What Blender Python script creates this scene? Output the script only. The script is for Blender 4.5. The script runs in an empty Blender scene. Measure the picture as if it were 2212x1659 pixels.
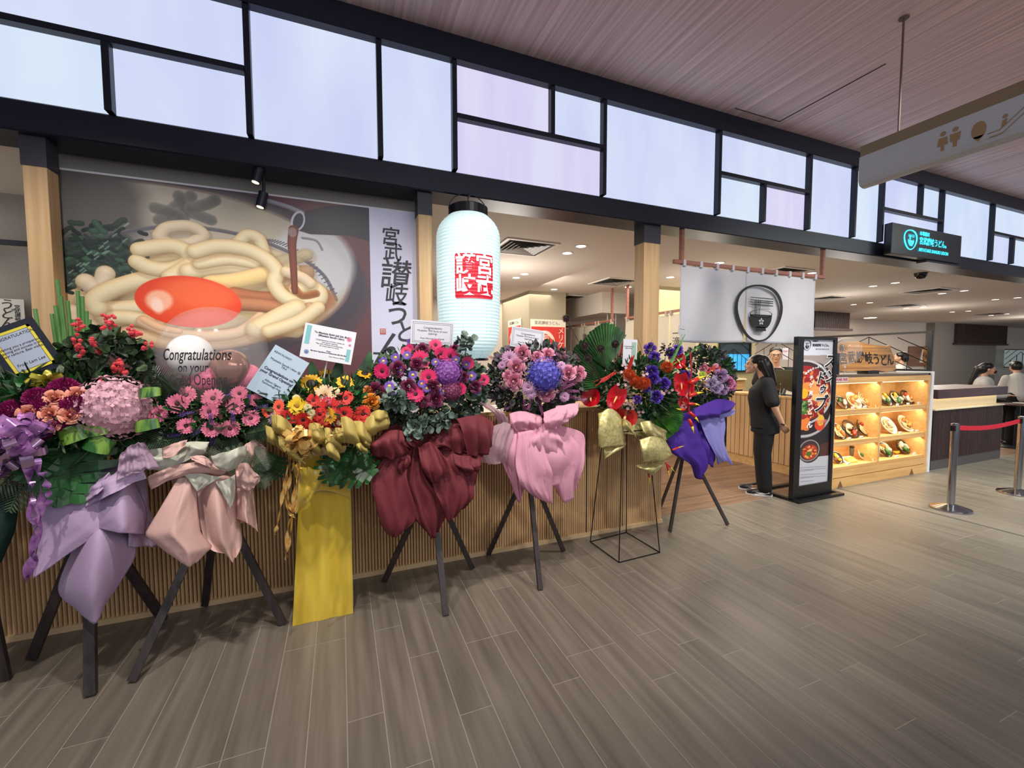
import bpy, bmesh, math, random
import numpy as np
from mathutils import Vector, Matrix, noise
random.seed(7)
rng = np.random.default_rng(7)
PI = math.pi
sc = bpy.context.scene
COL = sc.collection
# ---------------------------------------------------------------- camera
F, PITCH, ROLL, YAW, CX, CY, EYE = 916.87, 0.05738, -0.00247, 0.38363, 1106.0, 829.5, 1.6
FW = Vector((math.sin(YAW)*math.cos(PITCH), math.cos(YAW)*math.cos(PITCH), -math.sin(PITCH)))
R0 = Vector((math.cos(YAW), -math.sin(YAW), 0)); U0 = R0.cross(FW)
RT = math.cos(ROLL)*R0 + math.sin(ROLL)*U0
UP = -math.sin(ROLL)*R0 + math.cos(ROLL)*U0
cd = bpy.data.cameras.new('camera'); cam = bpy.data.objects.new('camera', cd); COL.objects.link(cam)
cd.sensor_width = 36; cd.lens = F/2212*36; cd.clip_start = .05; cd.clip_end = 200
M = Matrix((RT, UP, -FW)).transposed().to_4x4(); M.translation = (0, 0, EYE)
cam.matrix_world = M; sc.camera = cam
# ---------------------------------------------------------------- world, exposure, big lights
sc.view_settings.view_transform = 'Standard'; sc.view_settings.look = 'None'
sc.view_settings.exposure = 0.0; sc.view_settings.gamma = 1; sc.view_settings.use_curve_mapping = False
try:
    sc.cycles.use_denoising = True; sc.cycles.max_bounces = 6; sc.cycles.transparent_max_bounces = 12
    sc.cycles.sample_clamp_indirect = 4
except Exception: pass
w = bpy.data.worlds.new('world'); sc.world = w; w.use_nodes = True
w.node_tree.nodes['Background'].inputs[0].default_value = (.80, .86, 1, 1)
w.node_tree.nodes['Background'].inputs[1].default_value = .47
def light(kind, loc, power, color=(1, 1, 1), size=.3, aim=None, name='downlight', **k):
    l = bpy.data.lights.new(name, kind); l.energy = power; l.color = color
    if kind == 'AREA':
        l.size = size
        if 'sy' in k: l.shape = 'RECTANGLE'; l.size_y = k['sy']
        if 'spread' in k: l.spread = k['spread']
    else: l.shadow_soft_size = size
    if kind == 'SPOT': l.spot_size = k.get('ang', 1.2); l.spot_blend = k.get('blend', .5)
    o = bpy.data.objects.new(name, l); o.location = loc; COL.objects.link(o)
    d = (Vector(aim)-Vector(loc)) if aim else Vector((0, 0, -1))
    o.rotation_euler = d.to_track_quat('-Z', 'Y').to_euler()
    return o
WARM = (1, .90, .76); NEU = (1, .95, .88)
# spots in the mall ceiling that wash the stands and the counter front
for x, y, p in ((-1.5, 1.2, 62), (-.2, 1.3, 62), (1.1, 1.25, 56), (2.4, 1.2, 64), (5.0, 1.4, 64), (6.9, 1.2, 70)):
    light('SPOT', (x, y, 3.9), p*3.6, NEU, .05, (x+.35, 3.0, .6), 'facade_spot', ang=1.25, blend=.6)
# added area fill supplementing the unseen concourse lighting behind the camera
light('AREA', (2.5, -2.2, 3.85), 165, (.93, .95, 1), 6, (2.5, 1.2, .6), 'mall_fill_light', sy=3)
for x, y, p in ((4.6, 2.3, 70), (6.6, 2.0, 110), (8.6, 2.4, 110), (11, 2.2, 90)):  # spots added to brighten the floor on the right
    light('SPOT', (x, y, 3.9), p*5, (.93, 1, .93), .12, (x+.1, y, 0), 'floor_fill_spot', ang=1.0, blend=.7)
light('AREA', (8.5, .4, 3.8), 60, (.9, 1, .95), 3, (7.5, 2.4, 0), 'mall_fill_light', sy=1.5)  # one more added fill for the floor on the right
# shop interior
for x, y, p in ((-3.5, 4.2, 14), (2.2, 5.6, 34), (5.2, 5.3, 26), (6.6, 4.6, 30), (9.5, 5.6, 50), (13, 6.2, 55), (3.0, 8.0, 30), (17, 6.5, 50)):
    light('AREA', (x, y, 2.84), p*1.5, WARM, 1.6, (x, y, 0), 'shop_ceiling_light')
for x, y, p in ((2.2, 5.6, 46), (5.0, 4.9, 14), (9.5, 5.6, 28), (14, 6.2, 34), (-2.8, 3.95, 6), (20, 6.2, 40)):  # added point fills that lift the shop ceiling; no lamps hang there
    light('POINT', (x, y, 2.2), p, (1, .93, .84), .35, None, 'shop_fill_light')
light('SPOT', (3.9, .9, 3.9), 130, NEU, .08, (4.1, 3.3, 2.0), 'facade_spot', ang=.8, blend=.7)  # extra spot added to whiten the entrance curtain
light('AREA', (3.2, 6.3, 2.8), 45, WARM, .8, (4.65, 6.3, 1.7), 'curtain_fill_light', sy=2.5)  # unseen area light added to brighten the inner curtains
# ---------------------------------------------------------------- helpers
def ray(px, py):
    return RT*((px-CX)/F) - UP*((py-CY)/F) + FW
def at(px, py, Y=None, z=None, X=None):
    d = ray(px, py); o = Vector((0, 0, EYE))
    t = (Y-0)/d.y if Y is not None else ((z-EYE)/d.z if z is not None else X/d.x)
    return o + d*t
def lin(c):
    return tuple(((v/255)/12.92 if v/255 <= .04045 else ((v/255+.055)/1.055)**2.4) for v in c[:3]) + (1,)
MATS = {}
def mat(key, c=(200, 200, 200), rough=.6, metal=0, c2=None, scale=(5, 5, 5), bump=0, bscale=None, emit=0, trans=0, alpha=1,
        coat=0, detail=3, ramp=(.35, .65), island=0, sheen=0, coord='Object', sss=0, translucent=0, ecol=None):
    if key in MATS: return MATS[key]
    m = bpy.data.materials.new(key); MATS[key] = m; m.use_nodes = True
    nt = m.node_tree; N = nt.nodes; L = nt.links; b = N['Principled BSDF']
    b.inputs['Base Color'].default_value = lin(c); b.inputs['Roughness'].default_value = rough
    b.inputs['Metallic'].default_value = metal
    if coat: b.inputs['Coat Weight'].default_value = coat; b.inputs['Coat Roughness'].default_value = .15
    if trans: b.inputs['Transmission Weight'].default_value = trans; b.inputs['IOR'].default_value = 1.1
    if alpha < 1: b.inputs['Alpha'].default_value = alpha
    if sheen: b.inputs['Sheen Weight'].default_value = sheen
    if emit:
        b.inputs['Emission Color'].default_value = lin(ecol or c); b.inputs['Emission Strength'].default_value = emit
    co = None
    if c2 or bump or island:
        if coord == 'World':
            g = N.new('ShaderNodeNewGeometry'); co = g.outputs['Position']
        else:
            g = N.new('ShaderNodeTexCoord'); co = g.outputs[coord]
        mp = N.new('ShaderNodeMapping'); mp.inputs['Scale'].default_value = scale; L.new(co, mp.inputs[0])
    out = None
    if c2:
        n = N.new('ShaderNodeTexNoise'); n.inputs['Scale'].default_value = 1; n.inputs['Detail'].default_value = detail
        L.new(mp.outputs[0], n.inputs['Vector'])
        r = N.new('ShaderNodeValToRGB'); r.color_ramp.elements[0].color = lin(c); r.color_ramp.elements[1].color = lin(c2)
        r.color_ramp.elements[0].position, r.color_ramp.elements[1].position = ramp
        L.new(n.outputs['Fac'], r.inputs[0]); out = r.outputs[0]
        if emit and not ecol: L.new(out, b.inputs['Emission Color'])
    if island:
        ge = N.new('ShaderNodeNewGeometry'); oi = N.new('ShaderNodeObjectInfo')
        a = N.new('ShaderNodeMath'); a.operation = 'ADD'; L.new(ge.outputs['Random Per Island'], a.inputs[0]); L.new(oi.outputs['Random'], a.inputs[1])
        fr = N.new('ShaderNodeMath'); fr.operation = 'FRACT'; L.new(a.outputs[0], fr.inputs[0])
        mr = N.new('ShaderNodeMapRange'); mr.inputs[3].default_value = 1-island; mr.inputs[4].default_value = 1+island; L.new(fr.outputs[0], mr.inputs[0])
        hs = N.new('ShaderNodeHueSaturation'); L.new(mr.outputs[0], hs.inputs['Value'])
        if out: L.new(out, hs.inputs['Color'])
        else: hs.inputs['Color'].default_value = lin(c)
        out = hs.outputs[0]
    if out: L.new(out, b.inputs['Base Color'])
    if bump:
        n2 = N.new('ShaderNodeTexNoise'); n2.inputs['Detail'].default_value = 4
        mp2 = N.new('ShaderNodeMapping'); mp2.inputs['Scale'].default_value = bscale or scale; L.new(co, mp2.inputs[0]); L.new(mp2.outputs[0], n2.inputs['Vector']); n2.inputs['Scale'].default_value = 1
        bp = N.new('ShaderNodeBump'); bp.inputs['Strength'].default_value = bump; bp.inputs['Distance'].default_value = .01
        L.new(n2.outputs['Fac'], bp.inputs['Height']); L.new(bp.outputs[0], b.inputs['Normal'])
    if translucent:
        tr = N.new('ShaderNodeBsdfTranslucent'); tr.inputs[0].default_value = lin(c)
        if out: L.new(out, tr.inputs[0])
        mx = N.new('ShaderNodeMixShader'); mx.inputs[0].default_value = translucent
        L.new(b.outputs[0], mx.inputs[1]); L.new(tr.outputs[0], mx.inputs[2]); L.new(mx.outputs[0], N['Material Output'].inputs[0])
    return m
class MB:
    def __init__(s): s.v = []; s.f = []; s.mi = []; s.cur = 0
    def add(s, vs, fs):
        k = len(s.v); s.v += [tuple(v) for v in vs]; s.f += [tuple(i+k for i in f) for f in fs]; s.mi += [s.cur]*len(fs); return s
    def box(s, x0, x1, y0, y1, z0, z1, mtx=None):
        vs = [Vector((x, y, z)) for x in (x0, x1) for y in (y0, y1) for z in (z0, z1)]
        if mtx: vs = [mtx @ v for v in vs]
        return s.add(vs, [(0, 1, 3, 2), (4, 6, 7, 5), (0, 4, 5, 1), (2, 3, 7, 6), (0, 2, 6, 4), (1, 5, 7, 3)])
    def bbox(s, x0, x1, y0, y1, z0, z1, b=.004, mtx=None):   # bevelled box
        bm = bmesh.new(); bmesh.ops.create_cube(bm, size=1)
        for v in bm.verts: v.co = Vector(((x0+x1)/2+v.co.x*(x1-x0), (y0+y1)/2+v.co.y*(y1-y0), (z0+z1)/2+v.co.z*(z1-z0)))
        bmesh.ops.bevel(bm, geom=bm.edges[:], offset=b, segments=1, affect='EDGES')
        bm.verts.index_update()
        vs = [mtx @ v.co if mtx else v.co.copy() for v in bm.verts]; fs = [[v.index for v in f.verts] for f in bm.faces]; bm.free()
        return s.add(vs, fs)
    def tube(s, pts, r, n=8, cap=True, flat=1):
        pts = [Vector(p) for p in pts]; rs = r if hasattr(r, '__len__') else [r]*len(pts)
        k = len(s.v); prev = None; rings = []
        for i, p in enumerate(pts):
            d = (pts[min(i+1, len(pts)-1)]-pts[max(i-1, 0)]).normalized()
            a = prev if prev else (Vector((0, 0, 1)) if abs(d.z) < .9 else Vector((1, 0, 0)))
            u = (a - d*a.dot(d)).normalized(); v = d.cross(u); prev = u
            rings.append([p+(u*math.cos(2*PI*j/n)*flat+v*math.sin(2*PI*j/n))*rs[i] for j in range(n)])
        vs = [q for rg in rings for q in rg]; m = len(rings)
        fs = [(i*n+j, i*n+(j+1) % n, (i+1)*n+(j+1) % n, (i+1)*n+j) for i in range(m-1) for j in range(n)]
        if cap: fs += [tuple(range(n))[::-1], tuple((m-1)*n+j for j in range(n))]
        return s.add(vs, fs)
    def lathe(s, prof, n=24, mtx=None, cap=True):
        m = len(prof); vs = [Vector((r*math.cos(2*PI*j/n), r*math.sin(2*PI*j/n), z)) for r, z in prof for j in range(n)]
        if mtx: vs = [mtx @ v for v in vs]
        fs = [(i*n+j, i*n+(j+1) % n, (i+1)*n+(j+1) % n, (i+1)*n+j) for i in range(m-1) for j in range(n)]
        if cap: fs += [tuple(range(n))[::-1], tuple((m-1)*n+j for j in range(n))]
        return s.add(vs, fs)
    def grid(s, P):   # P[i][j] vectors
        a, b = len(P), len(P[0])
        return s.add([q for r in P for q in r], [(i*b+j, i*b+j+1, (i+1)*b+j+1, (i+1)*b+j) for i in range(a-1) for j in range(b-1)])
    def build(s, name, m, parent=None, smooth=False, thick=0, loc=None, sub=0):
        me = bpy.data.meshes.new(name); me.from_pydata(s.v, [], s.f)
        for x in (m if isinstance(m, (list, tuple)) else [m]): me.materials.append(x)
        if s.cur: me.polygons.foreach_set('material_index', s.mi)
        if smooth: me.polygons.foreach_set('use_smooth', [True]*len(me.polygons))
        me.update()
        o = bpy.data.objects.new(name, me); COL.objects.link(o)
        if parent: o.parent = parent
        if loc: o.location = loc
        if thick:
            md = o.modifiers.new('thickness', 'SOLIDIFY'); md.thickness = thick; md.offset = 0
        if sub:
            md = o.modifiers.new('smooth', 'SUBSURF'); md.levels = md.render_levels = sub
        return o
def thing(name, label, cat, loc=(0, 0, 0), rz=0, group=None):
    o = bpy.data.objects.new(name, None); COL.objects.link(o); o.location = loc; o.rotation_euler = (0, 0, rz)
    o.empty_display_size = .1; o['label'] = label; o['category'] = cat
    if group: o['group'] = group
    return o
def tag(o, label=None, cat=None, group=None, kind=None):
    if label: o['label'] = label
    if cat: o['category'] = cat
    if group: o['group'] = group
    if kind: o['kind'] = kind
    return o
def st(o): o['kind'] = 'structure'; return o
def B(name, dims, m, parent=None, bev=0, loc=None):
    b = MB(); (b.bbox(*dims, bev) if bev else b.box(*dims)); return b.build(name, m, parent, loc=loc)
def inst(o, name=None, parent=None, mtx=None):
    c = o.copy(); COL.objects.link(c); c.parent = parent if parent else None
    if name: c.name = name
    if mtx is not None: c.matrix_local = mtx
    return c
def unlink_proto(o):
    for c in list(o.users_collection): c.objects.unlink(o)
def text(body, size, m, parent=None, mtx=None, name='lettering', ext=.0008, align='CENTER', shear=0, xs=1, offset=0, vert=False, sp=1, lead=1):
    cu = bpy.data.curves.new(name, 'FONT'); cu.body = '\n'.join(body) if vert else body; cu.size = size; cu.extrude = ext
    cu.align_x = align; cu.align_y = 'CENTER'; cu.shear = shear; cu.offset = offset; cu.space_line = lead; cu.space_character = sp
    cu.resolution_u = 3
    o = bpy.data.objects.new(name, cu); COL.objects.link(o)
    dg = bpy.context.evaluated_depsgraph_get(); me = bpy.data.meshes.new_from_object(o.evaluated_get(dg))
    bpy.data.objects.remove(o); me.materials.clear(); me.materials.append(m); me.name = name
    if xs != 1:
        for v in me.vertices: v.co.x *= xs
    t = bpy.data.objects.new(name, me); COL.objects.link(t)
    if parent: t.parent = parent
    if mtx is not None: t.matrix_local = mtx
    return t
def frame(o, x, y):   # matrix: local x along x, local y along y, z = normal
    x = Vector(x).normalized(); y = Vector(y); z = x.cross(y).normalized(); y = z.cross(x)
    m = Matrix((x, y, z)).transposed().to_4x4(); m.translation = o; return m
FACE = lambda x, y, z: frame(Vector((x, y, z)), (1, 0, 0), (0, 0, 1))   # text facing -Y
def catmull(P, n):
    P = [Vector(p) for p in P]; m = len(P)-1; out = []
    if m == 0: return [P[0]]*n
    for k in range(n):
        t = k/(n-1)*m; i = min(int(t), m-1); f = t-i
        a = P[max(i-1, 0)]; b = P[i]; c = P[i+1]; d = P[min(i+2, m)]
        out.append(.5*((2*b)+(c-a)*f+(2*a-5*b+4*c-d)*f*f+(3*b-3*c+d-a)*f**3))
    return out
def lerpline(P, n):
    P = [Vector(p) for p in P]; m = len(P)-1; out = []
    for k in range(n):
        t = k/(n-1)*m; i = min(int(t), m-1); out.append(P[i].lerp(P[i+1], t-i))
    return out
def sheet(name, rows, m, parent, n=26, fold=.01, freq=9, seed=0, thick=.0012, straight=False, pleat=0, npl=6, smooth=True, lab=None):
    """a sheet of paper or cloth through rows of control points (px, py, Y): each is a point on the plane at that depth"""
    R_ = [[at(a, b, Y=c) for a, b, c in r] for r in rows]
    f = lerpline if straight else catmull
    cols = [f(r, n) for r in R_]; G = [f([c[j] for c in cols], n) for j in range(n)]
    for j in range(n):
        for i in range(n):
            p = G[j][i]; v = i/(n-1); u = j/(n-1)
            tri = lambda q: 1-4*abs((q % 1)-.5)
            d = fold*(.8*noise.noise(Vector((u*freq*.5+seed*7.1, v*freq*.25, seed)))+.9*abs(noise.noise(Vector((u*freq*.8+v*2.2+seed*3, v*freq*.35, seed+9))))+.35*tri(u*freq*.35+v*.5*math.sin(seed)+seed*.37)+.25*tri(v*freq*.22-u*.9+seed*.7))
            d += pleat*tri(u*npl+seed*.3)*(.35+.65*v)
            G[j][i] = p+Vector((d*.25, -d, d*.3*math.sin(seed+u*7)))
    o = MB().grid(G).build(name, m, parent, smooth=smooth, thick=thick)
    if lab: o['label'] = lab
    return o
# ================================================================ STRUCTURE
D = 3.25
m_ceil = mat('mall_ceiling_veneer', (178, 148, 148), .45, c2=(228, 200, 199), scale=(34, .5, 1), detail=6, ramp=(.3, .72), bump=.15, coord='World')
m_dark = mat('dark_navy_metal', (22, 25, 42), .38, metal=.3)
m_white = mat('shop_plaster', (205, 196, 186), .8, bump=.05, scale=(40, 40, 40))
m_wood = mat('pale_oak', (196, 158, 112), .5, c2=(214, 178, 132), scale=(30, 30, 1.2), detail=5, bump=.08, coord='World')
m_woodh = mat('pale_oak_across', (196, 152, 98), .45, c2=(216, 176, 122), scale=(1.2, 20, 30), detail=5, coord='World')
m_plank = mat('grey_wood_tile', (92, 84, 74), .36, c2=(124, 115, 103), scale=(22, 1.3, 1), detail=7, ramp=(.25, .75), island=.1, bump=.12, coord='World')
m_grout = mat('pale_grout', (146, 140, 127), .7)
m_sfl = mat('brown_wood_plank', (92, 68, 52), .4, c2=(140, 108, 84), scale=(1.2, 24, 1), detail=6, ramp=(.25, .75), island=.1, coord='World')
m_grey = mat('grey_wall_paint', (150, 145, 138), .8, bump=.05, scale=(30, 30, 30))
# mall floor: base of grout, planks proud of it
fl = st(B('floor', (-5, 16, -4.2, 3.36, -.10, -.0005), m_grout))
PW, PL = .157, .93
cand = []
for ix in range(-32, 75):
    off = random.Random(ix*13+5).choice([0, .31, .62, .47])
    for iy in range(-5, 6):
        x0 = -.01+ix*PW; y0 = iy*PL+off-.55; y1 = min(y0+PL, 3.355)
        if y1 < y0+.03 or x0 < -3.2 or x0 > 11.5: continue
        c = Vector((x0+PW/2, (y0+y1)/2, 0)); v = c-Vector((0, 0, EYE)); dp = v.dot(FW)
        if dp < .5: continue
        px = CX+F*v.dot(RT)/dp; py = CY-F*v.dot(UP)/dp
        if not (-250 < px < 2450 and 850 < py < 1950): continue
        cand.append((v.length, x0, y0, y1))
cand.sort(); pm = {}
for k, (d, x0, y0, y1) in enumerate(cand[:300]):
    key = round(y1-y0, 3)
    if key not in pm:
        o = B('plank', (.0019, PW-.0019, .0019, key-.0019, -.012, 0), m_plank, fl); pm[key] = o
    else: o = inst(pm[key], 'plank', fl)
    o.location = (x0, y0, 0)
rest = MB()
for d, x0, y0, y1 in cand[300:]: rest.box(x0+.0019, x0+PW-.0019, y0+.0019, y1-.0019, -.012, 0)
used = {(round(a, 3), round(b, 3)) for _, a, b, _ in cand}
for ix in range(-32, 102):
    off = random.Random(ix*13+5).choice([0, .31, .62, .47])
    for iy in range(-5, 6):
        x0 = -.01+ix*PW; y0 = iy*PL+off-.55; y1 = min(y0+PL, 3.355)
        if y1 > y0+.03 and (round(x0, 3), round(y0, 3)) not in used: rest.box(x0+.0019, x0+PW-.0019, y0+.0019, y1-.0019, -.012, 0)
tag(rest.build('plank', m_plank, fl), kind='stuff')
# thin metal expansion joint running into the mall
o = B('expansion_joint', (5.655, 5.685, -1.5, 3.3, -.003, .0015), mat('joint_dark', (70, 66, 58), .5), fl)
# shop floor of brown planks
sf = st(B('floor', (-4, 30, 3.36, 9, -.10, -.004), m_grout))
rest = MB(); k = 0
for iy in range(0, 12):
    for ix in range(0, 4):
        x0 = 2.3+ix*1.2-(iy*.47) % 1.2; y0 = 3.362+iy*.18
        if k < 60 and x0+1.2 > 2.9: B('plank', (x0, x0+1.197, y0, y0+.177, -.012, 0), m_sfl, sf); k += 1
        else: rest.box(x0, x0+1.197, y0, y0+.177, -.012, 0)
rest.box(-4, 1.1, 3.362, 9, -.012, 0); rest.box(7.1, 30, 3.362, 9, -.012, 0); rest.box(1.1, 7.1, 5.53, 9, -.012, 0)
tag(rest.build('plank', m_sfl, sf), kind='stuff')
# mall ceiling with a recessed access panel
cl = MB(); cl.box(-6, 18, -4.2, 3.2, 4.0, 4.1)
ce = st(cl.build('ceiling', m_ceil))
q = [at(1585, 235, z=3.999), at(1685, 262, z=3.999), at(1840, 190, z=3.999)]
x1, y0_, x0 = q[1].x, q[1].y, q[1].x-.62
seam = MB(); seam.box(x0, x1, y0_, y0_+.006, 3.994, 4.001); seam.box(x1-.006, x1, y0_-.9, y0_, 3.994, 4.001)
seam.build('access_panel_seam', mat('seam_dark', (60, 48, 48), .8), ce)
# shop ceiling
sce = st(B('ceiling', (-6, 30, 3.5, 9, 2.9, 3.0), m_white))
# facade: top trim, lower beam
st(B('trim_1', (-6, 18, 3.19, 3.5, 3.83, 4.0), m_dark, bev=.006))
st(B('trim_2', (-6, 18, 3.25, 3.52, 2.865, 3.035), m_dark, bev=.008))
# backlit panel band
m_pan = []
for k, (a, b) in enumerate((((205, 214, 250), (222, 232, 254)), ((214, 208, 248), (226, 224, 250)), ((206, 222, 252), (224, 238, 255)))):
    m_pan.append(mat('backlit_panel_%d' % k, a, .5, c2=b, scale=(2.2, 2, .7) if k != 1 else (5, 2, .5), detail=3, ramp=(.3, .7), emit=.95, coord='World'))
    q_ = m_pan[-1].node_tree; q_.nodes['Principled BSDF'].inputs['Specular IOR Level'].default_value = .1
    for l_ in list(q_.links):
        if l_.to_socket.name == 'Base Color': q_.links.remove(l_)
    q_.nodes['Principled BSDF'].inputs['Base Color'].default_value = (.02, .02, .02, 1)
band = thing('backlit_panel_band', 'long band of glowing white panels in a black grid over the shopfront', 'light box', (0, D, 3.43))
def mull(name, x0, x1, z0, z1): return B(name, (x0, x1, -.045, .02, z0-3.43, z1-3.43), m_dark, band, .003)
def pan(x0, x1, z0, z1): return B('light_panel', (x0, x1, .012, .04, z0-3.43, z1-3.43), random.choice(m_pan), band)
ZB, ZT, ZM = 3.035, 3.83, 3.435
X = -1.84-5.35-1.34
seq = [('big', 1.34), ('bot', 1.34), ('p', .80), ('p', .54), ('top', 1.33)]
while X < 15:
    for kind, w_ in seq:
        mull('mullion', X-.018, X+.018, ZB, ZT)
        a, b = X+.018, X+w_-.018
        if kind in ('big', 'p'): pan(a, b, ZB, ZT)
        elif kind == 'bot':
            xm = X+w_*.475; mull('transom', a, b, ZM-.018, ZM+.018); mull('mullion', xm-.018, xm+.018, ZB, ZM-.018)
            pan(a, b, ZM+.018, ZT); pan(a, xm-.018, ZB, ZM-.018); pan(xm+.018, b, ZB, ZM-.018)
        else:
            xm = X+w_*.62; mull('transom', a, b, ZM-.018, ZM+.018); mull('mullion', xm-.018, xm+.018, ZM+.018, ZT)
            pan(a, b, ZB, ZM-.018); pan(a, xm-.018, ZM+.018, ZT); pan(xm+.018, b, ZM+.018, ZT)
        X += w_
# wooden columns
def column(pxl, pxr, py, Y, d=.12, z0=0):
    a = at(pxl, py, Y=Y).x; b = at(pxr, py, Y=Y).x
    c = st(B('column', (a, b, Y, Y+d, z0, 2.74), m_wood, bev=.003))
    B('column_bracket', (a-.004, b+.004, Y-.004, Y+d+.004, 2.7, 2.88), mat('bronze_bracket', (52, 50, 60), .5), c)
    return c
column(50, 103, 400, 3.30, .11, 1.1); column(904, 933, 500, 3.30, .12, 1.1); column(1391, 1425, 560, 3.30, .14, 1.1)
# front counter with fluted oak front
cw = thing('fluted_counter', 'long pale oak half-height counter with fluted front under the poster', 'counter', (0, D, 0))
cxe = 2.885
B('carcass', (-4, cxe, .02, .42, .0, 1.14), m_wood, cw)
B('counter_top', (-4, cxe+.01, -.01, .5, 1.14, 1.175), m_woodh, cw, .004)
B('baseboard', (-4, cxe+.004, -.022, .02, 0, .035), mat('pale_oak_light', (206, 176, 132), .5), cw)
fl_ = MB(); x = -4.0
while x < cxe-.01:
    fl_.add([(x+.002, .02, .035), (x+.002, -.002, .035), (x+.006, -.012, .035), (x+.015, -.012, .035), (x+.019, -.002, .035), (x+.019, .02, .035),
             (x+.002, .02, 1.14), (x+.002, -.002, 1.14), (x+.006, -.012, 1.14), (x+.015, -.012, 1.14), (x+.019, -.002, 1.14), (x+.019, .02, 1.14)],
            [(i, i+1, i+7, i+6) for i in range(5)]); x += .022
tag(fl_.build('fluting', m_wood, cw), kind='stuff')
for xx in (1.62, 2.03, 2.24, 2.42): B('panel_joint', (xx, xx+.004, -.0125, .02, .035, 1.14), mat('joint_brown', (70, 52, 36), .8), cw)  # thin dark brown strips at the panel joints
# ---- shop interior walls
st(B('wall_back', (-6, 30, 8.85, 9, 0, 2.9), m_white))
st(B('wall_right', (29.9, 30, 3.5, 9, 0, 2.9), m_white))
st(B('wall_left', (-4, .35, 4.6, 4.7, 0, 2.9), m_grey))
st(B('wall_upper', (-1.62, .66, 3.56, 3.62, 2.68, 2.9), m_grey))
st(B('wall_kitchen', (5.3, 7.75, 6.1, 6.2, 0, 2.9), mat('ochre_plaster', (190, 180, 140), .8, bump=.1, scale=(20, 20, 20))))
pl = st(B('wall_pillar', (3.34, 4.13, 7.4, 8.85, 0, 2.9), mat('pillar_plaster', (160, 150, 128), .8, bump=.1, scale=(20, 20, 20))))
st(B('wall_bulkhead', (4.7, 5.3, 7.0, 8.85, 2.5, 2.9), m_white))
m_dslat = mat('dark_fluted_wood', (52, 34, 34), .5, c2=(70, 48, 46), scale=(30, 30, 1), coord='World')
for a, b, y, z0 in ((12.0, 13.5, 7.7, 2.42), (21.3, 25, 8.5, 2.15)):
    t = st(B('trim_3', (a, b, y, y+.1, z0, 2.9), m_dslat)); f = MB(); x = a
    while x < b-.03: f.box(x, x+.035, y-.02, y, z0+.03, 2.9); x += .06
    tag(f.build('slat', m_dslat, t), kind='stuff'); B('trim_ledge', (a-.08, b+.08, y-.05, y+.1, z0-.03, z0+.03), m_dslat, t)
st(B('wall_grey', (20.0, 24.5, 8.6, 8.85, 0, 2.9), m_grey))
# left interior: rail, notice
rl = thing('track_rail', 'black lighting track on the grey wall beyond the left column', 'track light', (-2.3, 4.5, 2.5))
B('rail', (-.9, .55, -.02, .02, -.015, .02), m_dark, rl); b = MB(); b.tube([(-.2, 0, 0), (-.2, -.02, -.12)], .03, 10); b.build('lamp_head', m_dark, rl)
nt_ = thing('wall_notice', 'white notice with black Japanese brush lettering, left of the left column', 'notice', (-2.42, 4.55, 1.84))
B('paper', (-.24, .13, -.003, 0, 0, .24), mat('paper_white', (222, 222, 214), .7), nt_)
m_ink = mat('black_ink', (18, 18, 20), .6)
text('うどん', .09, m_ink, nt_, FACE(.03, -.005, .12), vert=True, lead=.8, shear=.1)
text('宮武讃岐', .035, m_ink, nt_, FACE(.09, -.005, .13), vert=True, lead=.9)
text('讃岐うどん\n宮武', .02, m_ink, nt_, FACE(-.12, -.005, .12))
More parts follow.
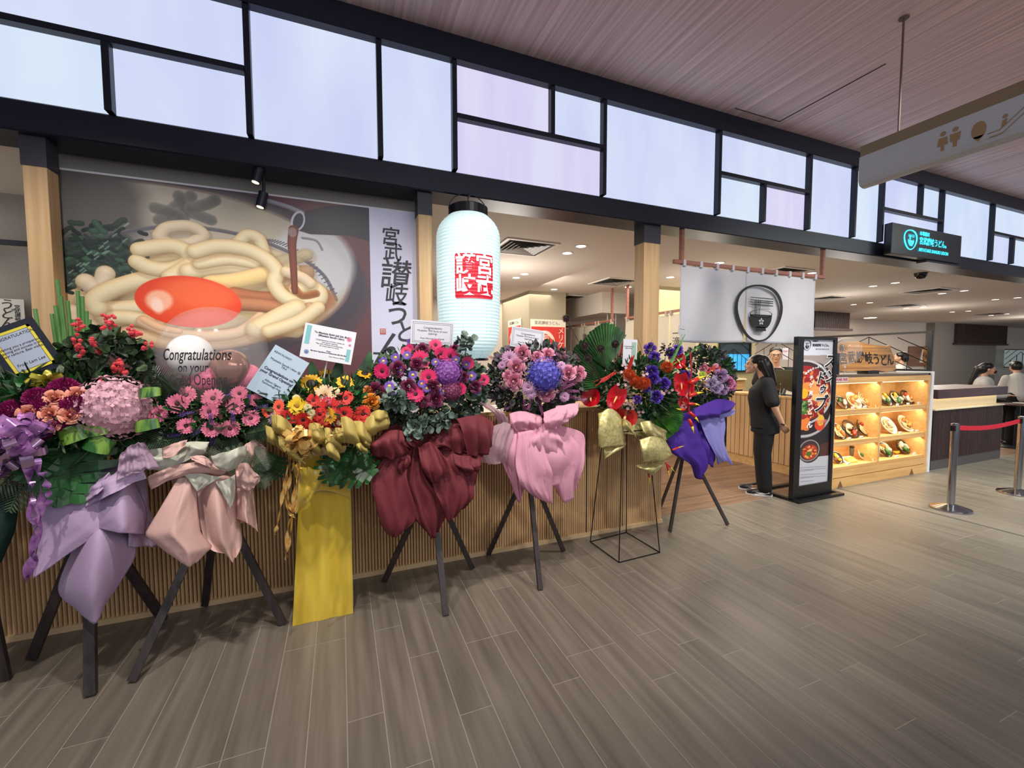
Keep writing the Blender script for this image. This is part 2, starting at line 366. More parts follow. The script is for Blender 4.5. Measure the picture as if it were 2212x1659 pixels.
# ================================================================ PRINTS painted in memory (flat posters in the place)
def mpp(px, py, Y): return (at(px, py, Y=Y)-Vector((0, 0, EYE))).dot(FW)/F
class Paint:
    def __init__(s, X0, X1, Z0, Z1, Y, W, base):
        s.X0, s.X1, s.Z0, s.Z1, s.Y = X0, X1, Z0, Z1, Y; s.W = W; s.H = int(W*(Z1-Z0)/(X1-X0)); s.k = W/(X1-X0)
        s.a = np.zeros((s.H, s.W, 3), np.float32)+np.array(base, np.float32)/255
    def q(s, p):
        v = at(p[0], p[1], Y=s.Y); return ((v.x-s.X0)*s.k, (s.Z1-v.z)*s.k)
    def box_(s, xs, ys, pad):
        return max(0, int(min(xs)-pad)), min(s.W, int(max(xs)+pad)+1), max(0, int(min(ys)-pad)), min(s.H, int(max(ys)+pad)+1)
    def mix(s, bx, al, col):
        x0, x1, y0, y1 = bx; s.a[y0:y1, x0:x1] = s.a[y0:y1, x0:x1]*(1-al[..., None])+col*al[..., None]
    def ell(s, c, rx, ry, col, rot=0, soft=1.5, op=1, col2=None, hi=None):
        cx, cy = s.q(c); ex = s.q((c[0]+rx, c[1])); ey = s.q((c[0], c[1]+ry))
        rx = math.hypot(ex[0]-cx, 0); ry = abs(ey[1]-cy); r = max(rx, ry)
        bx = s.box_([cx-r, cx+r], [cy-r, cy+r], soft*2)
        if bx[1] <= bx[0] or bx[3] <= bx[2]: return
        yy, xx = np.mgrid[bx[2]:bx[3], bx[0]:bx[1]].astype(np.float32); xx -= cx; yy -= cy
        c_, s_ = math.cos(rot), math.sin(rot); u = (xx*c_+yy*s_)/rx; v = (-xx*s_+yy*c_)/ry; d = np.sqrt(u*u+v*v)
        al = np.clip((1-d)*min(rx, ry)/soft+.5, 0, 1)*op
        cl = np.array(col, np.float32)/255
        if col2 is not None:
            t = np.clip(d, 0, 1)[..., None]**2; cl = cl*(1-t)+np.array(col2, np.float32)/255*t
        s.mix(bx, al, cl)
    def stroke(s, pts, w, mid, edge=None, soft=1.5, op=1, taper=0, n=40, lit=.25):
        P = catmull([Vector((*s.q(p), 0)) for p in pts], n); w = w*s.k*mpp(*pts[0], s.Y)/2
        X_ = np.array([p.x for p in P]); Y_ = np.array([p.y for p in P]); bx = s.box_(X_, Y_, w+soft*2)
        if bx[1] <= bx[0] or bx[3] <= bx[2]: return
        yy, xx = np.mgrid[bx[2]:bx[3], bx[0]:bx[1]].astype(np.float32)
        best = np.full(xx.shape, 1e9, np.float32); sd = np.zeros_like(best); tt = np.zeros_like(best)
        for i in range(n-1):
            ax, ay, bx_, by_ = X_[i], Y_[i], X_[i+1], Y_[i+1]; dx, dy = bx_-ax, by_-ay; l2 = dx*dx+dy*dy+1e-9
            t = np.clip(((xx-ax)*dx+(yy-ay)*dy)/l2, 0, 1); ex, ey = xx-ax-t*dx, yy-ay-t*dy; d = np.hypot(ex, ey)
            m = d < best; best[m] = d[m]; sd[m] = ey[m]; tt[m] = (i+t[m])/(n-1)
        ww = w*(1-taper*tt); e = np.clip(best/np.maximum(ww, .1), 0, 1)
        al = np.clip((ww-best)/soft+.5, 0, 1)*op
        mid = np.array(mid, np.float32)/255; edge = np.array(edge, np.float32)/255 if edge is not None else mid
        t = (e**2.2)[..., None]; col = mid*(1-t)+edge*t
        if lit: col = np.clip(col*(1+lit*np.clip(-sd/np.maximum(ww, .1), -1, .6)[..., None]*.6), 0, 1)
        s.mix(bx, al, col)
    def poly(s, pts, col, op=1):
        Q = [s.q(p) for p in pts]; bx = s.box_([q[0] for q in Q], [q[1] for q in Q], 1)
        if bx[1] <= bx[0] or bx[3] <= bx[2]: return
        yy, xx = np.mgrid[bx[2]:bx[3], bx[0]:bx[1]].astype(np.float32); ins = np.zeros(xx.shape, bool)
        for i in range(len(Q)):
            (ax, ay), (bx_, by_) = Q[i], Q[i-1]
            if ay == by_: continue
            c = ((ay > yy) != (by_ > yy)) & (xx < (bx_-ax)*(yy-ay)/(by_-ay)+ax); ins ^= c
        s.mix(bx, ins.astype(np.float32)*op, np.array(col, np.float32)/255)
    def grain(s, a): s.a = np.clip(s.a+rng.normal(0, a, s.a.shape[:2]).astype(np.float32)[..., None], 0, 1)
    def blur(s, k):
        for ax in (0, 1): s.a = (np.roll(s.a, k, ax)+s.a*2+np.roll(s.a, -k, ax))/4
    def material(s, name, rough=.4, dim=1):
        im = bpy.data.images.new(name, s.W, s.H); px = np.ones((s.H, s.W, 4), np.float32); px[..., :3] = np.clip(s.a[::-1], 0, 1)
        im.pixels.foreach_set(px.ravel()); im.update(); im.pack()
        m = bpy.data.materials.new(name); m.use_nodes = True; N = m.node_tree.nodes; L = m.node_tree.links; b = N['Principled BSDF']
        t = N.new('ShaderNodeTexImage'); t.image = im; L.new(t.outputs[0], b.inputs['Base Color']); b.inputs['Roughness'].default_value = rough
        return m
def board(name, X0, X1, Z0, Z1, Y, m, parent, th=.012):   # flat print with UVs on its front
    me = bpy.data.meshes.new(name)
    me.from_pydata([(X0, Y, Z0), (X1, Y, Z0), (X1, Y, Z1), (X0, Y, Z1)], [], [(0, 1, 2, 3)])
    uv = me.uv_layers.new(name='UVMap')
    for l, c in zip(uv.data, ((0, 0), (1, 0), (1, 1), (0, 1))): l.uv = c
    me.materials.append(m); o = bpy.data.objects.new(name, me); COL.objects.link(o); o.parent = parent; return o
# ---------------- noodle poster
YM = 3.43
a = at(112, 363, Y=YM); b_ = at(797, 450, Y=YM); c_ = at(899, 459, Y=YM)
X0, X1, X2, Z1, Z0 = a.x, b_.x, c_.x, (a.z+b_.z)/2, 1.18
p = Paint(X0, X1, Z0, Z1, YM, 1250, (98, 62, 66))
Zc = .4295
def zc(*l): return [(x*Zc, 200+y*Zc) for x, y in l]
def z1(x, y): return (x*Zc, 200+y*Zc)
p.ell(z1(880, 880), 955*Zc, 450*Zc, (62, 56, 62), soft=10, rot=.05)
p.ell(z1(900, 900), 960*Zc, 470*Zc, (70, 62, 70), soft=10, rot=.1, op=.7)
p.ell(z1(860, 870), 905*Zc, 402*Zc, (120, 98, 96), soft=5, rot=.04)
p.ell(z1(860, 872), 885*Zc, 392*Zc, (178, 168, 152), soft=8, rot=.04)
p.ell(z1(330, 560), 420*Zc, 260*Zc, (92, 88, 86), soft=70, op=.95)
p.ell(z1(1100, 640), 330*Zc, 130*Zc, (190, 180, 160), soft=50, op=.7)
p.ell(z1(1580, 860), 200*Zc, 190*Zc, (196, 196, 200), soft=40, op=.9)
p.stroke(zc((330, 760), (620, 700), (900, 672), (1200, 712), (1450, 800), (1620, 910), (1690, 1040)), 9, (92, 88, 96), (110, 105, 110), op=.9, n=60)
for k in range(26):
    t = k/25; x = 1330+t*350; y = 745+t*t*270; p.stroke(zc((x-8, y+2), (x+14, y-8)), 2, (80, 78, 90), n=3, lit=0)
for pts in (((800, 640), (900, 560), (960, 520)), ((860, 620), (940, 600), (1060, 640)), ((900, 520), (930, 600), (900, 660)), ((960, 580), (1040, 560), (1080, 540)), ((780, 580), (860, 600), (900, 620))):
    p.stroke(zc(*pts), 24, (84, 84, 82), (120, 116, 108), soft=6, op=.8)
p.stroke(zc((1520, 730), (1590, 745), (1620, 790)), 5, (110, 110, 122), op=.8)
# broth
p.ell(z1(1000, 1030), 660*Zc, 230*Zc, (176, 138, 98), soft=30, op=.95)
p.ell(z1(1350, 1030), 260*Zc, 120*Zc, (150, 92, 62), soft=30, op=.95)
p.ell(z1(1600, 1040), 90*Zc, 60*Zc, (170, 120, 86), soft=20)
p.ell(z1(880, 1040), 470*Zc, 190*Zc, (216, 194, 150), soft=60, op=.95); p.ell(z1(1000, 870), 360*Zc, 110*Zc, (210, 190, 150), soft=50, op=.9)
ND, NE = (234, 218, 178), (196, 166, 118); NP = (226, 206, 176)
def S(pts, w, *a, **k):
    if w > 18: p.stroke([(x_+2, y_+4) for x_, y_ in pts], w*1.5, (128, 92, 58), soft=12, op=.30, lit=0)
    p.stroke(pts, w*1.16, *a, **{**dict(lit=.3, soft=2.2), **k})
for k in range(60):
    x = random.uniform(580, 1330); y = 960+random.uniform(-110, 240)*math.sqrt(max(.05, 1-((x-1050)/620)**2)); an = random.uniform(-.5, .4); l = random.uniform(160, 300); cv = random.uniform(-90, 90)
    t = random.uniform(.80, .97); cc = (226*t, 204*t, 158*t) if x < 1250 or random.random() < .4 else (196*t, 150*t, 108*t)
    p.stroke(zc((x-l*math.cos(an)+5, y-l*math.sin(an)+9), (x+5, y+cv+9), (x+l*math.cos(an)+5, y+l*math.sin(an)+9)), 40, (128, 92, 58), soft=12, op=.25, lit=0, n=24)
    p.stroke(zc((x-l*math.cos(an), y-l*math.sin(an)), (x, y+cv), (x+l*math.cos(an), y+l*math.sin(an))), random.uniform(22, 34), cc, tuple(v*.84 for v in cc), soft=4, op=.85, lit=.3, n=24)
# dark greens
p.ell(z1(440, 850), 200*Zc, 130*Zc, (42, 54, 52), soft=40, op=.95); p.ell(z1(600, 790), 90*Zc, 80*Zc, (46, 62, 54), soft=24, op=.9)
for k in range(260):
    x = random.gauss(470, 105); y = random.gauss(850, 75)
    if not 280 < x < 720: continue
    c = random.choice(((36, 50, 46), (46, 66, 56), (30, 40, 42), (60, 88, 72), (48, 60, 56)))
    an = random.uniform(-.5, .7); l = random.uniform(25, 60)
    p.stroke(zc((x, y), (x+l*math.cos(an)*.6, y+l*math.sin(an)), (x+l*math.cos(an), y+l*math.sin(an)*1.3)), random.uniform(5, 13), c, tuple(v*.8 for v in c), n=7)
for k in range(20):
    x = random.uniform(330, 640); y = 1180-x*.72+random.uniform(-60, 40); p.stroke(zc((x, y), (x+20, y-14)), 3, (130, 160, 140), n=4, op=.7)
S(zc((430, 950), (500, 990), (530, 910)), 30, NP, (180, 160, 130)); S(zc((420, 1050), (450, 1110), (470, 1200)), 26, NP, (180, 160, 130)); S(zc((360, 1100), (380, 1180), (440, 1250)), 26, NP, (180, 160, 130))
S(zc((560, 1090), (690, 1080), (800, 1060)), 30, ND, NE); S(zc((520, 1130), (640, 1130), (740, 1150)), 26, ND, NE)
S(zc((490, 1085), (480, 1040), (560, 990), (700, 945), (800, 930)), 32, ND, NE)
S(zc((800, 720), (840, 680), (950, 672), (1020, 715), (960, 755), (860, 760), (805, 735)), 22, NP, (186, 166, 128))
S(zc((700, 790), (850, 770), (935, 800), (950, 855), (850, 890), (750, 880), (690, 850)), 28, ND, NE)
S(zc((860, 930), (960, 870), (1060, 820), (1140, 800)), 30, ND, NE)
S(zc((950, 900), (1080, 880), (1200, 880), (1300, 905)), 30, ND, NE); S(zc((1000, 860), (1150, 840), (1280, 860)), 22, ND, NE)
S(zc((1060, 960), (1190, 945), (1320, 915)), 30, (238, 206, 140), NE)
S(zc((1180, 1010), (1300, 1030), (1440, 1030)), 24, (176, 112, 76), (130, 78, 52)); S(zc((1200, 1060), (1330, 1070), (1440, 1090)), 26, (190, 130, 92), (140, 86, 58))
S(zc((1190, 770), (1240, 718), (1300, 735), (1325, 800)), 22, ND, NE)
S(zc((980, 800), (1100, 772), (1240, 790), (1340, 840), (1390, 900), (1380, 960), (1420, 1020), (1500, 1060), (1590, 1055), (1612, 1010), (1560, 975), (1490, 990)), 27, ND, NE, n=80)
S(zc((1480, 980), (1520, 1020), (1590, 1010)), 14, (150, 90, 50), (190, 140, 90))
S(zc((1440, 900), (1520, 930), (1560, 960)), 20, NP, NE)
S(zc((640, 1215), (900, 1255), (1200, 1240), (1430, 1160), (1560, 1090)), 30, (222, 190, 150), (170, 130, 96), n=60)
S(zc((720, 1150), (850, 1205), (1020, 1225), (1200, 1205), (1310, 1130)), 22, (226, 196, 160), (190, 150, 116))
S(zc((1290, 1190), (1400, 1130), (1490, 1085)), 34, ND, NE); S(zc((1350, 1200), (1500, 1150), (1600, 1080)), 24, ND, NE)
# yolk
p.ell(z1(955, 1052), 258*Zc, 128*Zc, (238, 92, 48), col2=(226, 66, 36), rot=.06, soft=2)
p.ell(z1(1010, 1010), 180*Zc, 70*Zc, (246, 112, 66), rot=.1, soft=30, op=.7)
p.ell(z1(800, 1045), 68*Zc, 52*Zc, (252, 190, 160), rot=-.2, soft=16, op=.9)
p.ell(z1(790, 1070), 30*Zc, 40*Zc, (255, 222, 205), rot=-.2, soft=12, op=.8)
S(zc((720, 1140), (800, 1180), (900, 1200)), 12, (232, 190, 150), (220, 150, 110), op=.8)
# pouring spout and sauce
p.poly(zc((1490, 690), (1530, 600), (1640, 570), (1900, 560), (1900, 760), (1760, 720), (1560, 712)), (52, 48, 56))
S(zc((1350, 545), (1450, 575), (1520, 605)), 9, (150, 148, 156), (110, 108, 116))
p.ell(z1(1498, 645), 34*Zc, 52*Zc, (196, 196, 208), rot=.3); p.ell(z1(1499, 646), 24*Zc, 42*Zc, (60, 56, 66), rot=.3)
S(zc((1476, 690), (1468, 760), (1474, 850), (1482, 1000)), 17, (128, 70, 52), (92, 44, 30), taper=.4, lit=.1); p.ell(z1(1470, 702), 22*Zc, 24*Zc, (150, 120, 120))
p.blur(1); p.grain(.012)
po = thing('noodle_poster', 'huge poster of noodles in a bowl with an orange egg yolk', 'poster', (0, 0, 0))
board('print', X0, X1, Z0, Z1, YM, p.material('noodle_print', .35), po)
B('backing_board', (X0-.012, X2, YM+.001, YM+.05, Z0, Z1+.012), mat('board_edge', (210, 208, 214), .4), po)
B('white_strip', (X1, X2, YM-.002, YM+.001, Z0, Z1), mat('poster_white', (204, 206, 228), .5), po)
for ch, zx, zy, s_ in (('宮', 1960, 728, 84), ('武', 1972, 808, 84), ('讃', 1985, 925, 140), ('岐', 1990, 1025, 104), ('う', 1995, 1118, 125), ('ど', 2040, 1210, 110), ('ん', 1965, 1300, 170), ('ご', 1900, 1345, 90)):
    x, y = z1(zx, zy); q = at(x, y, Y=YM); text(ch, s_*Zc*mpp(x, y, YM)*1.1, mat('brush_grey', (52, 52, 60), .6), po, FACE(q.x, YM-.004, q.z), offset=.0015, shear=.12)
q = at(827, 716, Y=YM); B('seal', (q.x-.022, q.x+.022, YM-.004, YM-.002, q.z-.022, q.z+.022), mat('seal_red', (196, 60, 66), .5), po)
text('讃宮\n岐武', .019, mat('paper_white'), po, FACE(q.x, YM-.006, q.z), lead=.9)
# small cylinder spot under the beam, its mirror image modelled as a second body
for px, py in ((556, 378), (566, 432)):
    q = at(px, py, Y=3.30 if px == 556 else 3.40)
    t = thing('spotlight_and_mirror_image', 'black cylinder spotlight tilted under the beam above the poster' if px == 556 else 'dark mirror image of the cylinder spotlight, modelled at the top edge of the poster', 'spotlight', (q.x, q.y, q.z))
    b = MB(); b.tube([(.012, 0, .05), (-.012, -.005, -.05)], .03, 16); b.build('barrel', m_dark, t, smooth=False)
    b = MB(); b.tube([(.012, 0, .05), (.015, 0, .10 if px == 556 else .16)], .01, 8); b.build('mount', m_dark, t)
    b = MB(); b.tube([(-.012, -.005, -.0505), (-.0125, -.0052, -.053)], .022, 16); b.build('lens', mat('lens_glow', (255, 244, 220), .3, emit=1.2), t)
# ---------------- lantern
q = at(1011, 620, Y=3.22); L0 = at(1011, 775, Y=3.22).z; L1 = at(1011, 470, Y=3.22).z
lt = thing('paper_lantern', 'large pale blue-white paper lantern with a red seal, hanging from the beam', 'lantern', (q.x, 3.2, L0))
h = L1-L0; prof = []; nr = 44
for i in range(nr*4+1):
    t = i/(nr*4); base = .245*(1-.98*max(0, (abs(t-.5)-.32)/.18)**2.6*.42) if True else 0
    base *= .90+.10*math.sin(min(1, t/.55)*PI/2)
    prof.append((base-.0045*abs(math.cos(t*nr*PI))**2.5*(1 if 0 < t < 1 else 0), t*h))
m_lan = mat('lantern_paper', (196, 218, 220), .7, emit=.5, c2=(206, 228, 230), scale=(8, 8, 8), ecol=(196, 226, 230))
MB().lathe(prof, 48, cap=False).build('paper_shade', m_lan, lt, smooth=True)
for sgn, z in ((1, h), (-1, 0)):
    b = MB(); b.lathe([(.148, z-.004*sgn), (.15, z+.0), (.15, z+(.06 if sgn > 0 else -.012)), (.13, z+(.072 if sgn > 0 else -.016)), (.05, z+(.075 if sgn > 0 else -.016))], 32)
    b.build('rim_cap', mat('lantern_black', (16, 16, 22), .25), lt, smooth=False)
b = MB(); b.tube([(.15*math.cos(a_), 0, h+.04+.13*math.sin(a_)) for a_ in [i/16*PI for i in range(17)]], .004, 6); b.build('handle', m_dark, lt)
b = MB(); b.tube([(0, 0, h+.07), (0, 0, 2.88-L0)], .004, 6); b.tube([(0, 0, h+.15), (.02, 0, h+.17)], .009, 6); b.build('hanging_wire', m_dark, lt)
for k in range(8):
    a_ = -PI/2+.30+k*PI/4; b = MB()
    b.tube([((r-.001)*math.cos(a_), (r-.001)*math.sin(a_), z) for r, z in prof[::8]], .0028, 4); b.build('vertical_rib', mat('rib_grey', (140, 165, 168), .7), lt)
# red seal wrapped on the lantern
def lan_r(z): return float(np.interp(z, [p_[1] for p_ in prof], [p_[0] for p_ in prof]))
zc0 = at(1023, 645, Y=2.98).z-L0; zc1 = at(1023, 549, Y=2.98).z-L0
TH0 = -1.84; hw = .60
def wrap(u, v, r=.004): # u,v in -1..1
    z = zc0+(v+1)/2*(zc1-zc0); a_ = TH0+u*hw+.18; R_ = lan_r(z)+r; return (R_*math.cos(a_), R_*math.sin(a_), z)
G = []
for i in range(60):
    v = -1+2*i/59; e = 1-.03*max(0, (abs(v)-.93)/.07)**2*2; G.append([wrap((-1+2*j/20)*e, v) for j in range(21)])
MB().grid(G).build('red_seal', mat('lantern_red', (200, 26, 50), .6, emit=.25), lt, smooth=True)
def wraptext(s, u, v, size):
    t = text(s, size, mat('lantern_white', (235, 235, 235), .6, emit=.5), None, None, name='lettering', ext=0, offset=.003, xs=.95)
    bm = bmesh.new(); bm.from_mesh(t.data); bmesh.ops.subdivide_edges(bm, edges=bm.edges[:], cuts=1); bm.to_mesh(t.data); bm.free()
    for vx in t.data.vertices:
        vx.co = wrap(u+vx.co.x/(.245*hw), v+vx.co.y/((zc1-zc0)/2), .0065)
    t.parent = lt
hs = (zc1-zc0)*.49
wraptext('讃', -.47, .47, hs); wraptext('宮', .5, .47, hs); wraptext('岐', -.47, -.47, hs); wraptext('武', .5, -.47, hs)
# ---------------- noren curtain on its rod
YN = 3.30
nz = at(1475, 573, Y=YN); nL = at(1470, 573, Y=YN).x; nR = at(1762, 603, Y=YN).x; zt = (at(1475, 573, Y=YN).z+at(1762, 604, Y=YN).z)/2; zb = at(1600, 741, Y=YN).z
m_rod = mat('red_brown_wood', (140, 86, 72), .5, c2=(160, 104, 88), scale=(2, 30, 30))
rod = thing('curtain_rod', 'reddish wooden hanging rod holding the white entrance curtain', 'curtain rod', (0, YN, zt))
x0r, x1r = at(1455, 562, Y=YN).x, at(1780, 602, Y=YN).x
B('rail', (x0r, x1r, -.018, .018, .012, .05), m_rod, rod, .003)
for px in (1472, 1777):
    xx = at(px, 560, Y=YN).x; B('hanger', (xx-.018, xx+.018, -.02, .02, .012, 2.87-zt), m_rod, rod, .003)
nor = thing('noren_curtain', 'white split entrance curtain printed with a black noodle bowl emblem', 'curtain', (0, YN, zt))
m_cl = mat('white_cotton', (206, 206, 212), .9, bump=.1, scale=(150, 150, 150), translucent=.15)
xs_ = at(1608, 700, Y=YN).x
def cloth(x0, x1):
    G = []; n = 40; mm = 26
    for i in range(mm):
        v = i/(mm-1); r = []
        for j in range(n):
            u = j/(n-1); x = x0+(x1-x0)*u; gap = 0
            if v > .25:
                if x1 == xs_: x -= .028*((v-.25)/.75)**1.2*u**6
                if x0 == xs_: x += .022*((v-.25)/.75)**1.2*(1-u)**6
            r.append((x, .010*math.sin(x*9+v*1.2)*(.3+v)+.006*noise.noise(Vector((x*8, v*4, 3))), -(zt-zb)*v+.006*math.sin(x*5)*v))
        G.append(r)
    return MB().grid(G).build('curtain_panel', m_cl, nor, smooth=True, thick=.0015)
cloth(nL, xs_); cloth(xs_, nR)
for k in range(10):
    xx = nL+.02+(nR-nL-.06)*k/9; B('hanging_loop', (xx, xx+.035, -.021, .021, -.005, .056), m_cl, nor, .002)
# emblem: brush ring, bowl, noodles, chopsticks
def ring(c, rx, rz, w, y, name, m, parent, n=64, wob=.12, arc=(0, 2*PI), seed=0, X0=None):
    P = []
    for i in range(n+1):
        t = arc[0]+(arc[1]-arc[0])*i/n; k = 1+wob*.15*math.sin(3*t+seed); ww = w*(1+.45*math.sin(t*2+1+seed))
        P.append([(c[0]+(rx*k+s_*ww)*math.cos(t), y, c[1]+(rz*k+s_*ww)*math.sin(t)) for s_ in (-1, 1)])
    return MB().grid(P).build(name, m, parent)
def emblem(cx, cz, R, y, m, mw, parent, dark=True, nosub=False, ringw=.05):
    """round brush emblem of a noodle bowl; y in front of the surface"""
    ring((cx, cz), R, R*.88, R*ringw, y, 'emblem_ring', m, parent, wob=.35)
    b = MB(); n = 20; P = []
    for i in range(n+1):   # bowl
        t = i/n; zz = cz-.08*R-.42*R*t; hwid = R*.50*math.sqrt(max(0, 1-(t*.86)**2.3)); P.append([(cx+.08*R-hwid, y, zz), (cx+.08*R+hwid, y, zz)])
    b.grid(P); b.add([(cx-.12*R, y, cz-.47*R), (cx+.30*R, y, cz-.47*R), (cx+.33*R, y, cz-.60*R), (cx-.14*R, y, cz-.60*R)], [(0, 1, 2, 3)])
    Q = []
    for i in range(25):
        t = i/24*2*PI; Q.append([(cx+.08*R+R*r_*math.cos(t), y, cz-.06*R+.13*R*math.sin(t)*(r_/.5)) for r_ in (.47, .51)])
    b.grid(Q)
    for k in range(4): b.add([(cx+(-.22+k*.075)*R, y, cz+.36*R), (cx+(-.19+k*.075)*R, y, cz+.36*R), (cx+(-.17+k*.065)*R, y, cz-.10*R), (cx+(-.20+k*.065)*R, y, cz-.10*R)], [(0, 1, 2, 3)])
    for z_ in (.44, .36, .30, .22):
        b.add([(cx-.42*R, y, cz+(z_+.02)*R), (cx+.62*R, y, cz+(z_+.01)*R), (cx+.62*R, y, cz+(z_-.02)*R), (cx-.42*R, y, cz+z_*R)], [(0, 1, 2, 3)])
    b.build('emblem_bowl', m, parent)
    f = MB()
    for k in range(5):
        a_ = PI/2+k*2*PI/5; o = Vector((cx+.10*R, y-.0006, cz-.30*R)); d = Vector((math.cos(a_), 0, math.sin(a_))); e = Vector((-d.z, 0, d.x))
        f.add([o+d*.02*R, o+d*.07*R+e*.035*R, o+d*.125*R, o+d*.07*R-e*.035*R], [(0, 1, 2, 3)])
    f.build('emblem_flower', mw, parent)
ec = at(1640, 674, Y=YN-.03); ecR = (at(1688, 680, Y=YN-.03).x-at(1592, 680, Y=YN-.03).x)/2
eo = MB(); emblem(ec.x, ec.z-zt, ecR, -.032, m_ink, m_cl, nor)
# ---------------- blade sign over the entrance
sx0, sx1 = at(1927, 500, Y=3.12).x, at(2076, 540, Y=3.12).x; sz0, sz1 = at(2000, 555, Y=3.12).z-.02, at(2000, 497, Y=3.12).z+.015
sg = thing('illuminated_sign', 'black box sign on the beam with glowing cyan emblem and lettering', 'sign', (0, 3.12, sz0))
B('housing', (sx0, sx1, 0, .082, 0, sz1-sz0), mat('sign_black', (20, 22, 34), .35), sg, .004)
B('light_ledge', (sx1-.75, sx1+.1, .02, .129, -.03, -.004), m_dark, sg)
m_cy = mat('cyan_glow', (60, 225, 255), .5, emit=1.5)
H = sz1-sz0
emblem(sx0+.42*(sx1-sx0)-.28, H*.55, H*.36, -.006, m_cy, mat('sign_black'), sg, ringw=.09)
tx = sx0+.42*(sx1-sx0)-.28+H*.36
text('本場香川', H*.15, m_cy, sg, FACE(tx+.06, -.006, H*.80), align='LEFT', offset=.0015)
text('宮武讃岐うどん。', H*.27, m_cy, sg, FACE(tx+.06, -.006, H*.55), align='LEFT', offset=.0015, xs=.85)
text('MIYATAKE SANUKI UDON', H*.155, m_cy, sg, FACE(tx+.06, -.006, H*.26), align='LEFT', offset=.001)
# ---------------- hanging wayfinding sign running towards the concourse
hx = 3.74
ws = thing('hanging_sign', 'long white hanging sign with brown restroom, location and escalator symbols', 'sign', (hx, .2, 2.9))
prof = [(-.06, .22), (-.06, .045), (-.045, .012), (-.01, 0), (.02, .0), (.05, .012), (.06, .045), (.06, .22)]
yE = 1.88
b = MB(); b.add([(x, 0-1.2, z) for x, z in prof]+[(x, yE, z) for x, z in prof], [(i, i+1, i+9, i+8) for i in range(7)]+[(7, 0, 8, 15), tuple(range(8)), tuple(range(8, 16))[::-1]])
b.build('sign_body', mat('sign_white_metal', (176, 178, 182), .45), ws)
B('top_band', (-.055, .055, -1.2, yE-.003, .2205, .30), mat('tan_strip', (128, 110, 84), .5), ws)
b = MB(); b.tube([(0, yE-.21, .3), (0, yE-.21, 1.1)], .007, 8); b.lathe([(.03, 1.09), (.03, 1.1)], 12, Matrix.Translation((0, yE-.21, 0))); b.build('drop_rod', mat('rod_brown', (96, 76, 64), .5), ws)
b = MB(); b.tube([(0, .0, .3), (0, .0, 1.1)], .007, 8); b.build('drop_rod', mat('rod_brown'), ws)
m_sy = mat('symbol_brown', (150, 120, 84), .6)
def yz(px, py): v = at(px, py, X=hx-.062); return v.y-.2, v.z-2.9
LF = lambda y, z: frame(Vector((-.0612, y, z)), (0, -1, 0), (0, 0, 1))
for px, py, dress in ((2036, 306, 1), (2063, 296, 0)):
    y, z = yz(px, py); b = MB(); m4 = LF(y, z); s_ = .075
    P = [(-.28, .35), (.28, .35), (.36, -.35), (.12, -.35), (.12, -.8), (-.12, -.8), (-.12, -.35), (-.36, -.35)] if dress else [(-.36, .35), (.36, .35), (.3, -.3), (.14, -.35), (.12, -.8), (-.12, -.8), (-.14, -.35), (-.3, -.3)]
    b.add([m4 @ Vector((x*s_, y_*s_, 0)) for x, y_ in P], [tuple(range(8))]); b.add([m4 @ Vector((.2*s_*math.cos(i*PI/8), .66*s_+.2*s_*math.sin(i*PI/8), 0)) for i in range(16)], [tuple(range(16))])
    b.build('restroom_symbol', m_sy, ws)
y, z = yz(2114, 281); b = MB(); m4 = LF(y, z); b.add([m4 @ Vector((.034*math.cos(i*PI/10), .052*math.sin(i*PI/10) if i < 10 or True else 0, 0)) for i in range(20)], [tuple(range(20))]); b.add([m4 @ Vector(v) for v in ((-.026, -.035, 0), (.026, -.035, 0), (0, -.07, 0))], [(0, 1, 2)]); b.build('location_symbol', m_sy, ws)
y, z = yz(2203, 252); m4 = LF(y, z); b = MB(); P = [(-.12, -.06), (-.07, -.06), (.06, .05), (.12, .05)]
b.tube([m4 @ Vector((x, y_, 0)) for x, y_ in P], .003, 4); b.tube([m4 @ Vector((x-.01, y_+.025, 0)) for x, y_ in P], .003, 4); b.add([m4 @ Vector((-.06+.012*math.cos(i*PI/6), .035+.012*math.sin(i*PI/6), 0)) for i in range(12)], [tuple(range(12))]); b.add([m4 @ Vector(v) for v in ((-.07, .015, 0), (-.05, .02, 0), (-.055, -.02, 0), (-.075, -.02, 0))], [(0, 1, 2, 3)]); b.build('escalator_symbol', m_sy, ws)
# ================================================================ FLOWER LIBRARY (unit radius, facing +Z)
def petal(b, a, r0, r1, w, z0, z1, cup=.0, tip=.35, up=0):
    """one petal: 3 cross sections and a tip, angle a"""
    c, s_ = math.cos(a), math.sin(a); P = []
    for t, ww in ((0, .45), (.5, 1), (.85, .8)):
        r = r0+(r1-r0)*t; z = z0+(z1-z0)*t+cup*math.sin(t*PI)
        for sg in (-1, 1): P.append((r*c-sg*w*ww*s_, r*s_+sg*w*ww*c, z+up*ww))
    r = r1; P.append((r*c, r*s_, z1)); b.add(P, [(0, 1, 3, 2), (2, 3, 5, 4), (4, 5, 6)])
def fl_gerbera(R_=random):
    b = MB()
    for k in range(22): petal(b, k*2*PI/22+R_.uniform(-.04, .04), .12, R_.uniform(.92, 1.04), .125, .02, .16+R_.uniform(-.05, .05), .04)
    for k in range(18): petal(b, k*2*PI/18+.1, .12, R_.uniform(.62, .74), .10, .05, .2, .05)
    for k in range(14): petal(b, k*2*PI/14+.2, .1, .42, .08, .07, .2, .02)
    c = MB(); c.lathe([(.24, .06), (.22, .16), (.12, .2), (.02, .17)], 12); return b, c
